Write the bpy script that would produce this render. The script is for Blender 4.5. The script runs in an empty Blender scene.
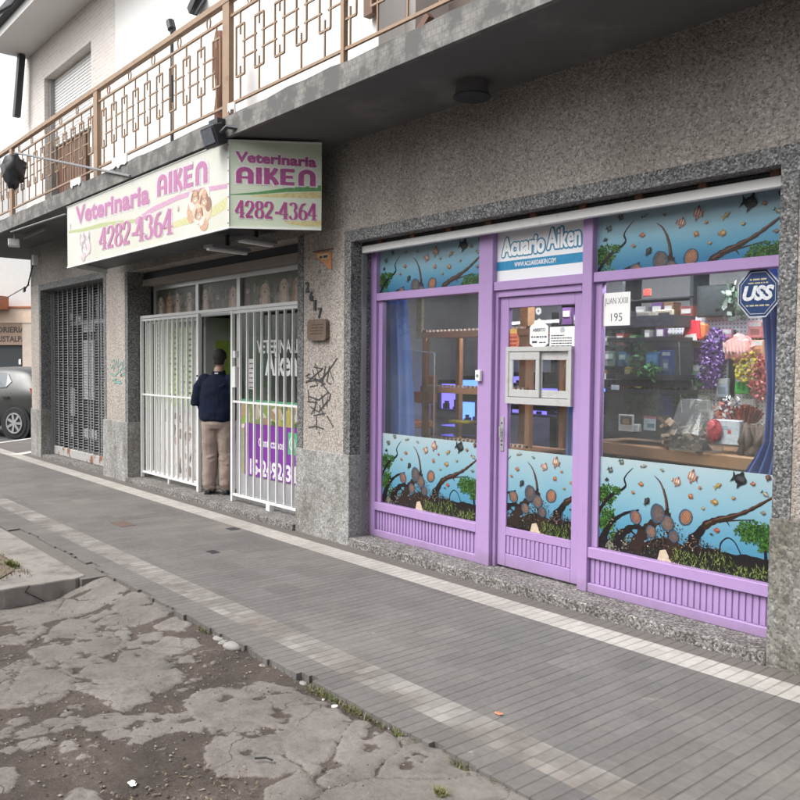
import bpy, bmesh, math, random
import numpy as np
from mathutils import Vector, Matrix
from mathutils.geometry import tessellate_polygon
R = math.radians
random.seed(7)
SC = bpy.context.scene
COL = SC.collection

# ------------------------------------------------------------------ camera, sky, sun, exposure
CAMH = 1.65
FPX = 825.0
RM = np.array([[0.64651342, 0.03786721, -0.76196225], [0.76284676, -0.02000235, 0.64626986], [0.00923141, -0.99908257, -0.04181867]])
cam = bpy.data.cameras.new('camera')
cam.lens = FPX / 800 * 36
cam.sensor_width = 36
cam.clip_start = 0.05
cam.clip_end = 800
camo = bpy.data.objects.new('camera', cam)
COL.objects.link(camo)
zx = np.array(RM[:, 0]); zy = np.array(RM[:, 1]); zf = np.array(RM[:, 2])
camo.matrix_world = Matrix(((zx[0], -zy[0], -zf[0], 0), (zx[1], -zy[1], -zf[1], 0), (zx[2], -zy[2], -zf[2], CAMH), (0, 0, 0, 1)))
SC.camera = camo

SUN_EL, SUN_AZ = 52.0, 200.0      # azimuth measured clockwise from +Y (the sun stands over the street, behind the viewer)
wd = bpy.data.worlds.new('World'); SC.world = wd; wd.use_nodes = True
nt = wd.node_tree; bg = nt.nodes['Background']
sky = nt.nodes.new('ShaderNodeTexSky'); sky.sky_type = 'NISHITA'; sky.sun_disc = False
sky.sun_elevation = R(SUN_EL); sky.sun_rotation = R(SUN_AZ)
sky.air_density = 1.0; sky.dust_density = 4.0; sky.ozone_density = 1.0
hs = nt.nodes.new('ShaderNodeHueSaturation'); hs.inputs['Saturation'].default_value = 0.12
nt.links.new(sky.outputs[0], hs.inputs['Color']); nt.links.new(hs.outputs[0], bg.inputs[0])
bg.inputs[1].default_value = 0.15
sl = bpy.data.lights.new('sun', 'SUN'); sl.energy = 1.0; sl.angle = R(40); sl.color = (1, 0.97, 0.93)
so = bpy.data.objects.new('sun', sl); COL.objects.link(so)
so.rotation_euler = (R(90 - SUN_EL), 0, R(180 - SUN_AZ))
so.location = (0, 0, 30)
SC.view_settings.view_transform = 'Standard'; SC.view_settings.look = 'None'
SC.view_settings.gamma = 1; SC.view_settings.use_curve_mapping = False
SC.view_settings.exposure = 1.1
try:
    SC.cycles.use_denoising = True
    SC.cycles.max_bounces = 8; SC.cycles.transparent_max_bounces = 16; SC.cycles.caustics_reflective = False; SC.cycles.caustics_refractive = False
except Exception:
    pass

# ------------------------------------------------------------------ helpers
def at_y(u, v, y):
    """the point at depth y seen in the reference at pixel (u, v)"""
    d = RM @ np.array([u - 400, v - 400, FPX]); t = y / d[1]
    return Vector((d[0] * t, y, CAMH + d[2] * t))
def at_z(u, v, z):
    d = RM @ np.array([u - 400, v - 400, FPX]); t = (z - CAMH) / d[2]
    return Vector((d[0] * t, d[1] * t, z))

def tag(o, label=None, cat=None, group=None, kind=None):
    if label: o['label'] = label
    if cat: o['category'] = cat
    if group: o['group'] = group
    if kind: o['kind'] = kind
    return o
def empty(name, loc, label=None, cat=None, group=None):
    o = bpy.data.objects.new(name, None); o.empty_display_size = 0.2
    COL.objects.link(o); o.location = loc
    return tag(o, label, cat, group)
def root_of(o):
    while o.parent: o = o.parent
    return o
def copy_tree(o, parent=None):
    c = o.copy(); COL.objects.link(c)
    if parent: c.parent = parent
    for ch in [x for x in bpy.data.objects if x.parent == o]: copy_tree(ch, c)
    return c

class MB:
    def __init__(s): s.v = []; s.f = []; s.mi = []; s.m = 0
    def add(s, vs, fs, m=None):
        b = len(s.v); s.v += [tuple(p) for p in vs]
        for f in fs: s.f.append(tuple(b + i for i in f)); s.mi.append(s.m if m is None else m)
        return s
    def box(s, x0, x1, y0, y1, z0, z1, m=None):
        v = [(x, y, z) for z in (z0, z1) for y in (y0, y1) for x in (x0, x1)]
        return s.add(v, [(0, 2, 3, 1), (4, 5, 7, 6), (0, 1, 5, 4), (2, 6, 7, 3), (0, 4, 6, 2), (1, 3, 7, 5)], m)
    def obox(s, c, a, b, d, m=None):
        c = Vector(c); a = Vector(a); b = Vector(b); d = Vector(d)
        v = [c + i * a + j * b + k * d for k in (-1, 1) for j in (-1, 1) for i in (-1, 1)]
        return s.add(v, [(0, 2, 3, 1), (4, 5, 7, 6), (0, 1, 5, 4), (2, 6, 7, 3), (0, 4, 6, 2), (1, 3, 7, 5)], m)
    def bar(s, p, q, w, h, up=(0, 0, 1), m=None):
        p = Vector(p); q = Vector(q); d = (q - p); L = d.length; d.normalize()
        up = Vector(up); sd = d.cross(up)
        if sd.length < 1e-4: sd = d.cross(Vector((1, 0, 0)))
        sd.normalize(); u2 = sd.cross(d)
        return s.obox((p + q) / 2, d * L / 2, sd * w / 2, u2 * h / 2, m)
    def tube(s, path, r, n=8, caps=True, m=None):
        P = [Vector(p) for p in path]; k = len(P)
        rr = r if isinstance(r, (list, tuple)) else [r] * k
        vs = []; prev = None
        for i in range(k):
            d = (P[min(i + 1, k - 1)] - P[max(i - 1, 0)]).normalized()
            a = Vector((0, 0, 1)) if abs(d.z) < .9 else Vector((1, 0, 0))
            if prev is not None: a = prev
            x = (a - d * a.dot(d)).normalized(); y = d.cross(x); prev = x
            for j in range(n):
                t = 2 * math.pi * j / n; vs.append(P[i] + (x * math.cos(t) + y * math.sin(t)) * rr[i])
        fs = []
        for i in range(k - 1):
            for j in range(n): fs.append((i * n + j, i * n + (j + 1) % n, (i + 1) * n + (j + 1) % n, (i + 1) * n + j))
        if caps: fs += [tuple(range(n - 1, -1, -1)), tuple((k - 1) * n + j for j in range(n))]
        return s.add(vs, fs, m)
    def rings(s, rs, n=14, m=None):
        """rs: (centre, x-axis vector, y-axis vector); closed loft"""
        vs = []
        for c, a, b in rs:
            c = Vector(c); a = Vector(a); b = Vector(b)
            for j in range(n):
                t = 2 * math.pi * j / n; vs.append(c + a * math.cos(t) + b * math.sin(t))
        fs = []
        for i in range(len(rs) - 1):
            for j in range(n): fs.append((i * n + j, i * n + (j + 1) % n, (i + 1) * n + (j + 1) % n, (i + 1) * n + j))
        fs += [tuple(range(n - 1, -1, -1)), tuple((len(rs) - 1) * n + j for j in range(n))]
        return s.add(vs, fs, m)
    def ell(s, c, rx, ry, rz, n=14, k=9, m=None):
        rs = []
        for i in range(k):
            t = -math.pi / 2 + math.pi * (i + .02) / (k - 1 + .04)
            rs.append(((c[0], c[1], c[2] + rz * math.sin(t)), (rx * math.cos(t), 0, 0), (0, ry * math.cos(t), 0)))
        return s.rings(rs, n, m)
    def prism(s, poly, z0, z1, m=None):
        n = len(poly); v = [(x, y, z0) for x, y in poly] + [(x, y, z1) for x, y in poly]
        fs = [(i, (i + 1) % n, n + (i + 1) % n, n + i) for i in range(n)]
        for t in tessellate_polygon([[Vector((x, y, 0)) for x, y in poly]]):
            fs += [tuple(t[::-1]), tuple(n + i for i in t)]
        return s.add(v, fs, m)
    def wall_poly(s, poly, y0, y1, m=None):
        """polygon in x-z, extruded along y"""
        n = len(poly); v = [(x, y0, z) for x, z in poly] + [(x, y1, z) for x, z in poly]
        fs = [(i, (i + 1) % n, n + (i + 1) % n, n + i) for i in range(n)]
        for t in tessellate_polygon([[Vector((x, z, 0)) for x, z in poly]]):
            fs += [tuple(t), tuple(n + i for i in t[::-1])]
        return s.add(v, fs, m)
    def quad(s, a, b, c, d, m=None): return s.add([a, b, c, d], [(0, 1, 2, 3)], m)
    def mesh(s, name, off=(0, 0, 0)):
        me = bpy.data.meshes.new(name)
        me.from_pydata([(p[0] - off[0], p[1] - off[1], p[2] - off[2]) for p in s.v], [], s.f)
        me.polygons.foreach_set('material_index', s.mi)
        return me
    def build(s, name, mats, parent=None, smooth=False, bevel=0, seg=1, recalc=True, auto=None):
        if parent is not None: off = tuple(root_of(parent).location)
        else:
            a = np.array(s.v); off = ((a[:, 0].min() + a[:, 0].max()) / 2, (a[:, 1].min() + a[:, 1].max()) / 2, a[:, 2].min())
        me = s.mesh(name, off)
        for m in (mats if isinstance(mats, (list, tuple)) else [mats]): me.materials.append(m)
        if recalc:
            bm = bmesh.new(); bm.from_mesh(me); bmesh.ops.recalc_face_normals(bm, faces=bm.faces); bm.to_mesh(me); bm.free()
        if smooth: me.polygons.foreach_set('use_smooth', [True] * len(me.polygons))
        me.update()
        o = bpy.data.objects.new(name, me); COL.objects.link(o)
        if parent is not None: o.parent = parent
        else: o.location = off
        if bevel:
            b = o.modifiers.new('bevel', 'BEVEL'); b.width = bevel; b.segments = seg; b.limit_method = 'ANGLE'; b.angle_limit = R(40)
        return o

def crease(o, amp, seed=0):
    """push a cloth mesh in and out along its normals in slanting folds"""
    from mathutils import noise as mn
    me = o.data; no = [v.normal.copy() for v in me.vertices]
    for v, n in zip(me.vertices, no):
        p = v.co; a = mn.noise(Vector((p.x * 7 + p.z * 4, p.y * 7 + seed, p.z * 9 - p.x * 5))); b = mn.noise(Vector((p.x * 16 + seed, p.y * 16, p.z * 17 + p.x * 10)))
        v.co = p + n * amp * (a * 1.0 + (1 - abs(b) * 2.2) * .35)
    me.update(); return o
def remesh(o, vox, smooth_it=6, sub=False):
    md = o.modifiers.new('r', 'REMESH'); md.mode = 'VOXEL'; md.voxel_size = vox
    sm = o.modifiers.new('s', 'SMOOTH'); sm.iterations = smooth_it; sm.factor = .5
    dg = bpy.context.evaluated_depsgraph_get()
    me = bpy.data.meshes.new_from_object(o.evaluated_get(dg), depsgraph=dg)
    me.name = o.name
    o.modifiers.clear(); o.data = me
    me.polygons.foreach_set('use_smooth', [True] * len(me.polygons))
    return o

# ------------------------------------------------------------------ materials
def node(nt, t, **kw):
    n = nt.nodes.new(t)
    for k, v in kw.items():
        if k in n.inputs.keys(): n.inputs[k].default_value = v
        else: setattr(n, k, v)
    return n
def base(name, rough=.6, metal=0, spec=.5):
    m = bpy.data.materials.new(name); m.use_nodes = True; nt = m.node_tree
    b = nt.nodes['Principled BSDF']; b.inputs['Roughness'].default_value = rough; b.inputs['Metallic'].default_value = metal
    b.inputs['Specular IOR Level'].default_value = spec
    return m, nt, b
def c4(c): return (c[0], c[1], c[2], 1)
def math_(nt, op, a, b=None, c=None):
    n = nt.nodes.new('ShaderNodeMath'); n.operation = op
    for i, x in enumerate((a, b, c)):
        if x is None: continue
        if isinstance(x, (int, float)): n.inputs[i].default_value = x
        else: nt.links.new(x, n.inputs[i])
    return n.outputs[0]
def mixc(nt, f, a, b, mode='MIX'):
    n = nt.nodes.new('ShaderNodeMix'); n.data_type = 'RGBA'; n.blend_type = mode
    if isinstance(f, (int, float)): n.inputs[0].default_value = f
    else: nt.links.new(f, n.inputs[0])
    for i, x in ((6, a), (7, b)):
        if isinstance(x, (tuple, list)): n.inputs[i].default_value = c4(x)
        else: nt.links.new(x, n.inputs[i])
    return n.outputs[2]
def ramp(nt, fac, stops, const=False):
    n = nt.nodes.new('ShaderNodeValToRGB'); cr = n.color_ramp
    if const: cr.interpolation = 'CONSTANT'
    while len(cr.elements) < len(stops): cr.elements.new(.5)
    for e, (p, c) in zip(cr.elements, stops):
        e.position = p; e.color = c4(c) if isinstance(c, (tuple, list)) else (c, c, c, 1)
    nt.links.new(fac, n.inputs[0]); return n.outputs[0]
def coords(nt, kind='Object'):
    if kind == 'World': return nt.nodes.new('ShaderNodeNewGeometry').outputs['Position']
    return nt.nodes.new('ShaderNodeTexCoord').outputs[kind]
def noise(nt, co, scale, detail=4, rough=.55, dist=0):
    n = node(nt, 'ShaderNodeTexNoise', Scale=scale, Detail=detail, Roughness=rough, Distortion=dist); nt.links.new(co, n.inputs['Vector']); return n.outputs[0]
def bump(nt, b, h, strength, dist=.01):
    n = node(nt, 'ShaderNodeBump', Strength=strength, Distance=dist); nt.links.new(h, n.inputs['Height']); nt.links.new(n.outputs[0], b.inputs['Normal'])

def simple(name, col, rough=.6, metal=0, var=.18, scale=5, bmp=.0, bscale=120, spec=.5, dirt=None, dscale=3, dlo=.5, dhi=.75):
    m, nt, b = base(name, rough, metal, spec); co = coords(nt)
    n1 = noise(nt, co, scale, 5)
    c = mixc(nt, n1, tuple(x * (1 - var) for x in col), tuple(min(1, x * (1 + var)) for x in col))
    if dirt:
        n2 = noise(nt, co, dscale, 8, .65); f = ramp(nt, n2, [(dlo, 0.0), (dhi, 1.0)]); c = mixc(nt, f, c, dirt)
    nt.links.new(c, b.inputs['Base Color'])
    rr = math_(nt, 'MULTIPLY_ADD', n1, .25, rough - .12); nt.links.new(rr, b.inputs['Roughness'])
    if bmp: bump(nt, b, noise(nt, co, bscale, 3), bmp, .004)
    return m
def speckle(name, stops, scale, bmp=.6, stain=None, sscale=1.2, slo=.45, shi=.8, rough=.85, fine=.35):
    m, nt, b = base(name, rough, 0, .3); co = coords(nt)
    vo = node(nt, 'ShaderNodeTexVoronoi', Scale=scale); nt.links.new(co, vo.inputs['Vector'])
    sp = nt.nodes.new('ShaderNodeSeparateColor'); nt.links.new(vo.outputs['Color'], sp.inputs[0])
    c = ramp(nt, sp.outputs[0], stops, True)
    n3 = noise(nt, co, scale * .35, 4); c = mixc(nt, fine, c, ramp(nt, n3, [(.3, .25), (.7, 1.0)]), 'MULTIPLY')
    if stain:
        mp = node(nt, 'ShaderNodeMapping'); mp.inputs['Scale'].default_value = (1.6, 1.6, .45); nt.links.new(co, mp.inputs[0])
        f = ramp(nt, noise(nt, mp.outputs[0], sscale, 8, .66), [(slo, 0.0), (shi, 1.0)]); c = mixc(nt, f, c, stain, 'MULTIPLY')
        f2 = ramp(nt, noise(nt, co, sscale * .6, 6, .6), [(.5, 0.0), (.75, .8)]); c = mixc(nt, f2, c, stain, 'MULTIPLY')
    nt.links.new(c, b.inputs['Base Color'])
    if bmp: bump(nt, b, math_(nt, 'SUBTRACT', 1.0, vo.outputs['Distance']), bmp, .01)
    return m
def glass(name, tint=(.95, .97, .96), ior=1.62, rough=0.0, dust_haze=.035):
    m = bpy.data.materials.new(name); m.use_nodes = True; nt = m.node_tree; nt.nodes.clear()
    out = nt.nodes.new('ShaderNodeOutputMaterial'); mx = nt.nodes.new('ShaderNodeMixShader')
    lw = node(nt, 'ShaderNodeLayerWeight', Blend=.5); k = ((ior - 1) / (ior + 1)) ** 2; fr = math_(nt, 'MULTIPLY_ADD', math_(nt, 'POWER', lw.outputs['Facing'], 5.0), 1 - k, k); t = node(nt, 'ShaderNodeBsdfTransparent', Color=c4(tint)); g = node(nt, 'ShaderNodeBsdfGlossy', Roughness=rough)
    nt.links.new(fr, mx.inputs[0]); nt.links.new(t.outputs[0], mx.inputs[1]); nt.links.new(g.outputs[0], mx.inputs[2])
    du = nt.nodes.new('ShaderNodeMixShader'); df = node(nt, 'ShaderNodeBsdfDiffuse', Color=(.6, .6, .58, 1)); co = coords(nt)      # pale dust film put in to haze the glass and lift its blacks
    nt.links.new(ramp(nt, noise(nt, co, 2.2, 7, .65), [(.35, dust_haze * .5), (.75, dust_haze * 1.6)]), du.inputs[0]); nt.links.new(mx.outputs[0], du.inputs[1]); nt.links.new(df.outputs[0], du.inputs[2]); nt.links.new(du.outputs[0], out.inputs[0])
    return m
def emit(name, col, s):
    m, nt, b = base(name); b.inputs['Base Color'].default_value = c4(col); b.inputs['Emission Color'].default_value = c4(col); b.inputs['Emission Strength'].default_value = s
    return m
def flat(name, col, rough=.5, spec=.4):
    m, nt, b = base(name, rough, 0, spec); b.inputs['Base Color'].default_value = c4(col); return m
FLAT = {}
def fl(col, rough=.45):
    k = (tuple(round(x, 3) for x in col), rough)
    if k not in FLAT:
        m, nt, b = base('print_%d' % len(FLAT), rough, 0, .4); co = coords(nt)
        f = ramp(nt, noise(nt, co, 42, 5, .65), [(.3, .74), (.7, 1.16)]); nt.links.new(mixc(nt, 1.0, col, f, 'MULTIPLY'), b.inputs['Base Color']); FLAT[k] = m
    return FLAT[k]

M = {}
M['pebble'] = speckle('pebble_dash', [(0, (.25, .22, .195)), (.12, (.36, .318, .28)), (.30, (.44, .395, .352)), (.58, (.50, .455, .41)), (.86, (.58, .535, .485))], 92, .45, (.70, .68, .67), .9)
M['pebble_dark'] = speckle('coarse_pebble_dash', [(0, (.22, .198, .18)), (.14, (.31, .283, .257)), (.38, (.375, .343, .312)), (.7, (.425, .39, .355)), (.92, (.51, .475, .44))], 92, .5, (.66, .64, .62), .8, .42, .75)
M['granite'] = speckle('black_white_granite', [(0, (.085, .085, .086)), (.25, (.145, .145, .145)), (.5, (.205, .205, .203)), (.74, (.285, .285, .28)), (.93, (.39, .39, .385))], 95, .3, (.7, .7, .7), 1.0)
M['terrazzo'] = speckle('terrazzo_base', [(0, (.26, .256, .25)), (.25, (.35, .345, .335)), (.6, (.41, .405, .395)), (.88, (.52, .515, .50))], 80, .25, (.55, .52, .46), 2.0, .45, .7, fine=.5)
M['terrazzo_moss'] = speckle('mossy_terrazzo_base', [(0, (.19, .186, .175)), (.25, (.27, .262, .25)), (.6, (.33, .322, .305)), (.88, (.42, .41, .39))], 80, .1, (.36, .34, .24), 2.2, .36, .60, fine=.5)
M['step'] = speckle('granolithic_step', [(0, (.10, .095, .09)), (.3, (.20, .19, .18)), (.6, (.27, .26, .245)), (.88, (.42, .40, .38))], 90, .3, (.5, .47, .44), 2.0)
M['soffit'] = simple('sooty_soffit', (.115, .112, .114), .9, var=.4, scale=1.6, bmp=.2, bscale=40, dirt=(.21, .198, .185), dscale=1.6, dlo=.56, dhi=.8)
M['concrete'] = simple('concrete', (.25, .24, .228), .9, var=.2, scale=5, bmp=.3, bscale=70, dirt=(.15, .14, .13), dscale=2.4, dlo=.52, dhi=.75)
M['kerb'] = simple('old_kerb', (.22, .20, .183), .92, var=.25, scale=9, bmp=.6, bscale=45, dirt=(.11, .097, .085), dscale=5, dlo=.48, dhi=.7)
M['white_wall'] = simple('white_wall', (.80, .79, .775), .85, var=.04, scale=2, dirt=(.62, .60, .57), dscale=1.3, dlo=.6, dhi=.9)
M['white_paint'] = simple('white_paint', (.76, .76, .74), .45, var=.06, scale=8, dirt=(.50, .47, .42), dscale=10, dlo=.62, dhi=.85)
M['iron_white'] = simple('white_iron', (.74, .745, .73), .4, var=.05, scale=10, dirt=(.42, .36, .30), dscale=14, dlo=.66, dhi=.85)
M['rust_tan'] = simple('tan_rail_paint', (.30, .20, .128), .6, var=.2, scale=8, dirt=(.22, .11, .06), dscale=9, dlo=.55, dhi=.75)
M['rust'] = simple('rust', (.16, .075, .045), .85, var=.35, scale=14, bmp=.5, bscale=60)
M['grey_iron'] = simple('grey_iron', (.20, .205, .21), .5, .2, var=.2, scale=10)
M['alu'] = simple('aluminium', (.55, .56, .56), .35, .6, var=.08, scale=8)
M['dark_metal'] = simple('dark_metal', (.035, .037, .042), .5, .2, var=.3)
M['black'] = simple('black_plastic', (.02, .021, .024), .5, var=.3)
def worn_paint():
    m, nt, b = base('lilac_paint', .45, 0, .5); co = coords(nt, 'World')
    c = mixc(nt, noise(nt, co, 3.5, 5), (.345, .225, .445), (.405, .268, .51))
    c = mixc(nt, ramp(nt, noise(nt, co, 7, 8, .68), [(.54, 0.0), (.8, .55)]), c, (.25, .165, .31))          # handling marks
    c = mixc(nt, ramp(nt, noise(nt, co, 34, 5, .6), [(.70, 0.0), (.76, .8)]), c, (.47, .36, .55))           # small chips and dust
    sp = nt.nodes.new('ShaderNodeSeparateXYZ'); nt.links.new(co, sp.inputs[0])                              # splashed dirt along the foot
    lowz = ramp(nt, math_(nt, 'ADD', sp.outputs[2], math_(nt, 'MULTIPLY', noise(nt, co, 9, 6, .7), .22)), [(.16, .6), (.30, 0.0)]); c = mixc(nt, lowz, c, (.20, .15, .20))
    nt.links.new(c, b.inputs['Base Color']); nt.links.new(math_(nt, 'MULTIPLY_ADD', noise(nt, co, 6, 4), .3, .3), b.inputs['Roughness'])
    wv = node(nt, 'ShaderNodeMapping'); nt.links.new(co, wv.inputs[0]); wv.inputs['Scale'].default_value = (60, 60, 6); bump(nt, b, noise(nt, wv.outputs[0], 1.0, 4), .18, .004)
    return m
M['lilac'] = worn_paint()
M['dark_room'] = simple('room_plaster', (.50, .49, .48), .9, var=.1)
M['room_floor'] = simple('room_floor', (.16, .14, .12), .5, var=.2)
M['wood'] = simple('shelf_wood', (.30, .155, .075), .6, var=.25, scale=7, bmp=.2, bscale=50)
M['orange_wood'] = simple('orange_wood', (.34, .155, .075), .55, var=.15, scale=7)
M['brown_wood'] = simple('brown_door_wood', (.15, .08, .05), .6, var=.3, scale=6)
M['glass'] = glass('shop_glass')
M['glass_dark'] = glass('green_glass', (.45, .56, .50))
M['glass_smoke'] = glass('smoked_glass', (.55, .58, .58))
M['tank_glass'] = glass('tank_glass', (.80, .87, .86), 1.3)
M['curtain'] = simple('blue_curtain', (.085, .15, .40), .8, var=.12, scale=5)
M['paper'] = simple('paper', (.78, .78, .76), .7, var=.03)

def brick(name, c1, c2, mortar, w, h, mort=.012, bmp=.5, dirt=None, coord='Object', swiz=True, noisy=0):
    m, nt, b = base(name, .85, 0, .3); co = coords(nt, coord)
    sp = nt.nodes.new('ShaderNodeSeparateXYZ'); nt.links.new(co, sp.inputs[0]); cb = nt.nodes.new('ShaderNodeCombineXYZ')
    nt.links.new(sp.outputs[0], cb.inputs[0]); nt.links.new(sp.outputs[2 if swiz else 1], cb.inputs[1])
    bt = node(nt, 'ShaderNodeTexBrick', Scale=1.0, Color1=c4(c1), Color2=c4(c2), Mortar=c4(mortar)); bt.inputs['Mortar Size'].default_value = mort
    bt.inputs['Brick Width'].default_value = w; bt.inputs['Row Height'].default_value = h; bt.inputs['Bias'].default_value = 0
    nt.links.new(cb.outputs[0], bt.inputs['Vector'])
    c = bt.outputs[0]
    if dirt: c = mixc(nt, ramp(nt, noise(nt, co, 1.2 if not noisy else noisy, 8, .65), [(.42, 0.0), (.72, 1.0)] if not noisy else [(.44, 0.0), (.54, .93)]), c, dirt)
    nt.links.new(c, b.inputs['Base Color'])
    bump(nt, b, math_(nt, 'SUBTRACT', 1.0, bt.outputs['Fac']), bmp, .008)
    return m
M['brick'] = brick('pale_brick', (.70, .64, .60), (.58, .52, .475), (.74, .71, .68), .16, .055, .010, .5, (.64, .59, .56))
M['slab_edge'] = brick('weathered_slab_edge', (.25, .24, .225), (.20, .192, .18), (.178, .172, .163), .05, .045, .004, .1, (.115, .113, .11), noisy=4.5)
M['far_brick'] = brick('ochre_brick', (.33, .22, .15), (.27, .17, .12), (.4, .36, .3), .24, .08)

def tile_material():
    m, nt, b = base('grooved_paving', .8, 0, .35); co = coords(nt, 'World')
    sp = nt.nodes.new('ShaderNodeSeparateXYZ'); nt.links.new(co, sp.inputs[0]); X, Y = sp.outputs[0], sp.outputs[1]
    wob = noise(nt, co, 1.6, 2); X2 = math_(nt, 'ADD', X, math_(nt, 'MULTIPLY', math_(nt, 'SUBTRACT', wob, .5), .02))
    def edge(v, period, lo, hi):
        f = math_(nt, 'FRACT', math_(nt, 'DIVIDE', v, period)); a = math_(nt, 'MULTIPLY', math_(nt, 'ABSOLUTE', math_(nt, 'SUBTRACT', f, .5)), 2)
        return ramp(nt, a, [(lo, 0.0), (hi, 1.0)])
    gx = edge(X2, .0700, .80, .93); gt = edge(X2, .2100, .94, .98); gy = edge(math_(nt, 'ADD', Y, -.01), .2300, .97, .99)
    cx = math_(nt, 'FLOOR', math_(nt, 'DIVIDE', X2, .21)); cy = math_(nt, 'FLOOR', math_(nt, 'DIVIDE', math_(nt, 'ADD', Y, .105), .23))
    cb = nt.nodes.new('ShaderNodeCombineXYZ'); nt.links.new(cx, cb.inputs[0]); nt.links.new(cy, cb.inputs[1])
    wn = nt.nodes.new('ShaderNodeTexWhiteNoise'); wn.noise_dimensions = '2D'; nt.links.new(cb.outputs[0], wn.inputs['Vector']); rnd = wn.outputs[0]
    # each bar its own tint too
    cb2 = nt.nodes.new('ShaderNodeCombineXYZ'); nt.links.new(math_(nt, 'FLOOR', math_(nt, 'DIVIDE', X2, .07)), cb2.inputs[0]); nt.links.new(cy, cb2.inputs[1])
    wn2 = nt.nodes.new('ShaderNodeTexWhiteNoise'); wn2.noise_dimensions = '2D'; nt.links.new(cb2.outputs[0], wn2.inputs['Vector'])
    n1 = noise(nt, co, 1.1, 8, .62); n2 = noise(nt, co, 26, 5, .6)
    grey = ramp(nt, n1, [(.28, (.114, .107, .102)), (.5, (.143, .134, .127)), (.72, (.178, .164, .150))])
    grey = mixc(nt, .85, grey, ramp(nt, rnd, [(0, .88), (1, 1.07)]), 'MULTIPLY')
    grey = mixc(nt, .5, grey, ramp(nt, wn2.outputs[0], [(0, .86), (1, 1.1)]), 'MULTIPLY')
    white = mixc(nt, ramp(nt, n1, [(.5, 0.0), (.75, 1.0)]), (.40, .375, .345), (.29, .268, .24))
    white = mixc(nt, .8, white, ramp(nt, wn2.outputs[0], [(0, .84), (1, 1.06)]), 'MULTIPLY')
    worn = mixc(nt, ramp(nt, noise(nt, co, 1.9, 5), [(.40, 0.0), (.60, 1.0)]), (.262, .247, .228), (.168, .148, .130))
    worn = mixc(nt, .9, worn, ramp(nt, wn2.outputs[0], [(0, .72), (1, 1.12)]), 'MULTIPLY')
    def band(a, bb): return math_(nt, 'MULTIPLY', math_(nt, 'GREATER_THAN', Y, a), math_(nt, 'LESS_THAN', Y, bb))
    c = mixc(nt, band(2.585, 2.795), grey, worn)
    c = mixc(nt, band(4.115, 4.335), c, white)
    c = mixc(nt, band(4.335, 4.6), c, (.135, .120, .112))
    # mortar blots and grime
    bl = ramp(nt, noise(nt, co, 5.5, 6, .7), [(.66, 0.0), (.73, 1.0)]); c = mixc(nt, math_(nt, 'MULTIPLY', bl, .45), c, (.42, .39, .36))
    gr = ramp(nt, noise(nt, co, 2.7, 7, .7), [(.55, 0.0), (.8, 1.0)]); c = mixc(nt, math_(nt, 'MULTIPLY', gr, .35), c, (.10, .09, .083))
    c = mixc(nt, .35, c, ramp(nt, n2, [(.3, .6), (.7, 1.15)]), 'MULTIPLY')
    gbreak = ramp(nt, noise(nt, co, 3.3, 4), [(.3, .35), (.6, 1.0)])
    g = math_(nt, 'MAXIMUM', math_(nt, 'MULTIPLY', gx, .85), math_(nt, 'MAXIMUM', gt, math_(nt, 'MULTIPLY', gy, .28)))
    g = math_(nt, 'MULTIPLY', g, gbreak)
    c = mixc(nt, math_(nt, 'MULTIPLY', g, .44), c, (.042, .036, .032))
    nt.links.new(c, b.inputs['Base Color'])
    h = math_(nt, 'SUBTRACT', math_(nt, 'MULTIPLY', n2, .15), g); bump(nt, b, h, .7, .006)
    return m
M['paving'] = tile_material()
M['asphalt'] = simple('asphalt', (.075, .075, .077), .9, var=.25, scale=3, bmp=.4, bscale=120, dirt=(.12, .115, .11), dscale=1.2)

# ------------------------------------------------------------------ ground, road, pavement, broken bay
def struct(o): o['kind'] = 'structure'; return o
struct(MB().box(-260, 260, -260, 260, -.6, -.3).build('ground', M['asphalt']))
struct(MB().box(-120, 120, -9.5, -1.2, -.29, -.17).build('road', M['asphalt']))
struct(MB().prism([(-17.75, -1.2), (-17.75, 4.3), (-22, 9.5), (-22, 60), (-32, 60), (-32, -1.2)], -.28, -.13).build('side_road', M['asphalt']))
struct(MB().box(-120, 120, -13, -9.5, -.29, -.05).build('opposite_pavement', M['concrete']))

rnd = random.Random(3)
edge = []
x = 6.0
while x > -8.6:      # ragged edge of the paving towards the bay, tile by tile
    yy = 2.40 + rnd.choice([0, 0, .012, .03, -.012, .05 if rnd.random() < .3 else 0]) + rnd.uniform(-.006, .006)
    edge.append((x, yy)); x -= rnd.choice([.07, .14, .21]); edge.append((x, yy))
poly = [(6, 4.9)] + edge + [(-8.6, 2.27), (-17.3, 2.27), (-17.3, 3.9), (-21.5, 9.0), (-21.5, 60), (-20, 60), (-20, 10.2), (-15.3, 4.9)]
struct(MB().prism(poly, -.2, 0).build('pavement', M['paving']))
# the pale border strip turning round the chamfered corner
a = Vector((-15.60, 4.12)); d = Vector((-.64, .77)).normalized(); nrm = Vector((.77, .64)).normalized()
q = [a, a + d * 5, a + d * 5 + nrm * .2, a + nrm * .2 + d * .12]
struct(MB().prism([tuple(p) for p in q], -.05, .004).build('corner_border_strip', simple('pale_strip', (.56, .53, .49), .8, var=.12)))
k0 = Vector((-17.36, 3.92)); k1 = Vector((-21.56, 9.02)); kn = (k1 - k0).normalized(); kp = Vector((-kn.y, kn.x)) * .14
struct(MB().prism([tuple(k0), tuple(k1), tuple(k1 + kp), tuple(k0 + kp)], -.2, .005).build('kerb_stone', simple('pale_kerb', (.5, .49, .47), .85, var=.15)))

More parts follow.
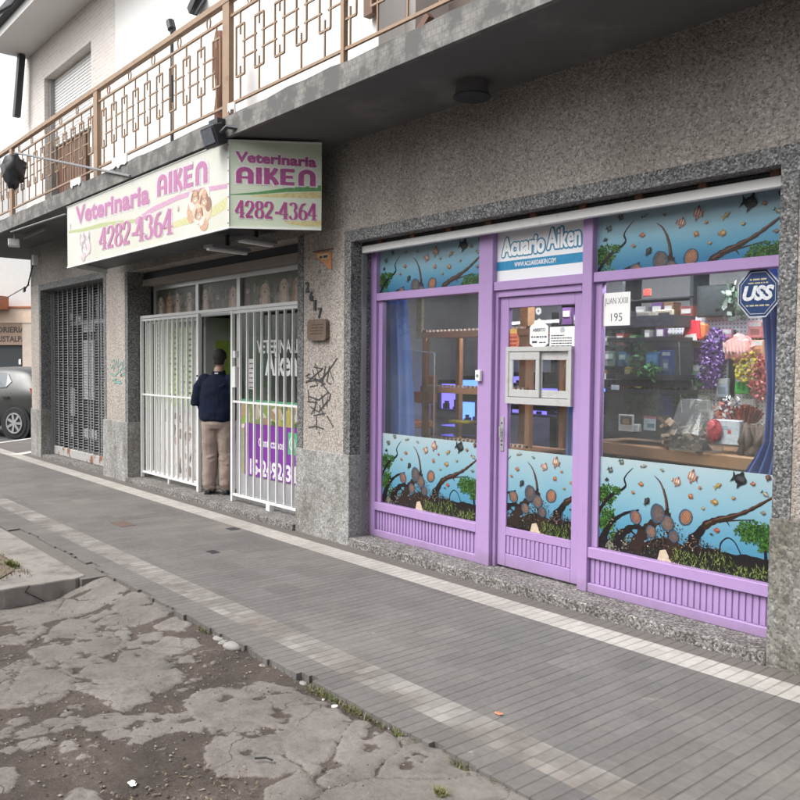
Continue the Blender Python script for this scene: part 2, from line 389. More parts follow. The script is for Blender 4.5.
SLABS = """5.69,2.20 5.81,2.35 5.75,2.52 5.26,2.46 5.15,2.31 5.14,2.14 5.39,2.11|5.57,1.73 5.75,1.89 5.66,2.02 5.70,2.13 5.48,2.12 5.04,2.04 4.84,1.94 4.73,1.85 4.72,1.73 4.96,1.71 5.31,1.64|5.12,1.45 5.15,1.62 4.89,1.68 4.78,1.62 4.74,1.55 4.87,1.50 4.93,1.44|5.61,1.43 5.71,1.55 5.77,1.73 5.68,1.72 5.44,1.58 5.38,1.46 5.46,1.39 5.47,1.26 5.61,1.30|4.45,1.01 4.55,1.15 4.64,1.26 4.67,1.39 4.59,1.50 4.43,1.49 4.28,1.43 4.20,1.31 4.20,1.19 4.25,1.10 4.30,0.98|4.72,1.12 4.85,1.25 4.95,1.36 4.81,1.48 4.72,1.48 4.69,1.37 4.69,1.27 4.66,1.18|4.45,1.53 4.55,1.62 4.49,1.75 4.66,1.85 4.63,1.94 4.45,1.96 4.34,2.00 4.26,1.93 4.25,1.74 4.28,1.67 4.38,1.52|4.70,1.53 4.79,1.65 4.80,1.73 4.67,1.70 4.57,1.61 4.62,1.53|4.20,1.71 4.24,1.82 4.21,1.94 4.12,1.97 4.05,1.90 3.98,1.76 4.10,1.72|4.32,1.50 4.31,1.64 4.19,1.70 4.07,1.69 3.90,1.68 3.90,1.61 3.85,1.54 3.93,1.52 4.08,1.52 4.15,1.48 4.24,1.46|4.63,1.99 4.75,2.15 4.61,2.25 4.48,2.23 4.44,2.09 4.50,1.98|5.02,2.23 5.07,2.37 4.87,2.37 4.79,2.28 4.90,2.22|6.27,1.05 6.36,1.61 6.36,2.20 6.42,2.48 5.98,2.47 5.90,2.33 5.82,2.18 5.85,1.99 5.81,1.69 5.82,1.58 6.00,1.54 6.00,1.05|6.34,2.23 6.83,2.41 6.71,2.56 6.46,2.53|3.91,1.06 3.93,1.15 3.97,1.25 3.91,1.32 3.84,1.27 3.85,1.16 3.88,1.06|3.57,1.42 3.62,1.50 3.63,1.64 3.54,1.67 3.51,1.57 3.49,1.44|3.86,1.34 3.83,1.46 3.75,1.54 3.71,1.47 3.75,1.35|3.80,1.05 3.79,1.14 3.72,1.13 3.74,1.07|3.59,0.84 3.60,0.91 3.58,0.96 3.52,0.95 3.44,0.89 3.43,0.87 3.41,0.80|3.19,1.06 3.22,1.11 3.18,1.14 3.13,1.14 3.00,1.12 3.08,1.01|3.78,1.83 3.82,1.95 3.82,2.06 3.74,2.23 3.59,2.27 3.41,2.29 3.22,2.32 3.16,2.31 3.20,2.14 3.29,1.94 3.40,1.76 3.50,1.77 3.62,1.77|3.24,1.66 3.32,1.76 3.27,1.93 3.18,2.16 3.13,2.30 2.89,2.37 2.81,2.33 2.79,2.24 2.84,2.07 2.84,1.86 2.86,1.78 2.92,1.69 3.01,1.60 3.09,1.60|2.78,1.72 2.82,1.95 2.82,2.06 2.79,2.30 2.73,2.40 2.69,2.38 2.67,2.28 2.64,2.24 2.53,2.27 2.46,2.34 2.38,2.36 2.29,2.39 2.09,2.41 1.82,2.31 2.51,1.37 2.69,1.62|2.68,2.39 2.58,2.41 2.49,2.42 2.45,2.38 2.51,2.30 2.57,2.25 2.65,2.27|4.36,2.04 4.32,2.12 4.25,2.10 4.30,2.03|4.91,2.08 4.90,2.16 4.78,2.12 4.81,2.05|4.85,1.97 4.85,2.01 4.73,1.97 4.73,1.93|3.83,1.88 3.84,1.98 3.54,1.82 3.65,1.78|3.53,1.65 3.53,1.73 3.47,1.76 3.45,1.69|3.68,1.19 3.67,1.23 3.61,1.20 3.62,1.18|4.07,1.08 4.08,1.15 4.03,1.15 4.02,1.09|3.97,1.01 4.00,1.05 3.92,1.03 3.93,0.99|3.68,1.39 3.67,1.45 3.60,1.42 3.61,1.37|3.76,1.60 3.75,1.66 3.71,1.66 3.72,1.60|3.68,1.65 3.66,1.74 3.62,1.72 3.64,1.65"""
SLABS = [[(-float(p.split(',')[0]), float(p.split(',')[1])) for p in s.split()] for s in SLABS.split('|')]
# slabs of the same kind beyond what the photograph shows
rr = random.Random(11)
for _ in range(60):
    cx, cy, r = rr.uniform(-6.2, 2.0), rr.uniform(-1.0, 2.2), rr.uniform(.12, .45)
    if cy > 1.0 + max(0, (-cx - 3.2)) * .0 + (0 if cx < -3.4 else (cx + 3.4) * .55) - r: continue
    n = rr.randint(6, 9); SLABS.append([(cx + r * rr.uniform(.7, 1.1) * math.cos(6.283 * i / n), cy + r * .8 * rr.uniform(.7, 1.1) * math.sin(6.283 * i / n)) for i in range(n)])

def vnoise(x, y, seed):
    rs = np.random.RandomState(seed); T = rs.rand(256, 256)
    xi = np.floor(x).astype(int); yi = np.floor(y).astype(int); fx = x - xi; fy = y - yi
    fx = fx * fx * (3 - 2 * fx); fy = fy * fy * (3 - 2 * fy)
    g = lambda i, j: T[i % 256, j % 256]
    return (g(xi, yi) * (1 - fx) + g(xi + 1, yi) * fx) * (1 - fy) + (g(xi, yi + 1) * (1 - fx) + g(xi + 1, yi + 1) * fx) * fy
def fbm(x, y, s, seed, o=4):
    t = 0; a = .5
    for i in range(o): t = t + a * vnoise(x * s + 17.3 * i, y * s + 5.1 * i, seed + i); s = s * 2.1; a *= .5
    return t
def bay_z(x):
    t = np.clip((-4.3 - x) / 2.0, 0, 1); t = t * t * (3 - 2 * t); return -.04 - .11 * t
def make_bay():
    STEP = .0115
    xs = np.arange(-6.75, 2.2, STEP); ys = np.arange(-1.2, 2.47, STEP)
    X, Y = np.meshgrid(xs, ys)
    wx = X + .07 * (fbm(X, Y, 7, 40, 4) - .47) + .045 * (fbm(X, Y, 32, 47, 2) - .4); wy = Y + .07 * (fbm(X, Y, 7, 60, 4) - .47) + .045 * (fbm(X, Y, 32, 67, 2) - .4)
    best = np.full(X.shape, -9.0); second = np.full(X.shape, -9.0)
    sid = np.zeros(X.shape)
    for k, P in enumerate(SLABS):
        n = len(P); dmin = np.full(X.shape, 9.0); ins = np.zeros(X.shape, bool)
        for i in range(n):
            ax, ay = P[i]; bx, by = P[(i + 1) % n]; ex, ey = bx - ax, by - ay
            t = np.clip(((wx - ax) * ex + (wy - ay) * ey) / (ex * ex + ey * ey + 1e-9), 0, 1)
            dmin = np.minimum(dmin, np.hypot(wx - ax - t * ex, wy - ay - t * ey))
            c = ((ay > wy) != (by > wy)) & (wx < ex * (wy - ay) / (ey if abs(ey) > 1e-9 else 1e-9) + ax); ins ^= c
        sd = np.where(ins, dmin, -dmin); up = sd > best; second = np.where(up, best, np.maximum(second, sd)); best = np.where(up, sd, best); sid = np.where(up, k, sid)
    best = best + .026
    m = np.clip((best + .010) / .030, 0, 1)
    m = m * (1 - np.clip(1.4 - (best - second) / (.010 + .022 * fbm(X, Y, 5, 31, 2)), 0, 1) * (second > -.05))
    rs = np.random.RandomState(4); S = np.stack([rs.uniform(-7, 2.4, 190), rs.uniform(-1.4, 2.7, 190)], 1); d1 = np.full(X.shape, 9.0); d2 = np.full(X.shape, 9.0)
    vx = X + .16 * (fbm(X, Y, 3, 140, 4) - .47); vy = Y + .16 * (fbm(X, Y, 3, 160, 4) - .47)
    for sx, sy in S:
        dd_ = np.hypot(vx - sx, vy - sy); d2 = np.where(dd_ < d1, d1, np.minimum(d2, dd_)); d1 = np.minimum(d1, dd_)
    m = m * (1 - np.clip(1.3 - (d2 - d1) / .011, 0, 1) * np.clip((fbm(X, Y, 1.5, 170, 3) - .42) / .05, 0, 1) * .9)
    crumbs = np.clip((fbm(X, Y, 14, 5, 4) - .60) / .05, 0, 1) * np.clip((fbm(X, Y, 1.6, 8, 3) - .40) / .08, 0, 1) * np.clip((best + .25) / .2, 0, 1)
    m = np.maximum(m, crumbs * .9)
    hold = np.clip((fbm(X, Y, 9, 90, 4) - .63) / .05, 0, 1) * .8      # worn holes in the slabs
    m = m * (1 - hold * (best < .2))
    tilt = (np.sin(sid * 12.9) * .004)
    base_z = bay_z(X); near = np.clip((Y - 1.95) / .45, 0, 1); near = near * near * (3 - 2 * near); base_z = base_z + (np.maximum(base_z, -.028) - base_z) * near
    Z = base_z + m * (.011 + tilt) + (fbm(X, Y, 20, 21, 4) - .5) * .012 * (1.15 - m) + (fbm(X, Y, 2.2, 25, 3) - .5) * .02
    Z = np.where(Y > 2.30, Z - .006 * np.clip((Y - 2.30) / .1, 0, 1) * (1 - m), Z)
    ny, nx = X.shape
    v = np.stack([X.ravel(), Y.ravel(), Z.ravel()], 1)
    i = np.arange(ny * nx).reshape(ny, nx); f = np.stack([i[:-1, :-1].ravel(), i[:-1, 1:].ravel(), i[1:, 1:].ravel(), i[1:, :-1].ravel()], 1)
    me = bpy.data.meshes.new('broken_bay'); me.vertices.add(len(v)); me.vertices.foreach_set('co', v.ravel()); me.loops.add(f.size); me.polygons.add(len(f))
    me.loops.foreach_set('vertex_index', f.ravel()); me.polygons.foreach_set('loop_start', np.arange(0, f.size, 4)); me.polygons.foreach_set('loop_total', np.full(len(f), 4))
    me.update(); me.validate()
    at = me.attributes.new('slab', 'FLOAT', 'POINT'); at.data.foreach_set('value', m.ravel().astype(np.float32))
    at = me.attributes.new('tint', 'FLOAT', 'POINT'); at.data.foreach_set('value', ((np.sin(sid * 78.233) * 43758.5) % 1).ravel().astype(np.float32))
    me.polygons.foreach_set('use_smooth', [True] * len(f))
    o = bpy.data.objects.new('broken_bay', me); COL.objects.link(o); o['kind'] = 'structure'
    mt, nt, b = base('broken_concrete_and_dirt', .92, 0, .25); co = coords(nt)
    A = node(nt, 'ShaderNodeAttribute', attribute_name='slab'); T = node(nt, 'ShaderNodeAttribute', attribute_name='tint')
    n1 = noise(nt, co, 3.0, 8, .6); n2 = noise(nt, co, 40, 5, .6); n3 = noise(nt, co, 9, 8, .7)
    con = ramp(nt, n1, [(.3, (.140, .126, .114)), (.5, (.186, .169, .154)), (.72, (.226, .206, .189))])
    con = mixc(nt, .8, con, ramp(nt, T.outputs['Fac'], [(0, .86), (1, 1.08)]), 'MULTIPLY')
    con = mixc(nt, ramp(nt, n3, [(.50, 0.0), (.72, .75)]), con, (.098, .087, .078))
    vo = node(nt, 'ShaderNodeTexVoronoi', Scale=3.1, feature='DISTANCE_TO_EDGE'); wv = nt.nodes.new('ShaderNodeVectorMath'); wv.operation = 'ADD'
    nz = node(nt, 'ShaderNodeTexNoise', Scale=7.0, Detail=5); nt.links.new(co, nz.inputs['Vector']); ws = nt.nodes.new('ShaderNodeVectorMath'); ws.operation = 'SCALE'; ws.inputs['Scale'].default_value = .22; nt.links.new(nz.outputs['Color'], ws.inputs[0])
    nt.links.new(co, wv.inputs[0]); nt.links.new(ws.outputs[0], wv.inputs[1]); nt.links.new(wv.outputs[0], vo.inputs['Vector'])
    hair = math_(nt, 'MULTIPLY', ramp(nt, vo.outputs['Distance'], [(.004, 1.0), (.014, 0.0)]), ramp(nt, noise(nt, co, 1.3, 3), [(.46, 0.0), (.58, .85)]))
    con = mixc(nt, hair, con, (.04, .034, .03))
    con = mixc(nt, .45, con, ramp(nt, n2, [(.3, .6), (.7, 1.12)]), 'MULTIPLY')
    dr = ramp(nt, n1, [(.32, (.048, .039, .034)), (.55, (.078, .063, .053)), (.75, (.115, .095, .081))])
    dr = mixc(nt, .7, dr, ramp(nt, noise(nt, co, 70, 4, .7), [(.3, .55), (.7, 1.35)]), 'MULTIPLY')
    gm = ramp(nt, math_(nt, 'ADD', A.outputs['Fac'], math_(nt, 'MULTIPLY', math_(nt, 'SUBTRACT', noise(nt, co, 45, 5, .7), .5), 1.1)), [(.30, 0.0), (.62, 1.0)])
    nt.links.new(mixc(nt, gm, dr, con), b.inputs['Base Color'])
    bump(nt, b, math_(nt, 'ADD', n2, noise(nt, co, 130, 3, .7)), .6, .007)
    me.materials.append(mt)
    return o
make_bay()
struct(MB().box(-17.25, -6.35, 2.20, 2.50, -.3, -.014).build('earth_strip', simple('gap_earth', (.12, .108, .098), .95, var=.3, scale=12, bmp=.6, bscale=60)))

# raised tree-pit island with a cracked kerb
def island():
    mb = MB()
    pit = [(-6.66, 1.50), (-6.62, -.1), (-8.0, -.1), (-8.0, 1.9), (-7.2, 1.93), (-6.9, 1.86), (-6.70, 1.70)]
    r2 = random.Random(5); face = []; n = 34
    for i in range(n + 1):
        y = -.6 + (2.25 + .6) * i / n; face.append((-6.40 + r2.uniform(-.012, .012) + (.0 if i < n else -.03), y))
    back = [(-6.45, 2.262), (-8.6, 2.262), (-12, 2.262), (-12, -.6)]
    outer = face + back
    mb.prism(outer, -.30, -.005)
    o = mb.build('tree_pit_kerb', M['kerb'], bevel=.015, seg=2); struct(o)
    g = MB(); rg = random.Random(6)
    poly = [(x + rg.uniform(-.02, .02), y + rg.uniform(-.02, .02)) for x, y in pit]
    g.prism(poly, -.02, .004)
    struct(g.build('tree_pit_earth', simple('dry_earth', (.13, .10, .07), .95, var=.35, scale=18, bmp=.8, bscale=60)))
    c = MB(); pts = [(-6.386, 1.83, -.005), (-6.386, 1.80, -.05), (-6.386, 1.86, -.09), (-6.386, 1.93, -.14)]
    for p, q in zip(pts, pts[1:]): c.bar(p, q, .007, .007)
    c.build('crack', M['black'], o)
island()
def scatter(name, mat, spots, n, blade, kind='stuff', seed=1, w=.004, flatn=False):
    r = random.Random(seed); mb = MB()
    for _ in range(n):
        cx, cy, cz, rad, h = spots[r.randrange(len(spots))]
        a = r.uniform(0, 6.283); d = rad * math.sqrt(r.random()); p = Vector((cx + d * math.cos(a), cy + d * .6 * math.sin(a), cz))
        b = r.uniform(0, 6.283); L = blade * r.uniform(.5, 1.3)
        if flatn:
            q = p + Vector((math.cos(b), math.sin(b), 0)) * L; up = r.uniform(.002, .012); s = Vector((-math.sin(b), math.cos(b), 0)) * w * r.uniform(.5, 2)
            mid = (p + q) / 2 + Vector((0, 0, up)); mb.add([p - s + Vector((0, 0, .004)), p + s + Vector((0, 0, .004)), mid + s, q + s * .3 + Vector((0, 0, .004)), mid - s], [(0, 1, 2, 4), (4, 2, 3)], r.randrange(len(mat)))
        else:
            lean = r.uniform(.2, 1.1); s = Vector((-math.sin(b), math.cos(b), 0)) * w; t = p + Vector((math.cos(b) * lean, math.sin(b) * lean, h)) * L
            m1 = p + Vector((math.cos(b) * lean * .3, math.sin(b) * lean * .3, h * .7)) * L
            mb.add([p - s, p + s, m1 + s * .8, t, m1 - s * .8], [(0, 1, 2, 4), (4, 2, 3)], r.randrange(len(mat)))
    o = mb.build(name, mat, recalc=False); o['kind'] = kind
    return o
gz = lambda x: max(float(bay_z(np.array(x))), -.075)
green = [fl((.10, .14, .035), .7), fl((.16, .17, .05), .7), fl((.24, .20, .09), .7)]
dry = [fl((.17, .13, .085), .8), fl((.12, .088, .058), .8), fl((.24, .195, .14), .8)]
sp = [(-3.45 + .1 * i, 2.39 + .01 * (i % 3), gz(-3.3) - .005, .07, .9) for i in range(8)] + [(-4.73, 2.40, gz(-4.7), .06, .9), (-4.66, 2.41, gz(-4.7), .05, .8), (-2.39, 2.40, gz(-2.4), .08, .8), (-2.29, 2.17, gz(-2.3) + .01, .03, .7), (-2.2, 2.42, gz(-2), .06, .8)]
scatter('kerbside_weeds', green, sp, 1000, .045, seed=2, w=.0022)
scatter('tree_pit_grass', dry + green[:1], [(-6.75 - .16 * i, 1.2 + .17 * j, .0, .14, .5) for i in range(6) for j in range(5)], 800, .04, seed=3, w=.003)
scatter('green_grass_tuft', green[:2], [(-7.02, 1.90, 0, .07, .9), (-7.1, 1.89, 0, .05, .9)], 130, .045, seed=8, w=.004)
scatter('dry_leaf_litter', dry, [(-3.05 + .12 * i, 1.15 + .12 * j, gz(-3) + .006, .13, 0) for i in range(4) for j in range(5)] + [(-3.6 - .1 * i, 1.1 + .08 * i, gz(-3.6) + .006, .3, 0) for i in range(5)] + [(-3.75, 2.3, gz(-3.7) + .01, .3, 0), (-4.1, 2.2, gz(-4) + .01, .3, 0), (-2.0, 2.44, gz(-2) + .01, .2, 0)] * 2 + [(-2.7, 1.9, gz(-2.7) + .02, .15, 0)], 300, .024, seed=4, w=.0022, flatn=True)
def gravel():
    r = random.Random(12); mb = MB()
    for _ in range(2200):
        x, y = r.uniform(-6.2, -1.6), r.uniform(.7, 2.38)
        if r.random() < .5: x, y = r.gauss(-3.6, .9), min(2.39, r.gauss(2.0, .4) if r.random() < .5 else r.gauss(1.3, .3))
        if x < -6.3 or x > 1: continue
        s_ = .003 + .009 * r.random() ** 3; z = float(bay_z(np.array(x))) + (0 if y < 2.1 else .01) ; z = max(z, -.035) * min(1, max(0, (y - 1.95) / .45)) + z * (1 - min(1, max(0, (y - 1.95) / .45))) + .006
        a = r.uniform(0, 3.1); cx, sx = math.cos(a) * s_, math.sin(a) * s_; h = s_ * r.uniform(.5, .9)
        mb.add([(x - cx, y - sx, z), (x + sx * .7, y - cx * .7, z), (x + cx, y + sx, z), (x - sx * .8, y + cx * .8, z), (x + cx * .2, y, z + h)], [(0, 1, 4), (1, 2, 4), (2, 3, 4), (3, 0, 4)], r.randrange(4))
    o = mb.build('gravel', [fl((.20, .185, .17), .9), fl((.13, .115, .10), .9), fl((.27, .255, .235), .9), fl((.085, .07, .06), .9)]); o['kind'] = 'stuff'
gravel()
def stone(p, r, seed):
    mb = MB(); rs = random.Random(seed); mb.ell((p[0], p[1], p[2] + r * .25), r * rs.uniform(.8, 1.3), r * rs.uniform(.6, 1), r * .45, 9, 6)
    mb.v = [(a + rs.uniform(-.1, .1) * r, b + rs.uniform(-.1, .1) * r, c) for a, b, c in mb.v]
    return mb
GR = 'rubble stones along the paving edge'
for i, (x, y, r, lb) in enumerate([(-4.52, 2.40, .045, 'flat grey rubble stone in a row at the tile edge, nearest the weed tuft'), (-4.43, 2.38, .04, 'flat grey rubble stone in the middle of the row at the tile edge'), (-4.33, 2.385, .06, 'largest pale rubble stone at the tile edge'), (-3.95, 2.36, .03, 'small brown rubble stone in the dirt beside the paving'), (-3.6, 2.40, .03, 'small grey rubble stone half hidden at the paving edge')]):
    tag(stone((x, y, gz(x) - .005), r, i).build('stone', M['concrete'], smooth=True), lb, 'stone', GR)
mb = MB(); mb.tube([(-3.24, 2.345, gz(-3.2) + .004), (-3.24, 2.345, gz(-3.2) + .016)], .016, 14); tag(mb.build('bottle_cap', fl((.8, .8, .8))), 'white round bottle cap lying in the dirt joint by the weeds', 'bottle cap')
mb = MB(); mb.tube([(-3.35, 2.355, gz(-3.3) + .004), (-3.35, 2.355, gz(-3.3) + .012)], .008, 10); tag(mb.build('white_pebble', fl((.75, .75, .74))), 'tiny white pebble in the dirt next to the bottle cap', 'pebble')
def crumple(p, s, seed):
    mb = MB(); rs = random.Random(seed); n = 5
    vs = [(p[0] + s * (i / (n - 1) - .5) + rs.uniform(-.1, .1) * s, p[1] + s * .6 * (j / (n - 1) - .5) + rs.uniform(-.1, .1) * s, p[2] + abs(rs.gauss(0, .14)) * s) for j in range(n) for i in range(n)]
    return mb.add(vs, [(j * n + i, j * n + i + 1, (j + 1) * n + i + 1, (j + 1) * n + i) for j in range(n - 1) for i in range(n - 1)])
tag(crumple((-3.14, 1.28, gz(-3.1) + .012), .042, 1).build('paper_scrap', M['paper']), 'crumpled white paper scrap on the dark dirt', 'litter')
tag(crumple((-6.93, 1.36, .015), .13, 2).build('plastic_scrap', M['paper']), 'white plastic scrap on the dry grass of the tree pit', 'litter')
mb = MB(); mb.tube([(-2.99, 1.75, gz(-3) + .03), (-2.96, 1.79, gz(-3) + .032), (-2.93, 1.80, gz(-3) + .03)], .005, 6); tag(mb.build('twig', M['black']), 'short dark twig lying on a concrete slab', 'twig')
p = at_z(499, 714, .004); tag(crumple((p.x, p.y, .004), .035, 4).build('orange_scrap', fl((.55, .18, .08))), 'small orange scrap lying on the paving', 'litter')
# small inspection covers let into the paving
for n, (u, v, w, h, lb) in enumerate([(123, 524, .30, .16, 'brown rusty rectangular cover set in the paving, nearest the tree pit'), (233, 529, .12, .1, 'small dark cover set in the paving in front of the gate'), (213, 552, .12, .08, 'small dark worn patch plate in the middle of the paving')]):
    p = at_z(u, v, 0); tag(MB().box(p.x - w / 2, p.x + w / 2, p.y - h / 2, p.y + h / 2, -.01, .003).build('cover_plate', simple('brown_plate', (.11, .075, .058), .8, var=.3) if n == 0 else M['dark_metal']), lb, 'cover', 'covers in the paving')

# ------------------------------------------------------------------ the corner building
YF = 4.5
B = empty('corner_building', (-8, YF, 0), 'two storey corner building with pebble dash shopfronts, balcony slab and pale brick upper floor', 'building')
O1, O2, O3 = (-14.9, -12.0, 2.88), (-11.1, -6.87, 2.90), (-6.0, -2.12, 2.76)
G = .10
w = MB()
w.wall_poly([(-15.45, 2.98), (-11.98 + .08, 2.98), (-11.98 + .08, 2.90), (-6.87, 2.90), (-6.1, 2.90), (-6.1, 2.86), (-2.02, 2.86), (6, 2.86), (6, 3.66), (-15.45, 3.66)], YF, YF + .25)
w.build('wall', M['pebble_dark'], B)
def pillar(x0, x1, gl, gr, zt, bx0, bx1, basemat):
    p = MB(); p.box(x0 + (G if gl else 0), x1 - (G if gr else 0), YF, YF + .34, .0, zt)
    o = p.build('pillar', M['pebble'], B)
    q = MB(); q.box(bx0, bx1, YF - .02, YF + .345, -.02, .83); q.build('base', basemat, o, bevel=.006)
    return o
pillar(-15.45, -14.9, 0, 1, 2.98, -15.46, -14.895, M['terrazzo'])
pillar(-12.0, -11.1, 1, 1, 2.90, -12.005, -11.095, M['terrazzo'])
pillar(-6.87, -6.0, 1, 1, 2.90, -6.875, -5.995, M['terrazzo'])
pillar(-2.12, 6.0, 1, 0, 2.86, -2.125, 6.0, M['terrazzo_moss'])
def surround(o, gl, gr, zt, top=True, depth=.33):
    y0 = YF - .006
    MB().box(o[0] - G, o[0], y0, YF + depth, .831, zt).build('granite_jamb', M['granite'], B)
    MB().box(o[1], o[1] + G, y0, YF + depth, .831, zt).build('granite_jamb', M['granite'], B)
    if top: MB().box(o[0] - G, o[1] + G, y0, YF + .245, zt + .0005, zt + .10).build('granite_lintel', M['granite'], B)
surround(O1, 1, 1, 2.88); surround(O2, 1, 1, 2.90, False); surround(O3, 1, 1, 2.76)
# chamfered corner wall running off behind the first pillar
mb = MB(); c0 = Vector((-15.45, YF, 0)); dd = Vector((-.64, .77, 0)).normalized(); nn = Vector((dd.y, -dd.x, 0)); mid = c0 + dd * 3 + nn * .15
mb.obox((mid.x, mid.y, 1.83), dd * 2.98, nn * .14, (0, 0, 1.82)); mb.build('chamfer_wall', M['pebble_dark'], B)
# steps
MB().box(-14.893, -12.007, YF - .0, 9, -.05, .05).build('doorstep', M['step'], B)
MB().box(-11.093, -6.877, YF - .05, 9, -.05, .065).build('doorstep', M['step'], B, bevel=.006)
MB().box(-5.993, -2.127, YF - .025, 9, -.05, .075).build('doorstep', M['step'], B, bevel=.008)
# balcony slab (its underside is the soffit over the pavement)
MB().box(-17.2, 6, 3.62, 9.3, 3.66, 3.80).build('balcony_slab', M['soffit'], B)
e = MB(); r5 = random.Random(9)
top = [(6, 3.835)]
x = 6
while x > -17.2:
    x -= r5.uniform(.08, .5); top.append((max(x, -17.2), 3.835 + r5.uniform(-.012, .008)))
e.wall_poly([(6, 3.645), ] + top + [(-17.2, 3.645)], 3.58, 3.62); e.build('slab_edge', M['slab_edge'], B)
for u, v, ww, hh in [(120, 161, .42, .10), (76, 182, .35, .07), (232, 107, .12, .06)]:
    p = at_y(u, v, 3.575); n = 7
    pts = [(p.x - ww / 2 + ww * i / n, p.z - hh / 2 + r5.uniform(-.03, .02)) for i in range(n + 1)] + [(p.x + ww / 2, p.z + hh / 2), (p.x - ww / 2, p.z + hh / 2 + .01)]
    e = MB(); e.wall_poly(pts, 3.565, 3.578); e.build('peeling_plaster', M['white_wall'], B)
# upper floor
u = MB(); WX = (-14.62, -12.44, 6.40)
u.box(-15.67, WX[0], YF, YF + .3, 3.8, 6.98); u.box(WX[1], -11.52, YF, YF + .3, 3.8, 6.98); u.box(WX[0], WX[1], YF, YF + .3, WX[2], 6.98)
u.build('upper_brick_wall', M['brick'], B)
MB().box(-11.52, -5.64, YF + .003, YF + .3, 3.8, 6.98).build('upper_white_wall', M['white_wall'], B); MB().box(-15.67, -15.4, YF + .3, 9, 3.8, 6.98).build('upper_side_wall', M['white_wall'], B)
u = MB(); u.box(-5.64, 6, 6.0, 6.3, 3.8, 6.98); u.box(-5.64, -5.5, YF + .3, 6.0, 3.8, 6.98); u.build('recessed_wall', simple('warm_grey_wall', (.50, .46, .43), .9), B)
rf = MB().box(-15.56, 6, 3.86, 9.3, 6.98, 7.20).build('roof', M['white_wall'], B)
MB().box(-15.60, 6, 3.74, 3.855, 7.12, 7.27).build('gutter', M['dark_metal'], rf)
MB().box(-15.60, -15.565, 3.74, 9.3, 7.12, 7.27).build('gutter', M['dark_metal'], rf)
d = MB(); a = at_y(21.5, 55, 4.36); b_ = at_y(16.5, 117, 4.30); d.bar(a, b_, .14, .10, (0, 1, 0)); d.build('downpipe', M['dark_metal'], B)
# tall balcony opening: half lowered white shutter above a brown door
wn = MB(); wn.box(WX[0], WX[1], YF + .16, YF + .20, 5.28, WX[2])
for i in range(22): wn.box(WX[0], WX[1], YF + .15, YF + .161, 5.29 + i * .05, 5.325 + i * .05)
wo = wn.build('balcony_window', M['white_paint'], B)
f = MB()
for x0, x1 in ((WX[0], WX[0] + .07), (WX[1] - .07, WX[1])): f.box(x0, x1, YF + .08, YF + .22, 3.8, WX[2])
f.build('frame', simple('mid_grey_frame', (.30, .29, .29), .8), wo)  # side strips in one even grey
f = MB()
for i in range(9): f.box(WX[0] + .08 + i * .13, WX[0] + .19 + i * .13, YF + .20, YF + .24, 3.82, 5.28)
f.box(WX[0] + .07, WX[0] + 1.25, YF + .24, YF + .27, 3.82, 5.28)
f.build('wooden_door', M['brown_wood'], wo)
f = MB(); f.box(WX[0] + 1.5, WX[1] - .07, YF + .22, YF + .25, 3.82, 5.28); f.build('white_reflection_pane', M['white_paint'], wo)  # white reflection in the door glass, painted as an even white panel
f = MB(); f.box(WX[0] + 1.3, WX[0] + 1.42, YF + .18, YF + .24, 3.82, 5.28); f.box(-12.9, -12.8, YF + .18, YF + .24, 3.82, 5.28); f.build('door_post', M['brown_wood'], wo)
# things seen over the slab at the top edge of the view: dark timber lean-to
t = MB(); t.box(-5.5, 6, 4.55, 5.2, 4.12, 4.20); t.box(-5.5, 6, 5.2, 5.9, 3.82, 4.9); t.build('lean_to', simple('brown_grey_boards', (.20, .16, .14), .8), B)
t = MB(); t.bar(at_y(371, 16, 4.45), at_y(371, -40, 4.45), .12, .07, (0, 1, 0)); t.bar(at_y(404, 60, 4.5), at_y(430, 15, 4.5), .06, .06); t.build('timber_post', M['brown_wood'], B)
# rooms behind the shopfronts, closed so that daylight only enters through the fronts
rm = MB()
rm.box(-15.3, 6, 9.0, 9.3, 0, 3.66)
rm.build('interior_wall', M['dark_room'], B)
for x0, x1 in ((-15.38, -15.38), (-11.5, -13.5), (-6.5, -9.1), (-1.9, -1.9), (5.8, 5.8)):
    rm = MB(); rm.prism([(x0 - .05, 4.845), (x0 + .05, 4.845), (x1 + .05, 9.0), (x1 - .05, 9.0)], 0.02, 3.655); rm.build('interior_wall', M['dark_room'], B)
MB().box(-15.4, 6, 4.76, 9.0, 2.985, 3.05).build('ceiling', M['dark_room'], B)
MB().box(-15.2, 6, 4.98, 9, .066, .08).build('interior_floor', M['room_floor'], B)
MB().box(6.0, 6.2, YF, 9.3, 0, 3.66).build('end_wall', M['pebble_dark'], B)

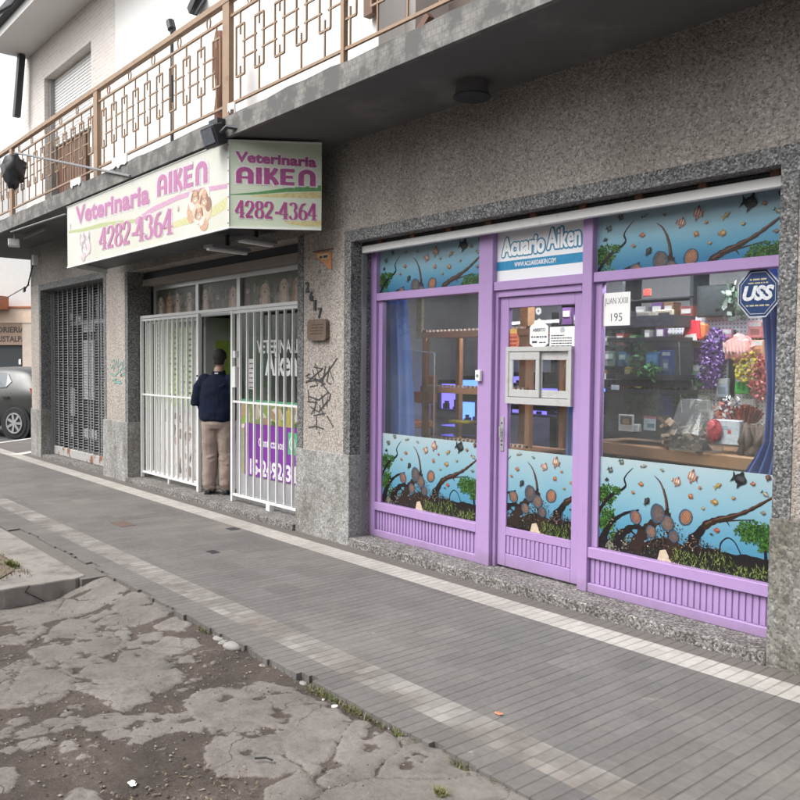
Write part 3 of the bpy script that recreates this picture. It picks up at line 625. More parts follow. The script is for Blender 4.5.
# ------------------------------------------------------------------ balcony railing
RL = empty('balcony_railing', (-8, 3.65, 3.8), 'tan painted wrought iron balcony railing with interlocking rectangles', 'railing')
yr = 3.65
MB().box(-17.1, 6, yr - .03, yr + .03, 4.855, 4.905).build('handrail', M['rust_tan'], RL)
posts = [-17.05, -13.40, -9.905, -6.72, -3.4, -.1, 3.2, 6]
for xp in posts: MB().box(xp - .06, xp + .06, yr - .025, yr + .025, 3.80, 4.856).build('post', M['rust_tan'], RL)
MB().box(-4.995, -4.955, yr - .02, yr + .02, 3.80, 4.856).build('post', M['rust_tan'], RL)
for a, b_ in zip(posts, posts[1:]):
    p = MB(); T = .006
    def hb(x0, x1, z, t=.008): p.box(x0, x1, yr - t, yr + t, z - t, z + t)
    def vb(x, z0, z1, t=.007): p.box(x - t, x + t, yr - t, yr + t, z0, z1)
    a += .06; b_ -= .06
    hb(a, b_, 4.725, .011); hb(a, b_, 3.958, .011)
    n = round((b_ - a) / .32); st = (b_ - a) / n
    for i in range(n):
        c = a + (i + .5) * st; w2 = .072
        vb(c - w2, 4.17, 4.60); vb(c + w2, 4.17, 4.60); hb(c - w2, c + w2, 4.60); hb(c - w2, c + w2, 4.17)
        vb(c, 4.52, 4.72, .0065); vb(c, 3.96, 4.25, .0065)
        if i < n - 1:
            hb(c + w2 - .03, c + st - w2 + .03, 4.45, .0065); hb(c + w2 - .03, c + st - w2 + .03, 4.31, .0065)
        if i % 2 == 0:
            xr = c + st / 2; k = 14
            p.tube([(xr + .036 * math.cos(6.283 * j / k), yr, 4.79 + .055 * math.sin(6.283 * j / k)) for j in range(k + 1)], .008, 5, False)
    p.build('panel', M['rust_tan'], RL)
# rusted post, pole and bracket on the balcony
p = MB(); rp = random.Random(2); pt = []
a0 = at_y(222, 104, 4.2)
for i in range(9): pt.append((a0.x + rp.uniform(-.02, .02), 4.2, 3.8 + i * .16))
p.tube(pt, [.075 + rp.uniform(-.012, .012) for _ in pt], 9); tag(p.build('rusted_pipe', M['rust'], smooth=True), 'flaking rusted brown pipe standing behind the balcony railing', 'pipe')
p = MB(); a0 = at_y(172, 60, 4.3); p.tube([(a0.x, 4.3, 3.8), (a0.x, 4.3, at_y(168, 32, 4.3).z)], .022, 8); p.tube([(a0.x, 4.3, at_y(168, 32, 4.3).z), (a0.x - .05, 4.3, at_y(168, 23, 4.3).z)], .05, 8)
tag(p.build('antenna_pole', M['dark_metal']), 'thin dark pole with a stubby head standing on the balcony', 'pole')
p = MB(); p.bar(at_y(192, 12, 4.42), at_y(200, -6, 4.42), .10, .1, (0, 1, 0)); p.bar(at_y(196, 14, 4.42), at_y(206, -2, 4.42), .03, .03, (0, 1, 0)); tag(p.build('wall_bracket', M['dark_metal']), 'dark bracket fixed on the white upper wall', 'bracket')

# ------------------------------------------------------------------ lettering and print tools
def glyphs(s, bold=0.0, shear=0.0, space=1.0):
    cu = bpy.data.curves.new('t', 'FONT'); cu.body = s; cu.offset = bold; cu.shear = shear; cu.space_character = space; cu.resolution_u = 3; cu.fill_mode = 'FRONT'
    ob = bpy.data.objects.new('t', cu); COL.objects.link(ob)
    dg = bpy.context.evaluated_depsgraph_get(); me = bpy.data.meshes.new_from_object(ob.evaluated_get(dg), depsgraph=dg)
    vs = [(v.co.x, v.co.y) for v in me.vertices]; fs = [tuple(p.vertices) for p in me.polygons]
    bpy.data.objects.remove(ob); bpy.data.curves.remove(cu); bpy.data.meshes.remove(me)
    return vs, fs
class Plane2:
    """2D drawing surface: origin, u axis, v axis (unit), outward normal"""
    def __init__(s, O, U, V, N): s.O, s.U, s.V, s.N = Vector(O), Vector(U), Vector(V), Vector(N); s.k = 0
    def at(s, x, y, d=0): return s.O + s.U * x + s.V * y + s.N * d
    def front(O): pass
def text(mb, pl, s, x0, y0, w, h, d=.002, bold=0.0, shear=0, space=1.0, m=None, skew=0.0, curve=None):
    vs, fs = glyphs(s, bold, shear, space)
    if not vs: return
    ax = min(v[0] for v in vs); bx = max(v[0] for v in vs); ay = min(v[1] for v in vs); by = max(v[1] for v in vs)
    P = []
    for a, b in vs:
        fx = (a - ax) / (bx - ax); fy = (b - ay) / (by - ay)
        P.append(pl.at(x0 + w * fx, y0 + h * fy + skew * fx, d))
    mb.add(P, fs, m)
def fat_text(mb, pl, s, x0, y0, w, h, d, r, n=10, m=None, skew=0.0, bold=.01, rings=1):
    """bold or outlined lettering: the same word laid round a small circle"""
    k = 0
    for q in range(rings):
        for i in range(n):
            a = 6.28319 * i / n; rr_ = r * (q + 1) / rings; text(mb, pl, s, x0 + rr_ * math.cos(a), y0 + rr_ * math.sin(a), w, h, d + .00003 * k, bold, m=m, skew=skew); k += 1
def ribbon_pts(pts, wf):
    """mitred ribbon outline of a polyline; wf(i, t, direction) gives the width"""
    n = len(pts); L = []; Rr = []
    for i in range(n):
        a = Vector(pts[max(i - 1, 0)]); b = Vector(pts[min(i + 1, n - 1)]); d = (b - a)
        d = d.normalized() if d.length > 1e-9 else Vector((1, 0)); nn = Vector((-d.y, d.x)); w = wf(i, i / max(n - 1, 1), d) / 2
        p = Vector(pts[i]); L.append(p + nn * w); Rr.append(p - nn * w)
    return L, Rr
def stroke(mb, pl, pts, wf, d, m=None, tf=lambda p: p):
    if not callable(wf): w_ = wf; wf = lambda i, t, dd: w_
    L, Rr = ribbon_pts(pts, wf); n = len(pts)
    vs = [pl.at(*tf(p), d) for p in L] + [pl.at(*tf(p), d) for p in Rr]
    mb.add(vs, [(i, i + 1, n + i + 1, n + i) for i in range(n - 1)], m)
def arc(cx, cy, rx, ry, a0, a1, n=10): return [(cx + rx * math.cos(R(a0 + (a1 - a0) * i / n)), cy + ry * math.sin(R(a0 + (a1 - a0) * i / n))) for i in range(n + 1)]
# fat rounded capitals (unit height, 0.8 wide) and high contrast digits (unit height, 0.6 wide)
FAT = {'A': ([[(.13, 0), (.13, .5)] + arc(.40, .60, .27, .27, 180, 0)[0:] + [(.67, .5), (.67, 0)], [(.2, .36), (.62, .36)]], [.26, .14]),
       'I': ([[(.2, 0), (.2, 1)]], [.27]), 'K': ([[(.13, 0), (.13, 1)], [(.24, .48), (.44, .72), (.56, 1)], [(.24, .52), (.46, .3), (.60, 0)]], [.26, .22, .24]),
       'E': ([[(.13, 0), (.13, 1)], [(.2, .9), (.66, .9)], [(.2, .5), (.58, .5)], [(.2, .1), (.66, .1)]], [.26, .2, .18, .2]),
       'N': ([[(.13, 0), (.13, .5)] + arc(.40, .60, .27, .27, 180, 0) + [(.67, .5), (.67, 0)]], [.26])}
def fat_word(mb, pl, s, x0, y0, w, h, d, m=None, skew=0.0, grow=0.0):
    adv = {'I': .44, 'K': .74}; tot = sum(adv.get(c, .84) for c in s); k = 0
    x = 0
    for c in s:
        st, ws = FAT[c]
        for pts, wd in zip(st, ws):
            stroke(mb, pl, pts, wd + grow, d + .0003 * (k % 4), m, lambda p, x=x: (x0 + (p[0] + x) * w / tot, y0 + p[1] * h + skew * ((p[0] + x) / tot))); k += 1
        x += adv.get(c, .84)
DIG = {'4': [([(.40, 1), (.0, .30)], 0), ([(-.02, .28), (.62, .28)], 0), ([(.40, 1), (.40, 0)], 0), ([(.22, .02), (.60, .02)], 0)],
       '2': [(arc(.28, .72, .22, .26, 190, -20) + [(.40, .48), (.05, .06)], 0), ([(.03, .06), (.52, .06)], .10)],
       '8': [(arc(.29, .76, .19, .22, 90, 450, 18), 0), (arc(.29, .27, .23, .26, 90, 450, 18), 0)],
       '3': [(arc(.27, .76, .20, .22, 165, -70), 0), (arc(.27, .27, .23, .26, 80, -165), 0)],
       '6': [(arc(.30, .28, .22, .27, 90, 450, 18), 0), ([(.48, .97), (.25, .88), (.11, .6), (.09, .3)], 0)],
       '-': [([(.05, .36), (.30, .36)], .10)]}
def digits(mb, pl, s, x0, y0, w, h, d, m=None, skew=0.0):
    adv = {'-': .36}; tot = sum(adv.get(c, .66) for c in s); x = 0; k = 0
    for c in s:
        for pts, ex in DIG[c]:
            stroke(mb, pl, pts, (lambda i, t, dd, ex=ex: .05 + ex + .17 * abs(dd.y) ** 1.3), d + .0003 * (k % 5), m, lambda p, x=x: (x0 + (p[0] + x) * w / tot, y0 + p[1] * h + skew * ((p[0] + x) / tot))); k += 1
        x += adv.get(c, .66)

def small_print(mb, pl, x, y, w, h, d, seed=1):
    """a line of print too small to read: a row of short dashes"""
    r = random.Random(seed); a = x
    while a < x + w:
        L = h * r.uniform(.6, 3.2); b = min(a + L, x + w); mb.add([pl.at(a, y, d), pl.at(b, y, d), pl.at(b, y + h * .7, d), pl.at(a, y + h * .7, d)], [(0, 1, 2, 3)]); a = b + h * .5

def clip_rect(poly, x0, x1, y0, y1):
    for ax, lim, sg in ((0, x0, 1), (0, x1, -1), (1, y0, 1), (1, y1, -1)):
        out = []
        for i in range(len(poly)):
            a, b = poly[i - 1], poly[i]; da = (a[ax] - lim) * sg; db = (b[ax] - lim) * sg
            if (da >= 0) != (db >= 0):
                t = da / (da - db); out.append((a[0] + (b[0] - a[0]) * t, a[1] + (b[1] - a[1]) * t))
            if db >= 0: out.append(b)
        poly = out
        if len(poly) < 3: return []
    return poly
class Print:
    """a printed sheet: coloured shapes cut to the sheet's rectangle, each lying a hair above the last"""
    def __init__(s, pl, rect, step=.000009, d0=.0006):
        s.pl, s.rect, s.step, s.d = pl, rect, step, d0; s.mb = MB(); s.mats = []; s.tf = lambda p: p
    def mi(s, mat):
        if mat not in s.mats: s.mats.append(mat)
        return s.mats.index(mat)
    def tri(s, poly, mat):
        q = clip_rect([s.tf(p) for p in poly], *s.rect)
        if len(q) >= 3: s.mb.add([s.pl.at(x, y, s.d) for x, y in q], [tuple(range(len(q)))], s.mi(mat))
    def poly(s, pts, col):
        mat = col if not isinstance(col, tuple) else fl(col, .35); s.d += s.step
        for t in tessellate_polygon([[Vector((x, y, 0)) for x, y in pts]]): s.tri([pts[i] for i in t], mat)
    def ribbon(s, pts, w0, w1, col, wob=0):
        mat = fl(col, .35); s.d += s.step; rr_ = random.Random(len(pts) * 31 + int(w0 * 1e4))
        P = []
        for i in range(len(pts) - 1):      # a smoother, slightly knotty line
            for j in range(4):
                t = j / 4; P.append((pts[i][0] * (1 - t) + pts[i + 1][0] * t, pts[i][1] * (1 - t) + pts[i + 1][1] * t))
        P.append(pts[-1])
        for _ in range(2): P = [P[0]] + [((P[i - 1][0] + 2 * P[i][0] + P[i + 1][0]) / 4, (P[i - 1][1] + 2 * P[i][1] + P[i + 1][1]) / 4) for i in range(1, len(P) - 1)] + [P[-1]]
        L, Rr = ribbon_pts(P, lambda i, t, d: (w0 + (w1 - w0) * t) * (1 + wob * rr_.uniform(-1, 1)))
        for i in range(len(P) - 1):
            a, b, c, d = tuple(L[i]), tuple(L[i + 1]), tuple(Rr[i + 1]), tuple(Rr[i])
            s.tri([a, b, c], mat); s.tri([a, c, d], mat)
    def ell(s, c, rx, ry, rot, col, n=16):
        ca, sa = math.cos(rot), math.sin(rot)
        s.poly([(c[0] + rx * math.cos(6.283 * i / n) * ca - ry * math.sin(6.283 * i / n) * sa, c[1] + rx * math.cos(6.283 * i / n) * sa + ry * math.sin(6.283 * i / n) * ca) for i in range(n)], col)
    def fish(s, c, L, d, col, col2, tall=.42, fin=1.0, stripes=0, rot=0.0):
        ca, sa = math.cos(rot), math.sin(rot)
        T = lambda q: (c[0] + d * (q[0] * ca - q[1] * sa) * L, c[1] + (q[0] * sa + q[1] * ca) * L)
        s.poly([T(p) for p in [(-.25, 0), (-.62, .26 * fin), (-.52, .02), (-.66, -.24 * fin)]], col2)
        s.poly([T(p) for p in [(-.2, tall * .6), (.02, tall * (1 + .5 * fin)), (.2, tall * .7)]], col2)
        s.poly([T(p) for p in [(-.15, -tall * .6), (-.1, -tall * (1 + .5 * fin)), (.15, -tall * .7)]], col2)
        s.poly([T((.42 * math.cos(6.283 * i / 14), tall * math.sin(6.283 * i / 14) * (1 if math.cos(6.283 * i / 14) < .3 else .85))) for i in range(14)], col)
        s.poly([T((.05 + .30 * math.cos(6.283 * i / 10), tall * .2 + tall * .42 * math.sin(6.283 * i / 10))) for i in range(10)], tuple(min(1, q * 1.5 + .02) for q in col)); s.poly([T((.02 + .30 * math.cos(3.1416 + 3.1416 * i / 8), -tall * .35 + tall * .5 * math.sin(3.1416 + 3.1416 * i / 8))) for i in range(9)], tuple(q * .6 for q in col))
        for k in range(stripes):
            x = -.22 + .5 * k / max(stripes - 1, 1); hh = tall * math.sqrt(max(0, 1 - (x / .42) ** 2)) * .95
            s.poly([T(p) for p in [(x - .04, -hh), (x + .04, -hh), (x + .05, hh), (x - .03, hh)]], col2)
        s.ell(T((.28, tall * .15)), .035 * L, .035 * L, 0, (.02, .02, .02), 6)
    def discus(s, c, rx, ry, rot, body, stripe):
        rx *= .80; ry *= .82; body = (body[0] * .80 + .03, body[1] * .66 + .01, body[2] * .5); stripe = (.035, .075, .10)
        s.ell(c, rx * 1.16, ry * 1.15, rot, (.025, .055, .10), 20); s.ell((c[0] - rx * .25, c[1]), rx * 1.1, ry * 1.22, rot, (.04, .08, .13), 18); s.ell(c, rx, ry, rot, body, 20)
        ca, sa = math.cos(rot), math.sin(rot)
        s.ell((c[0] + rx * .1, c[1] + ry * .15), rx * .62, ry * .62, rot, tuple(min(1, q * 1.35) for q in body), 16)
        for k in range(8):
            x = (-.8 + 1.6 * k / 7); hh = math.sqrt(max(0, 1 - x * x)) * .92; x *= rx
            q = [(x - .0018, -hh * ry), (x + .0018, -hh * ry), (x + .0024, hh * ry), (x - .0012, hh * ry)]
            s.poly([(c[0] + a * ca - b * sa, c[1] + a * sa + b * ca) for a, b in q], stripe)
        s.ell((c[0] + rx * .72, c[1] + ry * .2), .004, .004, 0, (.01, .01, .01), 6)
    def clump(s, c, rx, ry, n, cols, leaf=.012, seed=1, back=True):
        r = random.Random(seed); n = int(n * 1.6); leaf *= 1.25
        if back:
            for _ in range(7): s.ell((c[0] + rx * r.uniform(-.5, .5), c[1] + ry * r.uniform(-.45, .4)), rx * r.uniform(.3, .5), ry * r.uniform(.35, .55), 0, cols[-1], 10)
        for i in range(n):
            a = r.uniform(0, 6.283); q = math.sqrt(r.random()); x, y = c[0] + rx * q * math.cos(a), c[1] + ry * q * math.sin(a); b = r.uniform(0, 6.283); L = leaf * r.uniform(.6, 1.4)
            if i % 6 == 0: s.d += s.step
            s.tri([(x, y), (x + L * math.cos(b - .5), y + L * math.sin(b - .5)), (x + L * 1.5 * math.cos(b), y + L * 1.5 * math.sin(b))], fl(cols[r.randrange(len(cols))], .35))
            s.tri([(x, y), (x + L * 1.5 * math.cos(b), y + L * 1.5 * math.sin(b)), (x + L * math.cos(b + .5), y + L * math.sin(b + .5))], fl(cols[r.randrange(len(cols))], .35))
    def build(s, name, parent=None): return s.mb.build(name, s.mats, parent, recalc=False)

def water_print():
    m, nt, b = base('printed_water', .3, 0, .5); co = nt.nodes.new('ShaderNodeTexCoord').outputs['Generated']
    sp = nt.nodes.new('ShaderNodeSeparateXYZ'); nt.links.new(co, sp.inputs[0])
    n = noise(nt, co, 1.7, 3); v = math_(nt, 'ADD', sp.outputs[2], math_(nt, 'MULTIPLY', math_(nt, 'SUBTRACT', n, .5), .35))
    nt.links.new(ramp(nt, v, [(.05, (.035, .15, .27)), (.3, (.08, .25, .37)), (.6, (.19, .355, .435)), (.85, (.29, .42, .47)), (1, (.36, .445, .47))]), b.inputs['Base Color']); return m
WATER = water_print()
AW, AH = 1.25, .63
def aquascape(name, parent, x0, x1, z0, z1, y, u0=0, u1=1, v0=0, v1=1, seed=1):
    pl = Plane2((x0, y, z0), (1, 0, 0), (0, 0, 1), (0, -1, 0)); W, H = x1 - x0, z1 - z0
    P = Print(pl, (0, W, 0, H)); kx = W / (AW * (u1 - u0)); kz = H / (AH * (v1 - v0))
    P.tf = lambda p: ((p[0] - u0 * AW) * kx, (p[1] - v0 * AH) * kz)
    U = lambda L: [(a * AW, b * AH) for a, b in L]
    P.poly([(u0 * AW, v0 * AH), (u1 * AW, v0 * AH), (u1 * AW, v1 * AH), (u0 * AW, v1 * AH)], WATER)
    r0 = random.Random(77)
    blk, brn, brn2 = (.012, .010, .011), (.030, .017, .013), (.10, .055, .04)
    gr = [(.022, .072, .014), (.04, .125, .022), (.085, .19, .04), (.012, .036, .010)]
    # far haze of rock and water plants
    P.clump((.05 * AW, .60 * AH), .085, .075, 110, gr, .010, 1); P.clump((.05 * AW, .33 * AH), .085, .09, 120, gr, .010, 2); P.clump((.13 * AW, .16 * AH), .09, .05, 80, gr, .009, 31)
    P.ribbon(U([(-.02, .35), (.03, .50), (.076, .596), (.144, .662), (.178, .719), (.158, .786), (.18, .849), (.217, .915)]), .030, .004, blk, .15)
    P.clump((.11 * AW, .66 * AH), .03, .014, 25, gr, .010, 3)
    P.ribbon(U([(.0, .0), (.03, .15), (.06, .24), (.099, .330), (.166, .422), (.26, .481)]), .05, .012, blk, .2)
    P.ribbon(U([(.44, .35), (.432, .544), (.425, .636), (.406, .741), (.384, .814), (.351, .86)]), .030, .005, brn2, .1)
    P.ribbon(U([(.445, .40), (.438, .544), (.431, .636), (.412, .741)]), .012, .004, blk)
    P.ribbon(U([(.54, .10), (.565, .215), (.614, .337), (.653, .44), (.709, .502), (.787, .554), (.862, .619), (.935, .71), (1.02, .825)]), .065, .012, brn, .2)
    P.ribbon(U([(.653, .45), (.709, .512), (.787, .564), (.862, .629), (.935, .72), (1.02, .83)]), .012, .005, brn2, .2)
    P.ribbon(U([(.69, .48), (.725, .497), (.818, .531), (.906, .56)]), .020, .004, brn, .2); P.ribbon(U([(.76, .53), (.775, .49), (.785, .46)]), .014, .002, brn)
    P.ribbon(U([(.735, .15), (.735, .288), (.774, .36), (.813, .329), (.855, .18)]), .010, .007, blk, .1)
    P.ribbon(U([(.10, .10), (.13, .22), (.19, .27), (.25, .2)]), .02, .012, blk, .2)
    mass = U([(-.01, .12), (.06, .11), (.111, .09), (.16, .13), (.208, .12), (.25, .17), (.30, .15), (.36, .21), (.42, .24), (.47, .20), (.496, .22), (.549, .18), (.62, .22), (.696, .20), (.776, .17), (.85, .15), (.912, .19), (1.01, .22), (1.01, -.01), (-.01, -.01)])
    P.poly(mass, (.014, .012, .012))
    P.clump((.27 * AW, .10 * AH), .26, .05, 150, [(.028, .018, .015), blk, blk, (.10, .075, .06), (.03, .045, .018)], .008, 5, False)
    P.clump((.36 * AW, .20 * AH), .15, .06, 110, [brn, blk, blk, (.15, .09, .06)], .007, 15, False); P.clump((.66 * AW, .20 * AH), .14, .03, 60, [brn, blk, blk, (.20, .14, .10)], .007, 16, False)
    P.clump((.10 * AW, .07 * AH), .10, .04, 60, [(.25, .24, .19), blk, (.12, .13, .08)], .011, 6, False)
    P.poly(U([(.38, -.01), (.395, .10), (.43, .12), (.45, .05), (.50, -.01)]), (.55, .46, .33))
    # tangle of dark roots behind the shoal
    for L_, a_, b_ in (([(.24, .05), (.27, .20), (.33, .34), (.40, .42), (.44, .55)], .10, .02), ([(.50, .02), (.47, .20), (.45, .34), (.44, .50)], .11, .03), ([(.55, .05), (.56, .18), (.60, .30), (.64, .40)], .10, .05), ([(.12, .05), (.16, .20), (.22, .30), (.30, .30)], .07, .02), ([(.60, .12), (.70, .20), (.80, .16), (.9, .20), (1.0, .16)], .05, .03), ([(.02, .02), (.05, .20), (.10, .36)], .06, .03), ([(.28, .30), (.24, .36), (.21, .35)], .02, .006)):
        P.ribbon(U(L_), a_, b_, r0.choice([blk, (.03, .018, .015)]), .3)
    P.clump((.44 * AW, .26 * AH), .13, .10, 90, [(.05, .028, .02), blk, blk, (.11, .06, .045)], .007, 21, False); P.clump((.60 * AW, .22 * AH), .07, .07, 50, [(.06, .032, .024), blk, blk], .007, 22, False)
    for _ in range(40): P.ell((r0.uniform(.08, .60) * AW, r0.uniform(.10, .34) * AH), .007, .0035, r0.uniform(0, 3), r0.choice([(.36, .27, .20), (.24, .14, .09), (.45, .38, .30)]), 6)
    # discus shoal
    P.discus((.342 * AW, .276 * AH), .040, .042, .2, (.30, .17, .11), (.07, .16, .24)); P.discus((.243 * AW, .400 * AH), .045, .050, .5, (.33, .16, .10), (.10, .20, .27))
    P.discus((.439 * AW, .391 * AH), .050, .052, .1, (.20, .14, .13), (.05, .13, .22)); P.discus((.38 * AW, .477 * AH), .055, .065, .0, (.12, .10, .12), (.04, .09, .17)); P.discus((.545 * AW, .484 * AH), .048, .055, -.4, (.42, .20, .10), (.14, .20, .24))
    P.discus((.48 * AW, .27 * AH), .038, .040, .2, (.17, .10, .08), (.06, .12, .18))
    # lawn of thin leaves
    r = random.Random(8)
    gl = [(.13, .21, .045), (.20, .28, .07), (.07, .12, .025), (.28, .33, .12), (.03, .05, .012)]
    for i in range(420):
        u = r.uniform(.46, 1.0); top_ = .17 + .03 * math.sin(u * 19) - .02; v = r.uniform(-.03, top_ - (.05 if .80 < u < .9 else 0)); x, yv = u * AW, v * AH
        if i % 10 == 0: P.d += P.step
        a = r.uniform(.6, 2.5); L = r.uniform(.015, .035); P.tri([(x - .0025, yv), (x + .0025, yv), (x + L * math.cos(a), yv + L * math.sin(a))], fl(gl[r.randrange(5)], .35))
    P.ribbon(U([(.975, .1), (.969, .30), (.955, .40)]), .02, .012, blk); P.clump((.915 * AW, .44 * AH), .125, .068, 260, gr, .009, 7); P.clump((.975 * AW, .33 * AH), .05, .035, 50, gr, .011, 9)
    # single fish
    og, rd, gd, bk, wt = (.30, .12, .05), (.28, .065, .04), (.30, .20, .07), (.025, .025, .028), (.42, .33, .26)
    for (u, v, L, d, c1, c2, t, f, st, ro) in [(.272, .757, .05, 1, og, brn2, .34, .7, 0, 0), (.567, .703, .045, -1, og, rd, .42, .8, 0, .6), (.703, .678, .062, 1, gd, og, .34, .8, 2, 0), (.489, .828, .074, 1, wt, rd, .42, 1, 3, -.3), (.572, .90, .085, -1, wt, rd, .45, 1.3, 3, .3),
            (.72, .844, .07, 1, gd, (.3, .26, .1), .18, 1.3, 0, .6), (.835, .925, .115, 1, bk, bk, .36, 1.6, 0, -.25), (.311, .591, .075, 1, bk, (.05, .07, .05), .28, .8, 0, 1.0), (.962, .816, .06, 1, (.25, .25, .2), bk, .22, 1, 0, -.5), (.072, .866, .055, 1, (.10, .12, .10), bk, .34, 1.5, 2, -.4),
            (.144, .966, .05, 1, (.14, .16, .12), bk, .34, 1.5, 2, -.5), (.288, .951, .06, 1, (.24, .25, .19), bk, .16, .8, 0, .3), (.974, .974, .05, 1, brn2, bk, .4, .5, 0, 1.3), (.718, .407, .05, 1, rd, og, .34, .7, 0, 0), (.955, .639, .04, 1, (.16, .13, .09), bk, .3, .7, 0, 0), (.69, .36, .03, 1, bk, bk, .25, .6, 0, 0), (.64, .60, .03, 1, gd, og, .34, .7, 0, .2), (.22, .66, .035, -1, og, brn2, .34, .7, 0, .3), (.80, .74, .035, -1, gd, brn2, .3, .8, 0, -.3), (.90, .90, .04, 1, og, brn2, .34, .8, 0, .2), (.40, .93, .035, 1, (.2, .2, .15), bk, .3, .8, 0, -.2), (.62, .80, .03, 1, og, rd, .34, .7, 0, .5), (.05, .76, .04, 1, bk, bk, .3, 1.3, 0, .4), (.82, .45, .022, 1, bk, bk, .25, .6, 0, 0)]:
        P.fish((u * AW, v * AH), L * .84, d, c1, c2, t, f, st, ro)
    for i in range(30):
        u, v = r.uniform(.52, .8), r.uniform(.17, .28); P.ell((u * AW, v * AH), .005, .0025, r.uniform(0, 3), (.30, .20, .14), 6)
    return P.build(name, parent)

# ------------------------------------------------------------------ lilac aquarium shopfront
YS = 4.72
SF = empty('shopfront', (-4, YS, .075), 'lilac painted timber shopfront with two aquarium printed windows and a central door', 'shopfront')
LM = M['lilac']
f = MB(); Y0, Y1 = YS, YS + .09
f.box(-6.0, -5.918, Y0, Y1, .075, 2.80); f.box(-4.605, -4.455, Y0 - .012, Y1, .075, 2.80); f.box(-3.598, -3.515, Y0 - .012, Y1, .075, 2.80); f.box(-2.20, -2.12, Y0, Y1, .075, 2.80)
for a, b_ in ((-5.917, -4.606), (-4.454, -3.599), (-3.514, -2.201)):
    f.box(a, b_, Y0 + .002, Y1, 2.236, 2.305); f.box(a, b_, Y0 + .004, Y1, 2.72, 2.80)
for a, b_ in ((-5.917, -4.606), (-3.514, -2.201)):
    f.box(a, b_, Y0 - .006, Y1, .318, .392); f.box(a, b_, Y0 - .004, Y1, .075, .138)
    f.box(a, a + .055, Y0 + .03, Y1 - .01, .392, 2.236); f.box(b_ - .04, b_, Y0 + .03, Y1 - .01, .392, 2.236)
f.build('frame', LM, SF, bevel=.004)
f = MB(); f.box(-4.454, -4.425, Y0 + .025, Y1, .075, 2.236); f.box(-3.625, -3.599, Y0 + .025, Y1, .075, 2.236); f.box(-4.425, -3.625, Y0 + .025, Y1, 2.185, 2.236); f.build('door_frame', LM, SF, bevel=.003)
for a, b_ in ((-5.917, -4.606), (-3.514, -2.201)):
    k = MB(); k.box(a, b_, Y0 + .03, Y1, .138, .318)
    n = int((b_ - a) / .042)
    for i in range(n): k.box(a + .012 + i * .042, a + .042 + i * .042, Y0 + .021, Y0 + .0301, .139, .317)
    k.build('kick_panel', LM, SF, bevel=.0025)
    gl = MB().box(a + .055, b_ - .04, Y0 + .052, Y0 + .058, .392, 2.236); wn = gl.build('window', M['glass'], SF)
    aquascape('aquarium_print', wn, a + .055, b_ - .04, .393, 1.03, Y0 + .05)
    tp = MB().box(a, b_, Y0 + .045, Y0 + .055, 2.305, 2.72).build('transom_panel', fl((.5, .6, .65)), SF)
    aquascape('aquarium_print', tp, a + .004, b_ - .004, 2.306, 2.70, Y0 + .044, 0, 1, .42, 1.03)
# door leaf
D = MB(); dy0, dy1 = Y0 + .05, Y0 + .092; DX0, DX1, GX0, GX1 = -4.424, -3.626, -4.335, -3.705
D.box(DX0, GX0, dy0, dy1, .09, 2.184); D.box(GX1, DX1, dy0, dy1, .09, 2.184); D.box(GX0, GX1, dy0, dy1, 2.10, 2.184); D.box(GX0, GX1, dy0, dy1, .335, .398); D.box(GX0, GX1, dy0, dy1, .09, .19)
D.box(GX0, GX1, dy0 + .012, dy1 - .005, .19, .335)
for i in range(15): D.box(GX0 + .006 + i * .042, GX0 + .036 + i * .042, dy0 + .004, dy0 + .0121, .194, .331)
dr = D.build('door', LM, SF, bevel=.003)
MB().box(GX0, GX1, dy0 + .018, dy0 + .023, .398, 2.10).build('pane', M['glass'], dr)
aquascape('aquarium_print', dr, GX0 + .002, GX1 - .002, .40, 1.01, dy0 + .016, .19, .70)
h = MB(); h.box(-4.40, -4.365, dy0 - .008, dy0, .99, 1.26); h.tube([(-4.383, dy0 - .03, 1.10), (-4.383, dy0 - .03, 1.18)], .009, 8); h.tube([(-4.383, dy0 - .03, 1.14), (-4.383, dy0, 1.14)], .007, 8); h.build('handle', M['alu'], dr, bevel=.002)
h = MB()
for z in (1.04, 1.07, 1.21): h.tube([(-4.383, dy0 - .012, z), (-4.383, dy0 - .006, z)], .007, 8)
h.build('lock', M['black'], dr)
h = MB(); hx0, hx1, hz0, hz1 = GX0, GX1, 1.365, 1.80
for a, b_, c, d_ in ((hx0, hx1, hz1 - .035, hz1), (hx0, hx1, hz0, hz0 + .05), (hx0, hx0 + .03, hz0 + .05, hz1 - .035), (hx1 - .03, hx1, hz0 + .05, hz1 - .035)): h.box(a, b_, dy0 - .03, dy0 + .017, c, d_)
xm = (hx0 + hx1) / 2 - .02
for a, yy in ((hx0 + .03, -.024), (xm, .0)):
    b_ = a + .30; z0, z1 = hz0 + .055, hz1 - .04
    for q in ((a, b_, z1 - .06, z1), (a, b_, z0, z0 + .055), (a, a + .04, z0 + .055, z1 - .06), (b_ - .035, b_, z0 + .055, z1 - .06)): h.box(q[0], q[1], dy0 + yy, dy0 + yy + .014, q[2], q[3])
h.build('serving_hatch', simple('hatch_aluminium', (.50, .50, .49), .4, .15, var=.08, scale=9, dirt=(.34, .32, .30), dscale=9), dr, bevel=.002)
# bell on the post, sign above the door
MB().box(-4.60, -4.545, YS - .045, YS - .012, 1.53, 1.62).build('bell', M['iron_white'], SF, bevel=.008, seg=2)
h = MB(); h.tube([(-4.572, YS - .05, 1.575), (-4.572, YS - .045, 1.575)], .012, 10); h.build('bell_button', fl((.25, .25, .26)), SF)

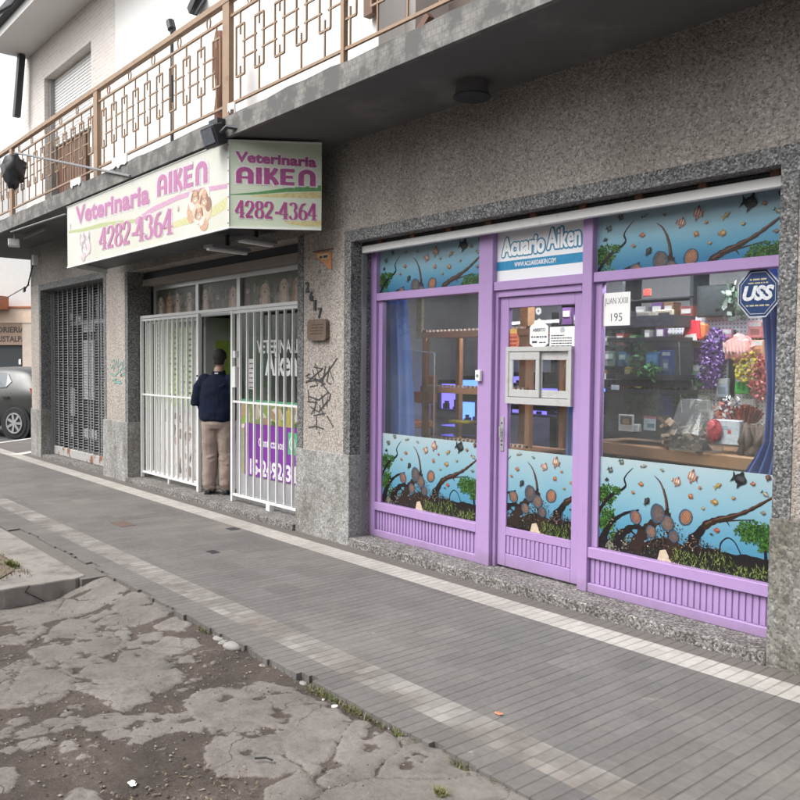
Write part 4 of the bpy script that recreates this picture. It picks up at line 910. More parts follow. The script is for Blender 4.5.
SGN = empty('aquarium_sign', (-4.03, YS + .04, 2.31), 'white sign reading Acuario Aiken with a blue stripe, above the lilac door', 'sign')
MB().box(-4.454, -3.599, YS + .04, YS + .05, 2.306, 2.72).build('panel', flat('sign_white', (.80, .81, .83), .3), SGN)
pl = Plane2((-4.454, YS + .04, 2.306), (1, 0, 0), (0, 0, 1), (0, -1, 0)); W = .855
s = MB(); s.quad(pl.at(0, .085, .0008), pl.at(W, .085, .0008), pl.at(W, .155, .0008), pl.at(0, .155, .0008)); s.build('blue_stripe', fl((.03, .26, .48), .3), SGN)
s = MB(); fat_text(s, pl, 'Acuario', .055, .192, .415, .135, .0010, .017); fat_text(s, pl, 'Aiken', .500, .205, .300, .145, .0014, .017)
s.build('letter_outline', flat('sign_outline', (.06, .25, .40), .3), SGN)
s = MB(); fat_text(s, pl, 'Acuario', .055, .192, .415, .135, .0030, .0055); fat_text(s, pl, 'Aiken', .500, .205, .300, .145, .0030, .0035)
text(s, pl, 'WWW.ACUARIOAIKEN.COM', .18, .103, .40, .036, .002, .02)
s.build('lettering', flat('sign_letter', (.86, .87, .88), .3), SGN)

# rolled up shutter of the shop
RS = empty('roller_shutter', (-4.06, 4.62, 2.66), 'rolled up roller shutter with a white bottom bar above the lilac shopfront', 'shutter')
MB().box(-5.985, -2.13, 4.605, 4.655, 2.665, 2.728).build('bottom_bar', M['white_paint'], RS, bevel=.004)
s = MB()
for i in range(5): s.tube([(-5.98, 4.635, 2.745 + i * .03), (-2.13, 4.635, 2.745 + i * .03)], .016, 6)
s.tube([(-5.98, 4.69, 2.86), (-2.13, 4.69, 2.86)], .06, 10); s.build('slats', M['dark_metal'], RS)
s = MB()
for i in range(9): s.box(-5.75 + i * .44, -5.70 + i * .44, 4.600, 4.66, 2.729, 2.76)
s.build('brackets', M['rust'], RS)
s = MB(); s.box(-6.0 + .001, -5.975, 4.61, 4.66, .075, 2.66); s.build('guide_rail', M['grey_iron'], RS)

# stickers and notices on the glass
def board(name, x0, x1, z0, z1, y, mat, label, cat, t=.002):
    e = empty(name, ((x0 + x1) / 2, y, z0), label, cat); MB().box(x0, x1, y, y + t, z0, z1).build('sheet', mat, e)
    return e, Plane2((x0, y, z0), (1, 0, 0), (0, 0, 1), (0, -1, 0))
ink = fl((.05, .055, .07)); GY = YS + .0505
a = at_y(596, 288, GY); b_ = at_y(630, 310, GY)
e, pl = board('address_notice', -3.459, b_.x, 1.935, 2.16, GY - .001, M['paper'], 'white paper notice reading JUAN XXIII 195 on the right window', 'notice')
wd_ = b_.x + 3.459
s = MB(); text(s, pl, 'JUAN XXIII', .012, .135, wd_ - .03, .055, .001, -.008); text(s, pl, '195', wd_ * .30, .03, wd_ * .42, .055, .001, -.008); s.build('lettering', ink, e)
def ngon(pl, cx, cy, r, n, d, ph=0, sx=1): return [pl.at(cx + sx * r * math.cos(ph + 6.28319 * i / n), cy + r * math.sin(ph + 6.28319 * i / n), d) for i in range(n)]
c = at_y(758, 293, GY)
e = empty('alarm_sticker', (c.x, GY, c.z - .15), 'blue octagonal alarm sticker reading USS on the right window', 'sticker'); pl = Plane2((c.x, GY, c.z), (1, 0, 0), (0, 0, 1), (0, -1, 0))
for nm, r, dd_, col in (('rim', .155, .0005, (.55, .57, .60)), ('ring', .147, .001, (.02, .045, .12)), ('inner_rim', .134, .0015, (.55, .57, .60)), ('face', .130, .002, (.025, .055, .15))):
    s = MB(); s.add(ngon(pl, 0, 0, r, 8, dd_, R(22.5), .86), [tuple(range(8))]); s.build(nm, fl(col, .3), e)
s = MB(); text(s, pl, 'USS', -.092, -.045, .19, .09, .003, .05, .25); s.build('lettering', fl((.72, .74, .76), .3), e)
s = MB(); small_print(s, pl, -.05, .075, .10, .014, .003, 1); small_print(s, pl, -.06, .055, .12, .011, .003, 2); small_print(s, pl, -.07, -.078, .14, .013, .003, 3); s.build('small_print', fl((.55, .5, .32), .3), e)
GD = dy0 + .0155
c = at_y(539, 335, GD)
e = empty('open_sticker', (c.x, GD, c.z - .12), 'white hexagonal sticker reading ABIERTO on the door glass', 'sticker'); pl = Plane2((c.x, GD, c.z), (1, 0, 0), (0, 0, 1), (0, -1, 0))
s = MB(); s.add(ngon(pl, 0, 0, .125, 6, .001, R(90), .82), [tuple(range(6))]); s.build('sheet', M['paper'], e)
s = MB(); text(s, pl, 'ABIERTO', -.06, .025, .12, .025, .002, .02); small_print(s, pl, -.075, -.02, .15, .016, .002, 4); small_print(s, pl, -.065, -.06, .05, .022, .002, 5); small_print(s, pl, .005, -.06, .06, .012, .002, 6); s.build('lettering', ink, e)
c = at_y(538.5, 311, GD)
e = empty('round_sticker', (c.x, GD, c.z - .03), 'small white hexagonal sticker at the top of the door glass', 'sticker'); pl = Plane2((c.x, GD, c.z), (1, 0, 0), (0, 0, 1), (0, -1, 0))
s = MB(); s.add(ngon(pl, 0, 0, .03, 6, .001, R(90)), [tuple(range(6))]); s.build('sheet', M['paper'], e); s = MB(); s.add(ngon(pl, 0, 0, .01, 8, .002), [tuple(range(8))]); s.build('dot', fl((.3, .3, .35)), e)
c = at_y(513.5, 340, GD)
e = empty('orange_sticker', (c.x, GD, c.z - .08), 'round orange sticker at the left of the door glass', 'sticker'); pl = Plane2((c.x, GD, c.z), (1, 0, 0), (0, 0, 1), (0, -1, 0))
s = MB(); s.add(ngon(pl, 0, -.01, .075, 18, .001, 0, .8), [tuple(range(18))]); s.build('sheet', fl((.50, .15, .09)), e)
s = MB(); s.quad(pl.at(-.035, .05, .002), pl.at(.035, .05, .002), pl.at(.035, .085, .002), pl.at(-.035, .085, .002)); s.build('tab', fl((.60, .36, .10)), e)
s = MB()
for i in range(3): small_print(s, pl, -.035, .015 - .03 * i, .07, .016, .002, 7 + i)
s.build('print', fl((.22, .05, .03)), e)
a = at_y(550, 327, GD); b_ = at_y(573.5, 347, GD)
e, pl = board('paper_note', a.x, GX1 - .002, b_.z, a.z, GD - .001, M['paper'], 'white printed paper note at the upper right of the door glass', 'notice')
s = MB(); ww = GX1 - a.x
for i in range(5): small_print(s, pl, .015, .082 - i * .019, ww * (.5 if i == 0 else .8), .010, .002, 11 + i)
s.build('lettering', ink, e)
s = MB(); s.add(ngon(pl, ww * .5, .125, .022, 10, .0015), [tuple(range(10))]); s.build('emblem', fl((.45, .5, .55)), e)

# ------------------------------------------------------------------ veterinary shopfront behind the white gate
YV = 4.86
VF = empty('veterinary_shopfront', (-9, YV, .065), 'aluminium veterinary shopfront with printed glass and dog pictures over the door', 'shopfront')
f = MB()
for x0, x1 in ((-11.1, -11.04), (-9.80, -9.72), (-8.74, -8.66), (-6.93, -6.87)): f.box(x0, x1, YV, YV + .06, .065, 2.72)
for z0, z1 in ((.065, .12), (2.24, 2.30), (2.66, 2.72)):
    for x0, x1 in ((-11.04, -9.80), (-9.72, -8.74), (-8.66, -6.93)):
        if z0 < .1 and x0 == -9.72: continue
        f.box(x0, x1, YV + .002, YV + .058, z0, z1)
f.build('frame', M['alu'], VF, bevel=.003)
MB().box(-11.1, -6.87, 4.705, YV + .1, 2.721, 2.80).build('beam', simple('grey_brown_beam', (.30, .27, .245), .8, var=.15), VF)
MB().box(-11.1, -6.87, 4.73, YV + .1, 2.8005, 2.96).build('dark_boxing', M['dark_metal'], VF)
MB().box(-8.66, -6.93, YV + .01, YV + .05, .12, .36).build('base_panel', simple('grey_panel', (.34, .345, .35), .5), VF)
# transom glass with pictures of dogs
def dogs(x0, x1, seed):
    pl = Plane2((x0, YV + .035, 2.30), (1, 0, 0), (0, 0, 1), (0, -1, 0)); W, H = x1 - x0, .36; P = Print(pl, (0, W, 0, H)); r = random.Random(seed)
    P.poly([(0, 0), (W, 0), (W, H), (0, H)], (.11, .115, .085))
    for i in range(70): P.ell((r.uniform(0, W), r.uniform(0, H * .8)), r.uniform(.02, .07), r.uniform(.02, .06), r.uniform(0, 3), r.choice([(.06, .09, .045), (.12, .15, .07), (.20, .18, .12), (.05, .055, .05), (.26, .25, .23)]), 9)
    x = .12
    while x < W - .1:
        c = r.choice([((.52, .35, .25), (.36, .22, .15)), ((.62, .48, .40), (.45, .31, .25)), ((.64, .55, .50), (.38, .27, .21)), ((.16, .13, .12), (.10, .08, .07))]); s_ = r.uniform(.9, 1.15); h0 = r.uniform(.19, .24)
        P.ell((x, h0 - .18), .11 * s_, .16, 0, c[1]); P.ell((x, h0 - .17), .055 * s_, .13, 0, c[0]); P.ell((x, h0), .075 * s_, .075, 0, c[0])
        for d_ in (-1, 1):
            P.ell((x + d_ * .072 * s_, h0 - .01), .024, .06, d_ * .25, c[1], 10); P.ell((x + d_ * .028, h0 + .015), .009, .010, 0, (.02, .015, .015), 8)
        P.ell((x, h0 - .03), .035, .03, 0, (.48, .40, .34)); P.ell((x, h0 - .022), .014, .010, 0, (.02, .02, .02), 8)
        x += r.uniform(.24, .40)
    P.build('dog_picture', VF)
dogs(-11.04, -9.80, 3); dogs(-9.72, -8.74, 5); dogs(-8.66, -6.93, 9)
MB().box(-11.04, -9.80, YV + .012, YV + .018, .12, 2.24).build('window', M['glass'], VF)
MB().box(-8.66, -6.93, YV + .014, YV + .02, .36, 2.24).build('window', M['glass_dark'], VF)
# left pane: price lists above, pet pictures below
pl = Plane2((-11.04, YV + .011, .12), (1, 0, 0), (0, 0, 1), (0, -1, 0)); P = Print(pl, (0, 1.24, 0, 2.12)); r = random.Random(4)
P.poly([(0, 0), (1.24, 0), (1.24, 2.12), (0, 2.12)], (.60, .64, .60))
for (x, z, w_, h_, c) in [(.02, 1.0, .30, 1.0, (.70, .73, .70)), (.34, .95, .38, 1.08, (.50, .62, .33)), (.76, .95, .42, 1.05, (.62, .70, .52))]:
    P.poly([(x, z), (x + w_, z), (x + w_, z + h_), (x, z + h_)], c)
    P.d += .0002
    for j in range(13):
        a = x + .04
        for k in range(2):
            ww = w_ * .5 - .06; zz = z + h_ - .1 - j * .07; L = ww * r.uniform(.4, .95); P.poly([(a, zz), (a + L, zz), (a + L, zz + .028), (a, zz + .028)], r.choice([(.14, .20, .07), (.26, .33, .12), (.2, .22, .18)])); a += w_ * .5
P.poly([(0, 0), (1.24, 0), (1.24, .88), (0, .88)], (.66, .62, .60))
for i in range(60): P.ell((r.uniform(.05, 1.2), r.uniform(.05, .85)), r.uniform(.02, .09), r.uniform(.03, .10), r.uniform(0, 3), r.choice([(.50, .33, .30), (.70, .66, .63), (.30, .23, .20), (.58, .45, .40), (.72, .70, .69), (.18, .15, .14)]), 12)
P.build('poster', VF)
# right pane lettering, chart and the purple banner
pl = Plane2((-8.66, YV + .013, 0), (1, 0, 0), (0, 0, 1), (0, -1, 0)); wt = fl((.78, .79, .79), .4)
def X_(u, v): p = at_y(u, v, YV + .012); return p.x + 8.66, p.z
s = MB(); x0, z0 = X_(257, 353); x1, z1 = X_(299.5, 342); text(s, pl, 'VETERINARIA', x0, z0 - .005, (x1 - x0) * 1.09, .15, .001, .02)
x0, z0 = X_(265, 373); x1, z1 = X_(296, 357); text(s, pl, 'Aiken', x0, z0 - .03, x1 - x0 + .02, .29, .001, .03)
s.build('lettering', wt, VF)
s = MB(); x0, z0 = X_(248.5, 389); x1, z1 = X_(256, 359); s.quad(pl.at(x0, z0, .001), pl.at(x1, z0, .001), pl.at(x1, z1, .001), pl.at(x0, z1, .001))
ch = s.build('paper_chart', M['paper'], VF); s = MB()
for j in range(8): small_print(s, pl, x0 + .02, z1 - .06 - j * .055, x1 - x0 - .04, .02, .002, j)
s.build('print', ink, ch)
s = MB(); zt = X_(250, 402)[1]; s.quad(pl.at(0, zt, .001), pl.at(1.73, zt, .001), pl.at(1.73, zt + .03, .001), pl.at(0, zt + .03, .001)); s.build('green_line', fl((.10, .42, .22)), VF)
P = Print(pl, (0, 1.73, .36, 1.20)); z1 = zt - .0; r = random.Random(12)
P.poly([(0, .36), (1.73, .36), (1.73, z1), (0, z1)], (.30, .36, .14))
for i in range(46): P.ell((r.uniform(0, 1.73), r.uniform(.95, z1 - .05)), r.uniform(.03, .09), r.uniform(.05, .12), r.uniform(0, 3), r.choice([(.55, .48, .14), (.25, .40, .08), (.60, .52, .40), (.45, .30, .18), (.70, .66, .6), (.12, .2, .06)]), 12)
P.build('animal_strip', VF)
BN = empty('phone_banner', (-8.0, YV, .38), 'purple banner with the words Contactanos and a phone number behind the gate bars', 'banner')
pl = Plane2((-8.54, YV - .004, .36), (1, 0, 0), (0, 0, 1), (0, -1, 0)); Wb = -6.93 + 8.54
pp = simple('banner_purple', (.20, .035, .32), .5, var=.2, scale=2)
MB().box(-8.54, -6.93, YV - .004, YV + .0, .36, .965).build('sheet', pp, BN)
def X_(u, v): p = at_y(u, v, YV - .004); return p.x + 8.54, p.z - .36
s = MB(); x0, z0 = X_(258.5, 442); x1, z1 = X_(284, 448); text(s, pl, 'Contactanos', x0, z0 - .05, x1 - x0, .10, .001, .02)
x0, z0 = X_(250, 468); x1, z1 = X_(297, 472); text(s, pl, '15-2492-3431'[:10], x0, z0 - .075, x1 - x0, .19, .001, .035)
s.build('lettering', fl((.80, .78, .82)), BN)
c = X_(292.5, 444); s = MB(); s.add([pl.at(c[0] + a, c[1] + b, .001) for a, b in ((-.085, -.12), (.085, -.12), (.085, .12), (-.085, .12))], [(0, 1, 2, 3)]); s.build('phone_badge', fl((.10, .48, .20)), BN)
s = MB(); stroke(s, pl, [(c[0] + a * 1, c[1] + b) for a, b in arc(0, 0, .055, .07, 0, 360, 20)], .014, .002); stroke(s, pl, [(c[0] - .02, c[1] + .03), (c[0] - .012, c[1] - .005), (c[0] + .022, c[1] - .03)], .018, .0025); s.build('phone_mark', fl((.8, .82, .8)), BN)
# open doorway
s = MB(); s.box(-9.70, -9.64, YV + .06, YV + .75, .08, 2.24); s.build('open_door', M['alu'], VF)
MB().box(-10.6, -8.74, 5.35, 5.40, .08, 2.6).build('inner_partition', simple('green_partition', (.50, .56, .44), .7), VF)
MB().box(-10.6, -8.74, 5.335, 5.349, 2.0, 2.6).build('green_band', simple('green_band', (.16, .32, .08), .7), VF)
s = MB(); s.box(-10.2, -8.78, 5.10, 5.33, .08, 1.02); s.build('counter', simple('counter_grey', (.50, .50, .49), .6), VF)
s = MB(); s.box(-9.66, -9.63, YV + .2, YV + .5, 1.5, 1.95); s.build('door_sign', fl((.30, .42, .07)), VF)

# white barred gate
YG = 4.68
GT = empty('barred_gate', (-9, YG, .065), 'white iron gate of vertical bars standing open before the veterinary shop', 'gate')
MB().box(-11.08, -6.87, YG - .02, YG + .02, 2.262, 2.30).build('top_rail', M['iron_white'], GT, bevel=.003)
def leaf(x0, x1, n, z0, z1, y, ppost=True):
    p = MB(); t = .02
    p.box(x0, x0 + .04, y - t, y + t, .066, z1); p.box(x1 - .05, x1, y - t, y + t, .066, z1)
    p.box(x0 + .04, x1 - .05, y - .012, y + .012, z0, z0 + .03); p.box(x0 + .04, x1 - .05, y - .012, y + .012, 1.205, 1.23); p.box(x0 + .04, x1 - .05, y - .012, y + .012, z1 - .035, z1 - .005)
    lf = p.build('leaf', M['iron_white'], GT, bevel=.002)
    for i in range(n):
        x = x0 + .04 + (x1 - x0 - .09) * (i + 1) / (n + 1)
        for za, zb in ((z0 + .03, 1.205), (1.23, z1 - .035)):
            pass
        MB().box(x - .0075, x + .0075, y - .0135, y + .0135, z0 + .005, z1 - .02).build('bar', M['iron_white'], lf)
    return lf
leaf(-11.08, -9.33, 11, .13, 2.26, YG); leaf(-8.52, -6.87, 9, .13, 2.26, YG)
sl_ = MB(); sl_.box(-10.98, -10.955, YG + .045, YG + .075, .14, 2.22); sl_.box(-9.45, -9.41, YG + .045, YG + .075, .14, 2.22); sl_.box(-10.955, -9.45, YG + .05, YG + .07, 2.19, 2.22); sl_.box(-10.955, -9.45, YG + .05, YG + .07, .14, .17)
lf = sl_.build('leaf', M['iron_white'], GT)
for i in range(9): MB().box(-10.87 + i * .155, -10.845 + i * .155, YG + .053, YG + .067, .17, 2.19).build('bar', M['iron_white'], lf)
s = MB()
for u in (263,): x = at_y(270, 500, YG).x; s.box(x - .035, x + .035, YG - .03, YG + .03, .0, .135)
x = at_y(169, 482, YG).x; s.box(x - .012, x + .012, YG - .012, YG + .012, .065, .13); s.build('foot', M['iron_white'], GT)
s = MB(); s.box(-8.47, -8.40, YG - .03, YG + .03, 1.38, 1.62); s.box(-8.46, -8.41, YG - .025, YG + .03, 1.72, 1.80); s.build('lock_box', M['iron_white'], GT, bevel=.004)
s = MB()
for z in (1.5, 1.32): s.tube([(-9.345, YG - .03, z), (-9.345, YG - .02, z)], .012, 8)
s.build('bolt', M['black'], GT)

# ------------------------------------------------------------------ projecting box sign
YB = 3.61
VS = empty('veterinary_sign', (-8.6, YB, 2.87), 'cream and white box sign reading Veterinaria AIKEN 4282-4364 hanging under the balcony', 'sign')
def sign_face(name, m1):
    m, nt, b = base(name, .35, 0, .45); co = coords(nt); n1 = noise(nt, co, 1.3, 3); n2 = noise(nt, co, 3.5, 8, .65)
    c = mixc(nt, ramp(nt, n1, [(.35, 0.0), (.7, 1.0)]), m1[0], m1[1]); c = mixc(nt, ramp(nt, n2, [(.6, 0.0), (.85, .6)]), c, (.50, .46, .38)); nt.links.new(c, b.inputs['Base Color']); return m
MB().box(-10.85, -6.632, YB, YB + .012, 2.87, 3.62).build('front_panel', sign_face('sign_cream', ((.50, .49, .41), (.54, .545, .50))), VS)
A, Bq = Vector((-6.63, YB, 2.87)), Vector((-6.16, 4.28, 2.87)); U = (Bq - A).normalized(); N = Vector((U.y, -U.x, 0)); LS = (Bq - A).length
mb = MB(); c = (A + Bq) / 2 - N * .006 + Vector((0, 0, .375)); mb.obox(c, U * LS / 2, N * .006, (0, 0, .375)); mb.build('side_panel', sign_face('sign_green', ((.50, .58, .42), (.62, .66, .54))), VS)
A2 = Vector((-10.85, YB, 2.87)); B2 = Vector((-11.3, 4.28, 2.87)); U2 = (B2 - A2).normalized(); mb = MB(); mb.obox((A2 + B2) / 2 + Vector((.008, .003, .375)), U2 * (B2 - A2).length / 2, Vector((U2.y, -U2.x, 0)) * .006, (0, 0, .375)); mb.build('side_panel', M['white_paint'], VS)
mb = MB(); mb.prism([(-10.82, YB + .014), (-6.66, YB + .014), (-6.19, 4.27), (-11.26, 4.27)], 2.93, 2.945); mb.build('underside', M['dark_metal'], VS)
f = MB(); f.box(-10.86, -6.62, YB - .006, YB + .02, 2.855, 2.869); f.box(-10.86, -6.62, YB - .006, YB + .02, 3.621, 3.632); f.obox((A + Bq) / 2 + Vector((0, 0, -.008)), U * LS / 2, N * .012, (0, 0, .007)); f.obox((A + Bq) / 2 + Vector((0, 0, .757)), U * LS / 2, N * .012, (0, 0, .006))
f.box(-6.640, -6.622, YB - .007, YB + .004, 2.87, 3.62); f.build('edge_trim', M['white_paint'], VS)
f = MB()
for i in range(7):
    for z in (2.9, 3.59): f.tube([(-6.631, YB - .010, z - .115 * i if z > 3 else z), (-6.631, YB - .007, z - .115 * i if z > 3 else z)], .006, 6)
f.build('rivet', M['rust'], VS)
pf = Plane2((-10.85, YB, 2.87), (1, 0, 0), (0, 0, 1), (0, -1, 0)); ps = Plane2(A, U, (0, 0, 1), N)
pink, pale = fl((.41, .145, .30), .4), fl((.58, .53, .54), .4)
s = MB()
stroke(s, pf, [(.05, .435), (.6, .40), (1.2, .385), (2.05, .32), (2.3, .30)], lambda i, t, d: .035 * (1 - abs(t - .5)) + .015, .0006)
s.build('green_wave', fl((.38, .43, .19), .4), VS)
s = MB(); stroke(s, pf, [(2.9, .14), (3.3, .155), (3.8, .15), (4.21, .22)], lambda i, t, d: .05 + .05 * t, .0006); s.build('yellow_wave', fl((.52, .50, .26), .4), VS)
s = MB(); stroke(s, pf, [(2.15, .30), (2.6, .37), (3.2, .405), (3.7, .40), (4.217, .36)], lambda i, t, d: .06 - .02 * t, .0011); s.build('pink_wave', fl((.50, .28, .40), .4), VS)
s = MB(); fat_text(s, pf, 'Veterinaria', .33, .505, 2.19, .20, .0014, .030, 10, skew=-.055); fat_word(s, pf, 'AIKEN', 2.70, .475, 1.14, .235, .0016, None, -.03, .12); digits(s, pf, '4282-4364', 1.10, .092, 2.03, .27, .0016, None, -.03)
s.build('letter_halo', pale, VS)
s = MB(); fat_text(s, pf, 'Veterinaria', .33, .505, 2.19, .20, .0035, .010, 10, skew=-.055); fat_word(s, pf, 'AIKEN', 2.72, .485, 1.11, .21, .0035, None, -.03); digits(s, pf, '4282-4364', 1.12, .10, 1.98, .25, .0035, None, -.03)
s.build('lettering', pink, VS)
P = Print(pf, (0, 4.21, 0, .75), .00003, .0018); r = random.Random(21)
def pups(cx, cy, sc, cols, n, seed):
    r = random.Random(seed)
    for i in range(n):
        x, y = cx + r.uniform(-.17, .17) * sc, cy + r.uniform(-.13, .10) * sc; c = r.choice(cols)
        P.ell((x, y), .06 * sc * r.uniform(.7, 1.3), .075 * sc * r.uniform(.7, 1.3), r.uniform(-.5, .5), c, 12)
    for x, y in ((cx - .07 * sc, cy + .11 * sc), (cx + .09 * sc, cy + .07 * sc), (cx + .0 * sc, cy - .03 * sc)):
        P.ell((x, y), .06 * sc, .055 * sc, 0, cols[0], 14)
        for d_ in (-1, 1): P.ell((x + d_ * .055 * sc, y + .01 * sc), .018 * sc, .045 * sc, d_ * .4, cols[1], 9); P.ell((x + d_ * .02 * sc, y + .012 * sc), .007 * sc, .008 * sc, 0, (.04, .03, .03), 7)
        P.ell((x, y - .015 * sc), .022 * sc, .018 * sc, 0, (.66, .58, .52), 9); P.ell((x, y - .008 * sc), .009 * sc, .007 * sc, 0, (.04, .03, .03), 7)
pups(3.65, .22, 1.15, [(.50, .31, .20), (.26, .13, .08), (.62, .48, .36), (.38, .20, .12), (.70, .62, .54)], 26, 3)
pups(.62, .20, 1.05, [(.66, .60, .60), (.36, .28, .30), (.70, .66, .66), (.58, .46, .48), (.50, .40, .42)], 22, 6)
P.ell((3.20, .30), .02, .03, .3, (.55, .45, .38)); P.ell((.12, .50), .012, .05, .2, (.62, .52, .54))
P.build('pet_picture', VS)
s = MB(); stroke(s, ps, [(.01, .281), (.25, .30), (.5, .335), (.815, .36)], lambda i, t, d: .006 + .045 * t, .0008); s.build('green_wave', fl((.10, .28, .09), .4), VS)
s = MB(); stroke(s, ps, [(.20, .275), (.45, .285), (.815, .30)], lambda i, t, d: .01 + .05 * t, .0005); stroke(s, ps, [(.50, .05), (.65, .04), (.815, .05)], lambda i, t, d: .02 + .04 * t, .0005); s.build('yellow_wave', fl((.60, .52, .24), .4), VS)
s = MB(); fat_text(s, ps, 'Veterinaria', .063, .575, .705, .085, .0012, .014, 10, skew=-.03); fat_word(s, ps, 'AIKEN', .055, .375, .725, .165, .0014, None, -.012, .12); digits(s, ps, '4282-4364', .05, .075, .745, .165, .0014, None, -.012); s.build('letter_halo', fl((.70, .68, .66), .4), VS)
s = MB(); fat_text(s, ps, 'Veterinaria', .063, .575, .705, .085, .003, .0048, 10, skew=-.03); fat_word(s, ps, 'AIKEN', .063, .385, .71, .145, .003, None, -.012); digits(s, ps, '4282-4364', .06, .083, .725, .15, .003, None, -.012); s.build('lettering', fl((.36, .06, .22), .4), VS)
# lamps under the sign and on its corner
def lamp_under(u0, v0, u1, v1, z, label):
    a, b_ = at_z(u0, v0, z), at_z(u1, v1, z); e = empty('lamp_fitting', tuple((a + b_) / 2), label, 'lamp', 'lamp fittings under the box sign')
    m = MB(); m.bar(a, b_, .16, .035); m.build('reflector', M['grey_iron'], e); m = MB(); m.bar(a + Vector((0, 0, -.03)), b_ + Vector((0, 0, -.03)), .05, .02); m.build('tube', M['white_paint'], e)
    m = MB(); c = (a + b_) / 2; m.bar(c + Vector((0, 0, .018)), (c.x, c.y, 2.93), .03, .03); m.build('stem', M['dark_metal'], e)
lamp_under(208, 246, 246, 251, 2.80, 'grey strip lamp under the box sign, the longer and nearer to its front panel'); lamp_under(240, 238, 272, 243, 2.84, 'grey strip lamp under the box sign, tucked behind near the side panel')
FLD = empty('floodlight', (-6.80, 3.50, 3.62), 'black floodlight clamped above the corner of the box sign', 'floodlight')
c = at_y(214, 136, 3.50); m = MB(); m.obox(c, (.12, 0, 0), (0, .05, .02), (0, -.03, .085)); m.build('housing', M['black'], FLD, bevel=.01)
m = MB(); m.obox(c + Vector((.0, -.058, -.02)), (.10, 0, 0), (0, .004, .0), (0, -.022, .06)); m.build('lens', fl((.12, .13, .15), .1), FLD)
m = MB(); m.tube([c + Vector((.12, 0, 0)), c + Vector((.18, .03, .05)), c + Vector((.3, .12, .02))], .02, 7); m.box(c.x - .10, c.x + .06, 3.50, 3.58, c.z + .10, c.z + .15); m.build('clamp', M['dark_metal'], FLD)
CE = at_z(472, 82, 3.66); e = empty('ceiling_lamp', tuple(CE), 'dark square lamp housing fixed to the sooty soffit above the shop', 'lamp')
m = MB(); m.rings([((CE.x, CE.y, 3.659), (.11, 0, 0), (0, .11, 0)), ((CE.x, CE.y, 3.56), (.125, 0, 0), (0, .125, 0))], 12); m.build('housing', simple('sooty_lamp', (.12, .118, .12), .7, var=.3), e); m = MB(); m.rings([((CE.x, CE.y, 3.56), (.135, 0, 0), (0, .135, 0)), ((CE.x, CE.y, 3.55), (.135, 0, 0), (0, .135, 0))], 18); m.build('rim', M['dark_metal'], e)
SP = empty('spotlight', tuple(at_z(14, 232, 3.6)), 'small white spotlight hanging from a rail under the far end of the balcony', 'spotlight')
a = at_z(11, 232, 3.56); b_ = at_z(66, 214, 3.56); m = MB(); m.tube([a, b_], .013, 7); m.build('rail', M['grey_iron'], SP)
m = MB(); m.bar(at_z(24, 238, 3.6), at_z(45, 229, 3.6), .03, .03); m.build('bracket', M['grey_iron'], SP)
c = at_z(14, 243, 3.50); m = MB(); m.obox(c, (.10, -.03, 0), (.02, .08, 0), (0, 0, .055)); m.build('housing', M['white_paint'], SP, bevel=.01); m = MB(); m.tube([c, c + Vector((.02, 0, .1)), (c.x + .02, c.y, 3.66)], .012, 6); m.build('stem', M['alu'], SP)
BD = empty('wrapped_lamp', (-13.2, 3.5, 4.3), 'ragged dark wrapped lamp on a long grey arm in front of the balcony railing', 'lamp')
c = at_y(13, 168, 3.5); m = MB(); rb = random.Random(3); m.ell((c.x, c.y, c.z), .22, .14, .22, 12, 9)
m.v = [(x + rb.uniform(-.05, .05), y + rb.uniform(-.04, .04), z + rb.uniform(-.05, .05) - (.06 if abs(x - c.x) < .08 else 0)) for x, y, z in m.v]; m.build('wrapping', M['black'], BD, smooth=True)
m = MB(); m.tube([c + Vector((.1, 0, .2)), at_y(22, 154, 3.5), at_y(130, 176, 3.57)], .014, 6); m.build('arm', M['grey_iron'], BD)

# ------------------------------------------------------------------ lattice grille in the first bay, glass door behind it
GL = empty('lattice_grille', (-13.45, 4.72, .05), 'closed grey lattice roller grille with a rusted white bottom bar in the far bay', 'grille')
g = MB()
for i in range(62):
    z = .24 + i * .043; n = 24; pts = [(-14.88 + 2.86 * k / n, 4.72 + .012 * (k % 2), z + .006 * (k % 2)) for k in range(n + 1)]
    g.tube(pts, .007, 4, False)
g.build('wave_rods', M['grey_iron'], GL)
g = MB()
for i in range(13): x = -14.86 + i * .2345; g.bar((x, 4.705, .2), (x, 4.705, 2.88), .022, .012, (0, 1, 0))
g.build('links', simple('light_grey_iron', (.30, .31, .32), .45, .3), GL)
g = MB(); g.box(-14.89, -12.01, 4.69, 4.75, .055, .20); g.build('bottom_bar', simple('rusted_white', (.36, .355, .345), .6, var=.1, dirt=(.20, .085, .045), dscale=4, dlo=.54, dhi=.60), GL, bevel=.006)
for x in (-14.9, -12.04): MB().box(x, x + .04, 4.66, 4.77, .05, 2.88).build('guide_rail', M['grey_iron'], GL)
g = MB(); g.tube([(-12.2, 4.68, .12), (-12.2, 4.66, .06), (-12.12, 4.66, .05)], .03, 8); g.build('padlock', M['alu'], GL)
DF = empty('glass_shopfront', (-13.4, 4.98, .05), 'aluminium glass shopfront hung with white paper notices behind the grille', 'shopfront')
f = MB()
for x in (-14.85, -13.85, -13.35, -12.1): f.box(x, x + .06, 4.95, 5.0, .05, 2.9)
f.box(-14.79, -12.1, 4.952, 4.998, 2.28, 2.36); f.box(-14.79, -12.1, 4.952, 4.998, .052, .16); f.build('frame', M['alu'], DF)
MB().box(-14.79, -12.1, 4.97, 4.976, .16, 2.9).build('window', M['glass_smoke'], DF)
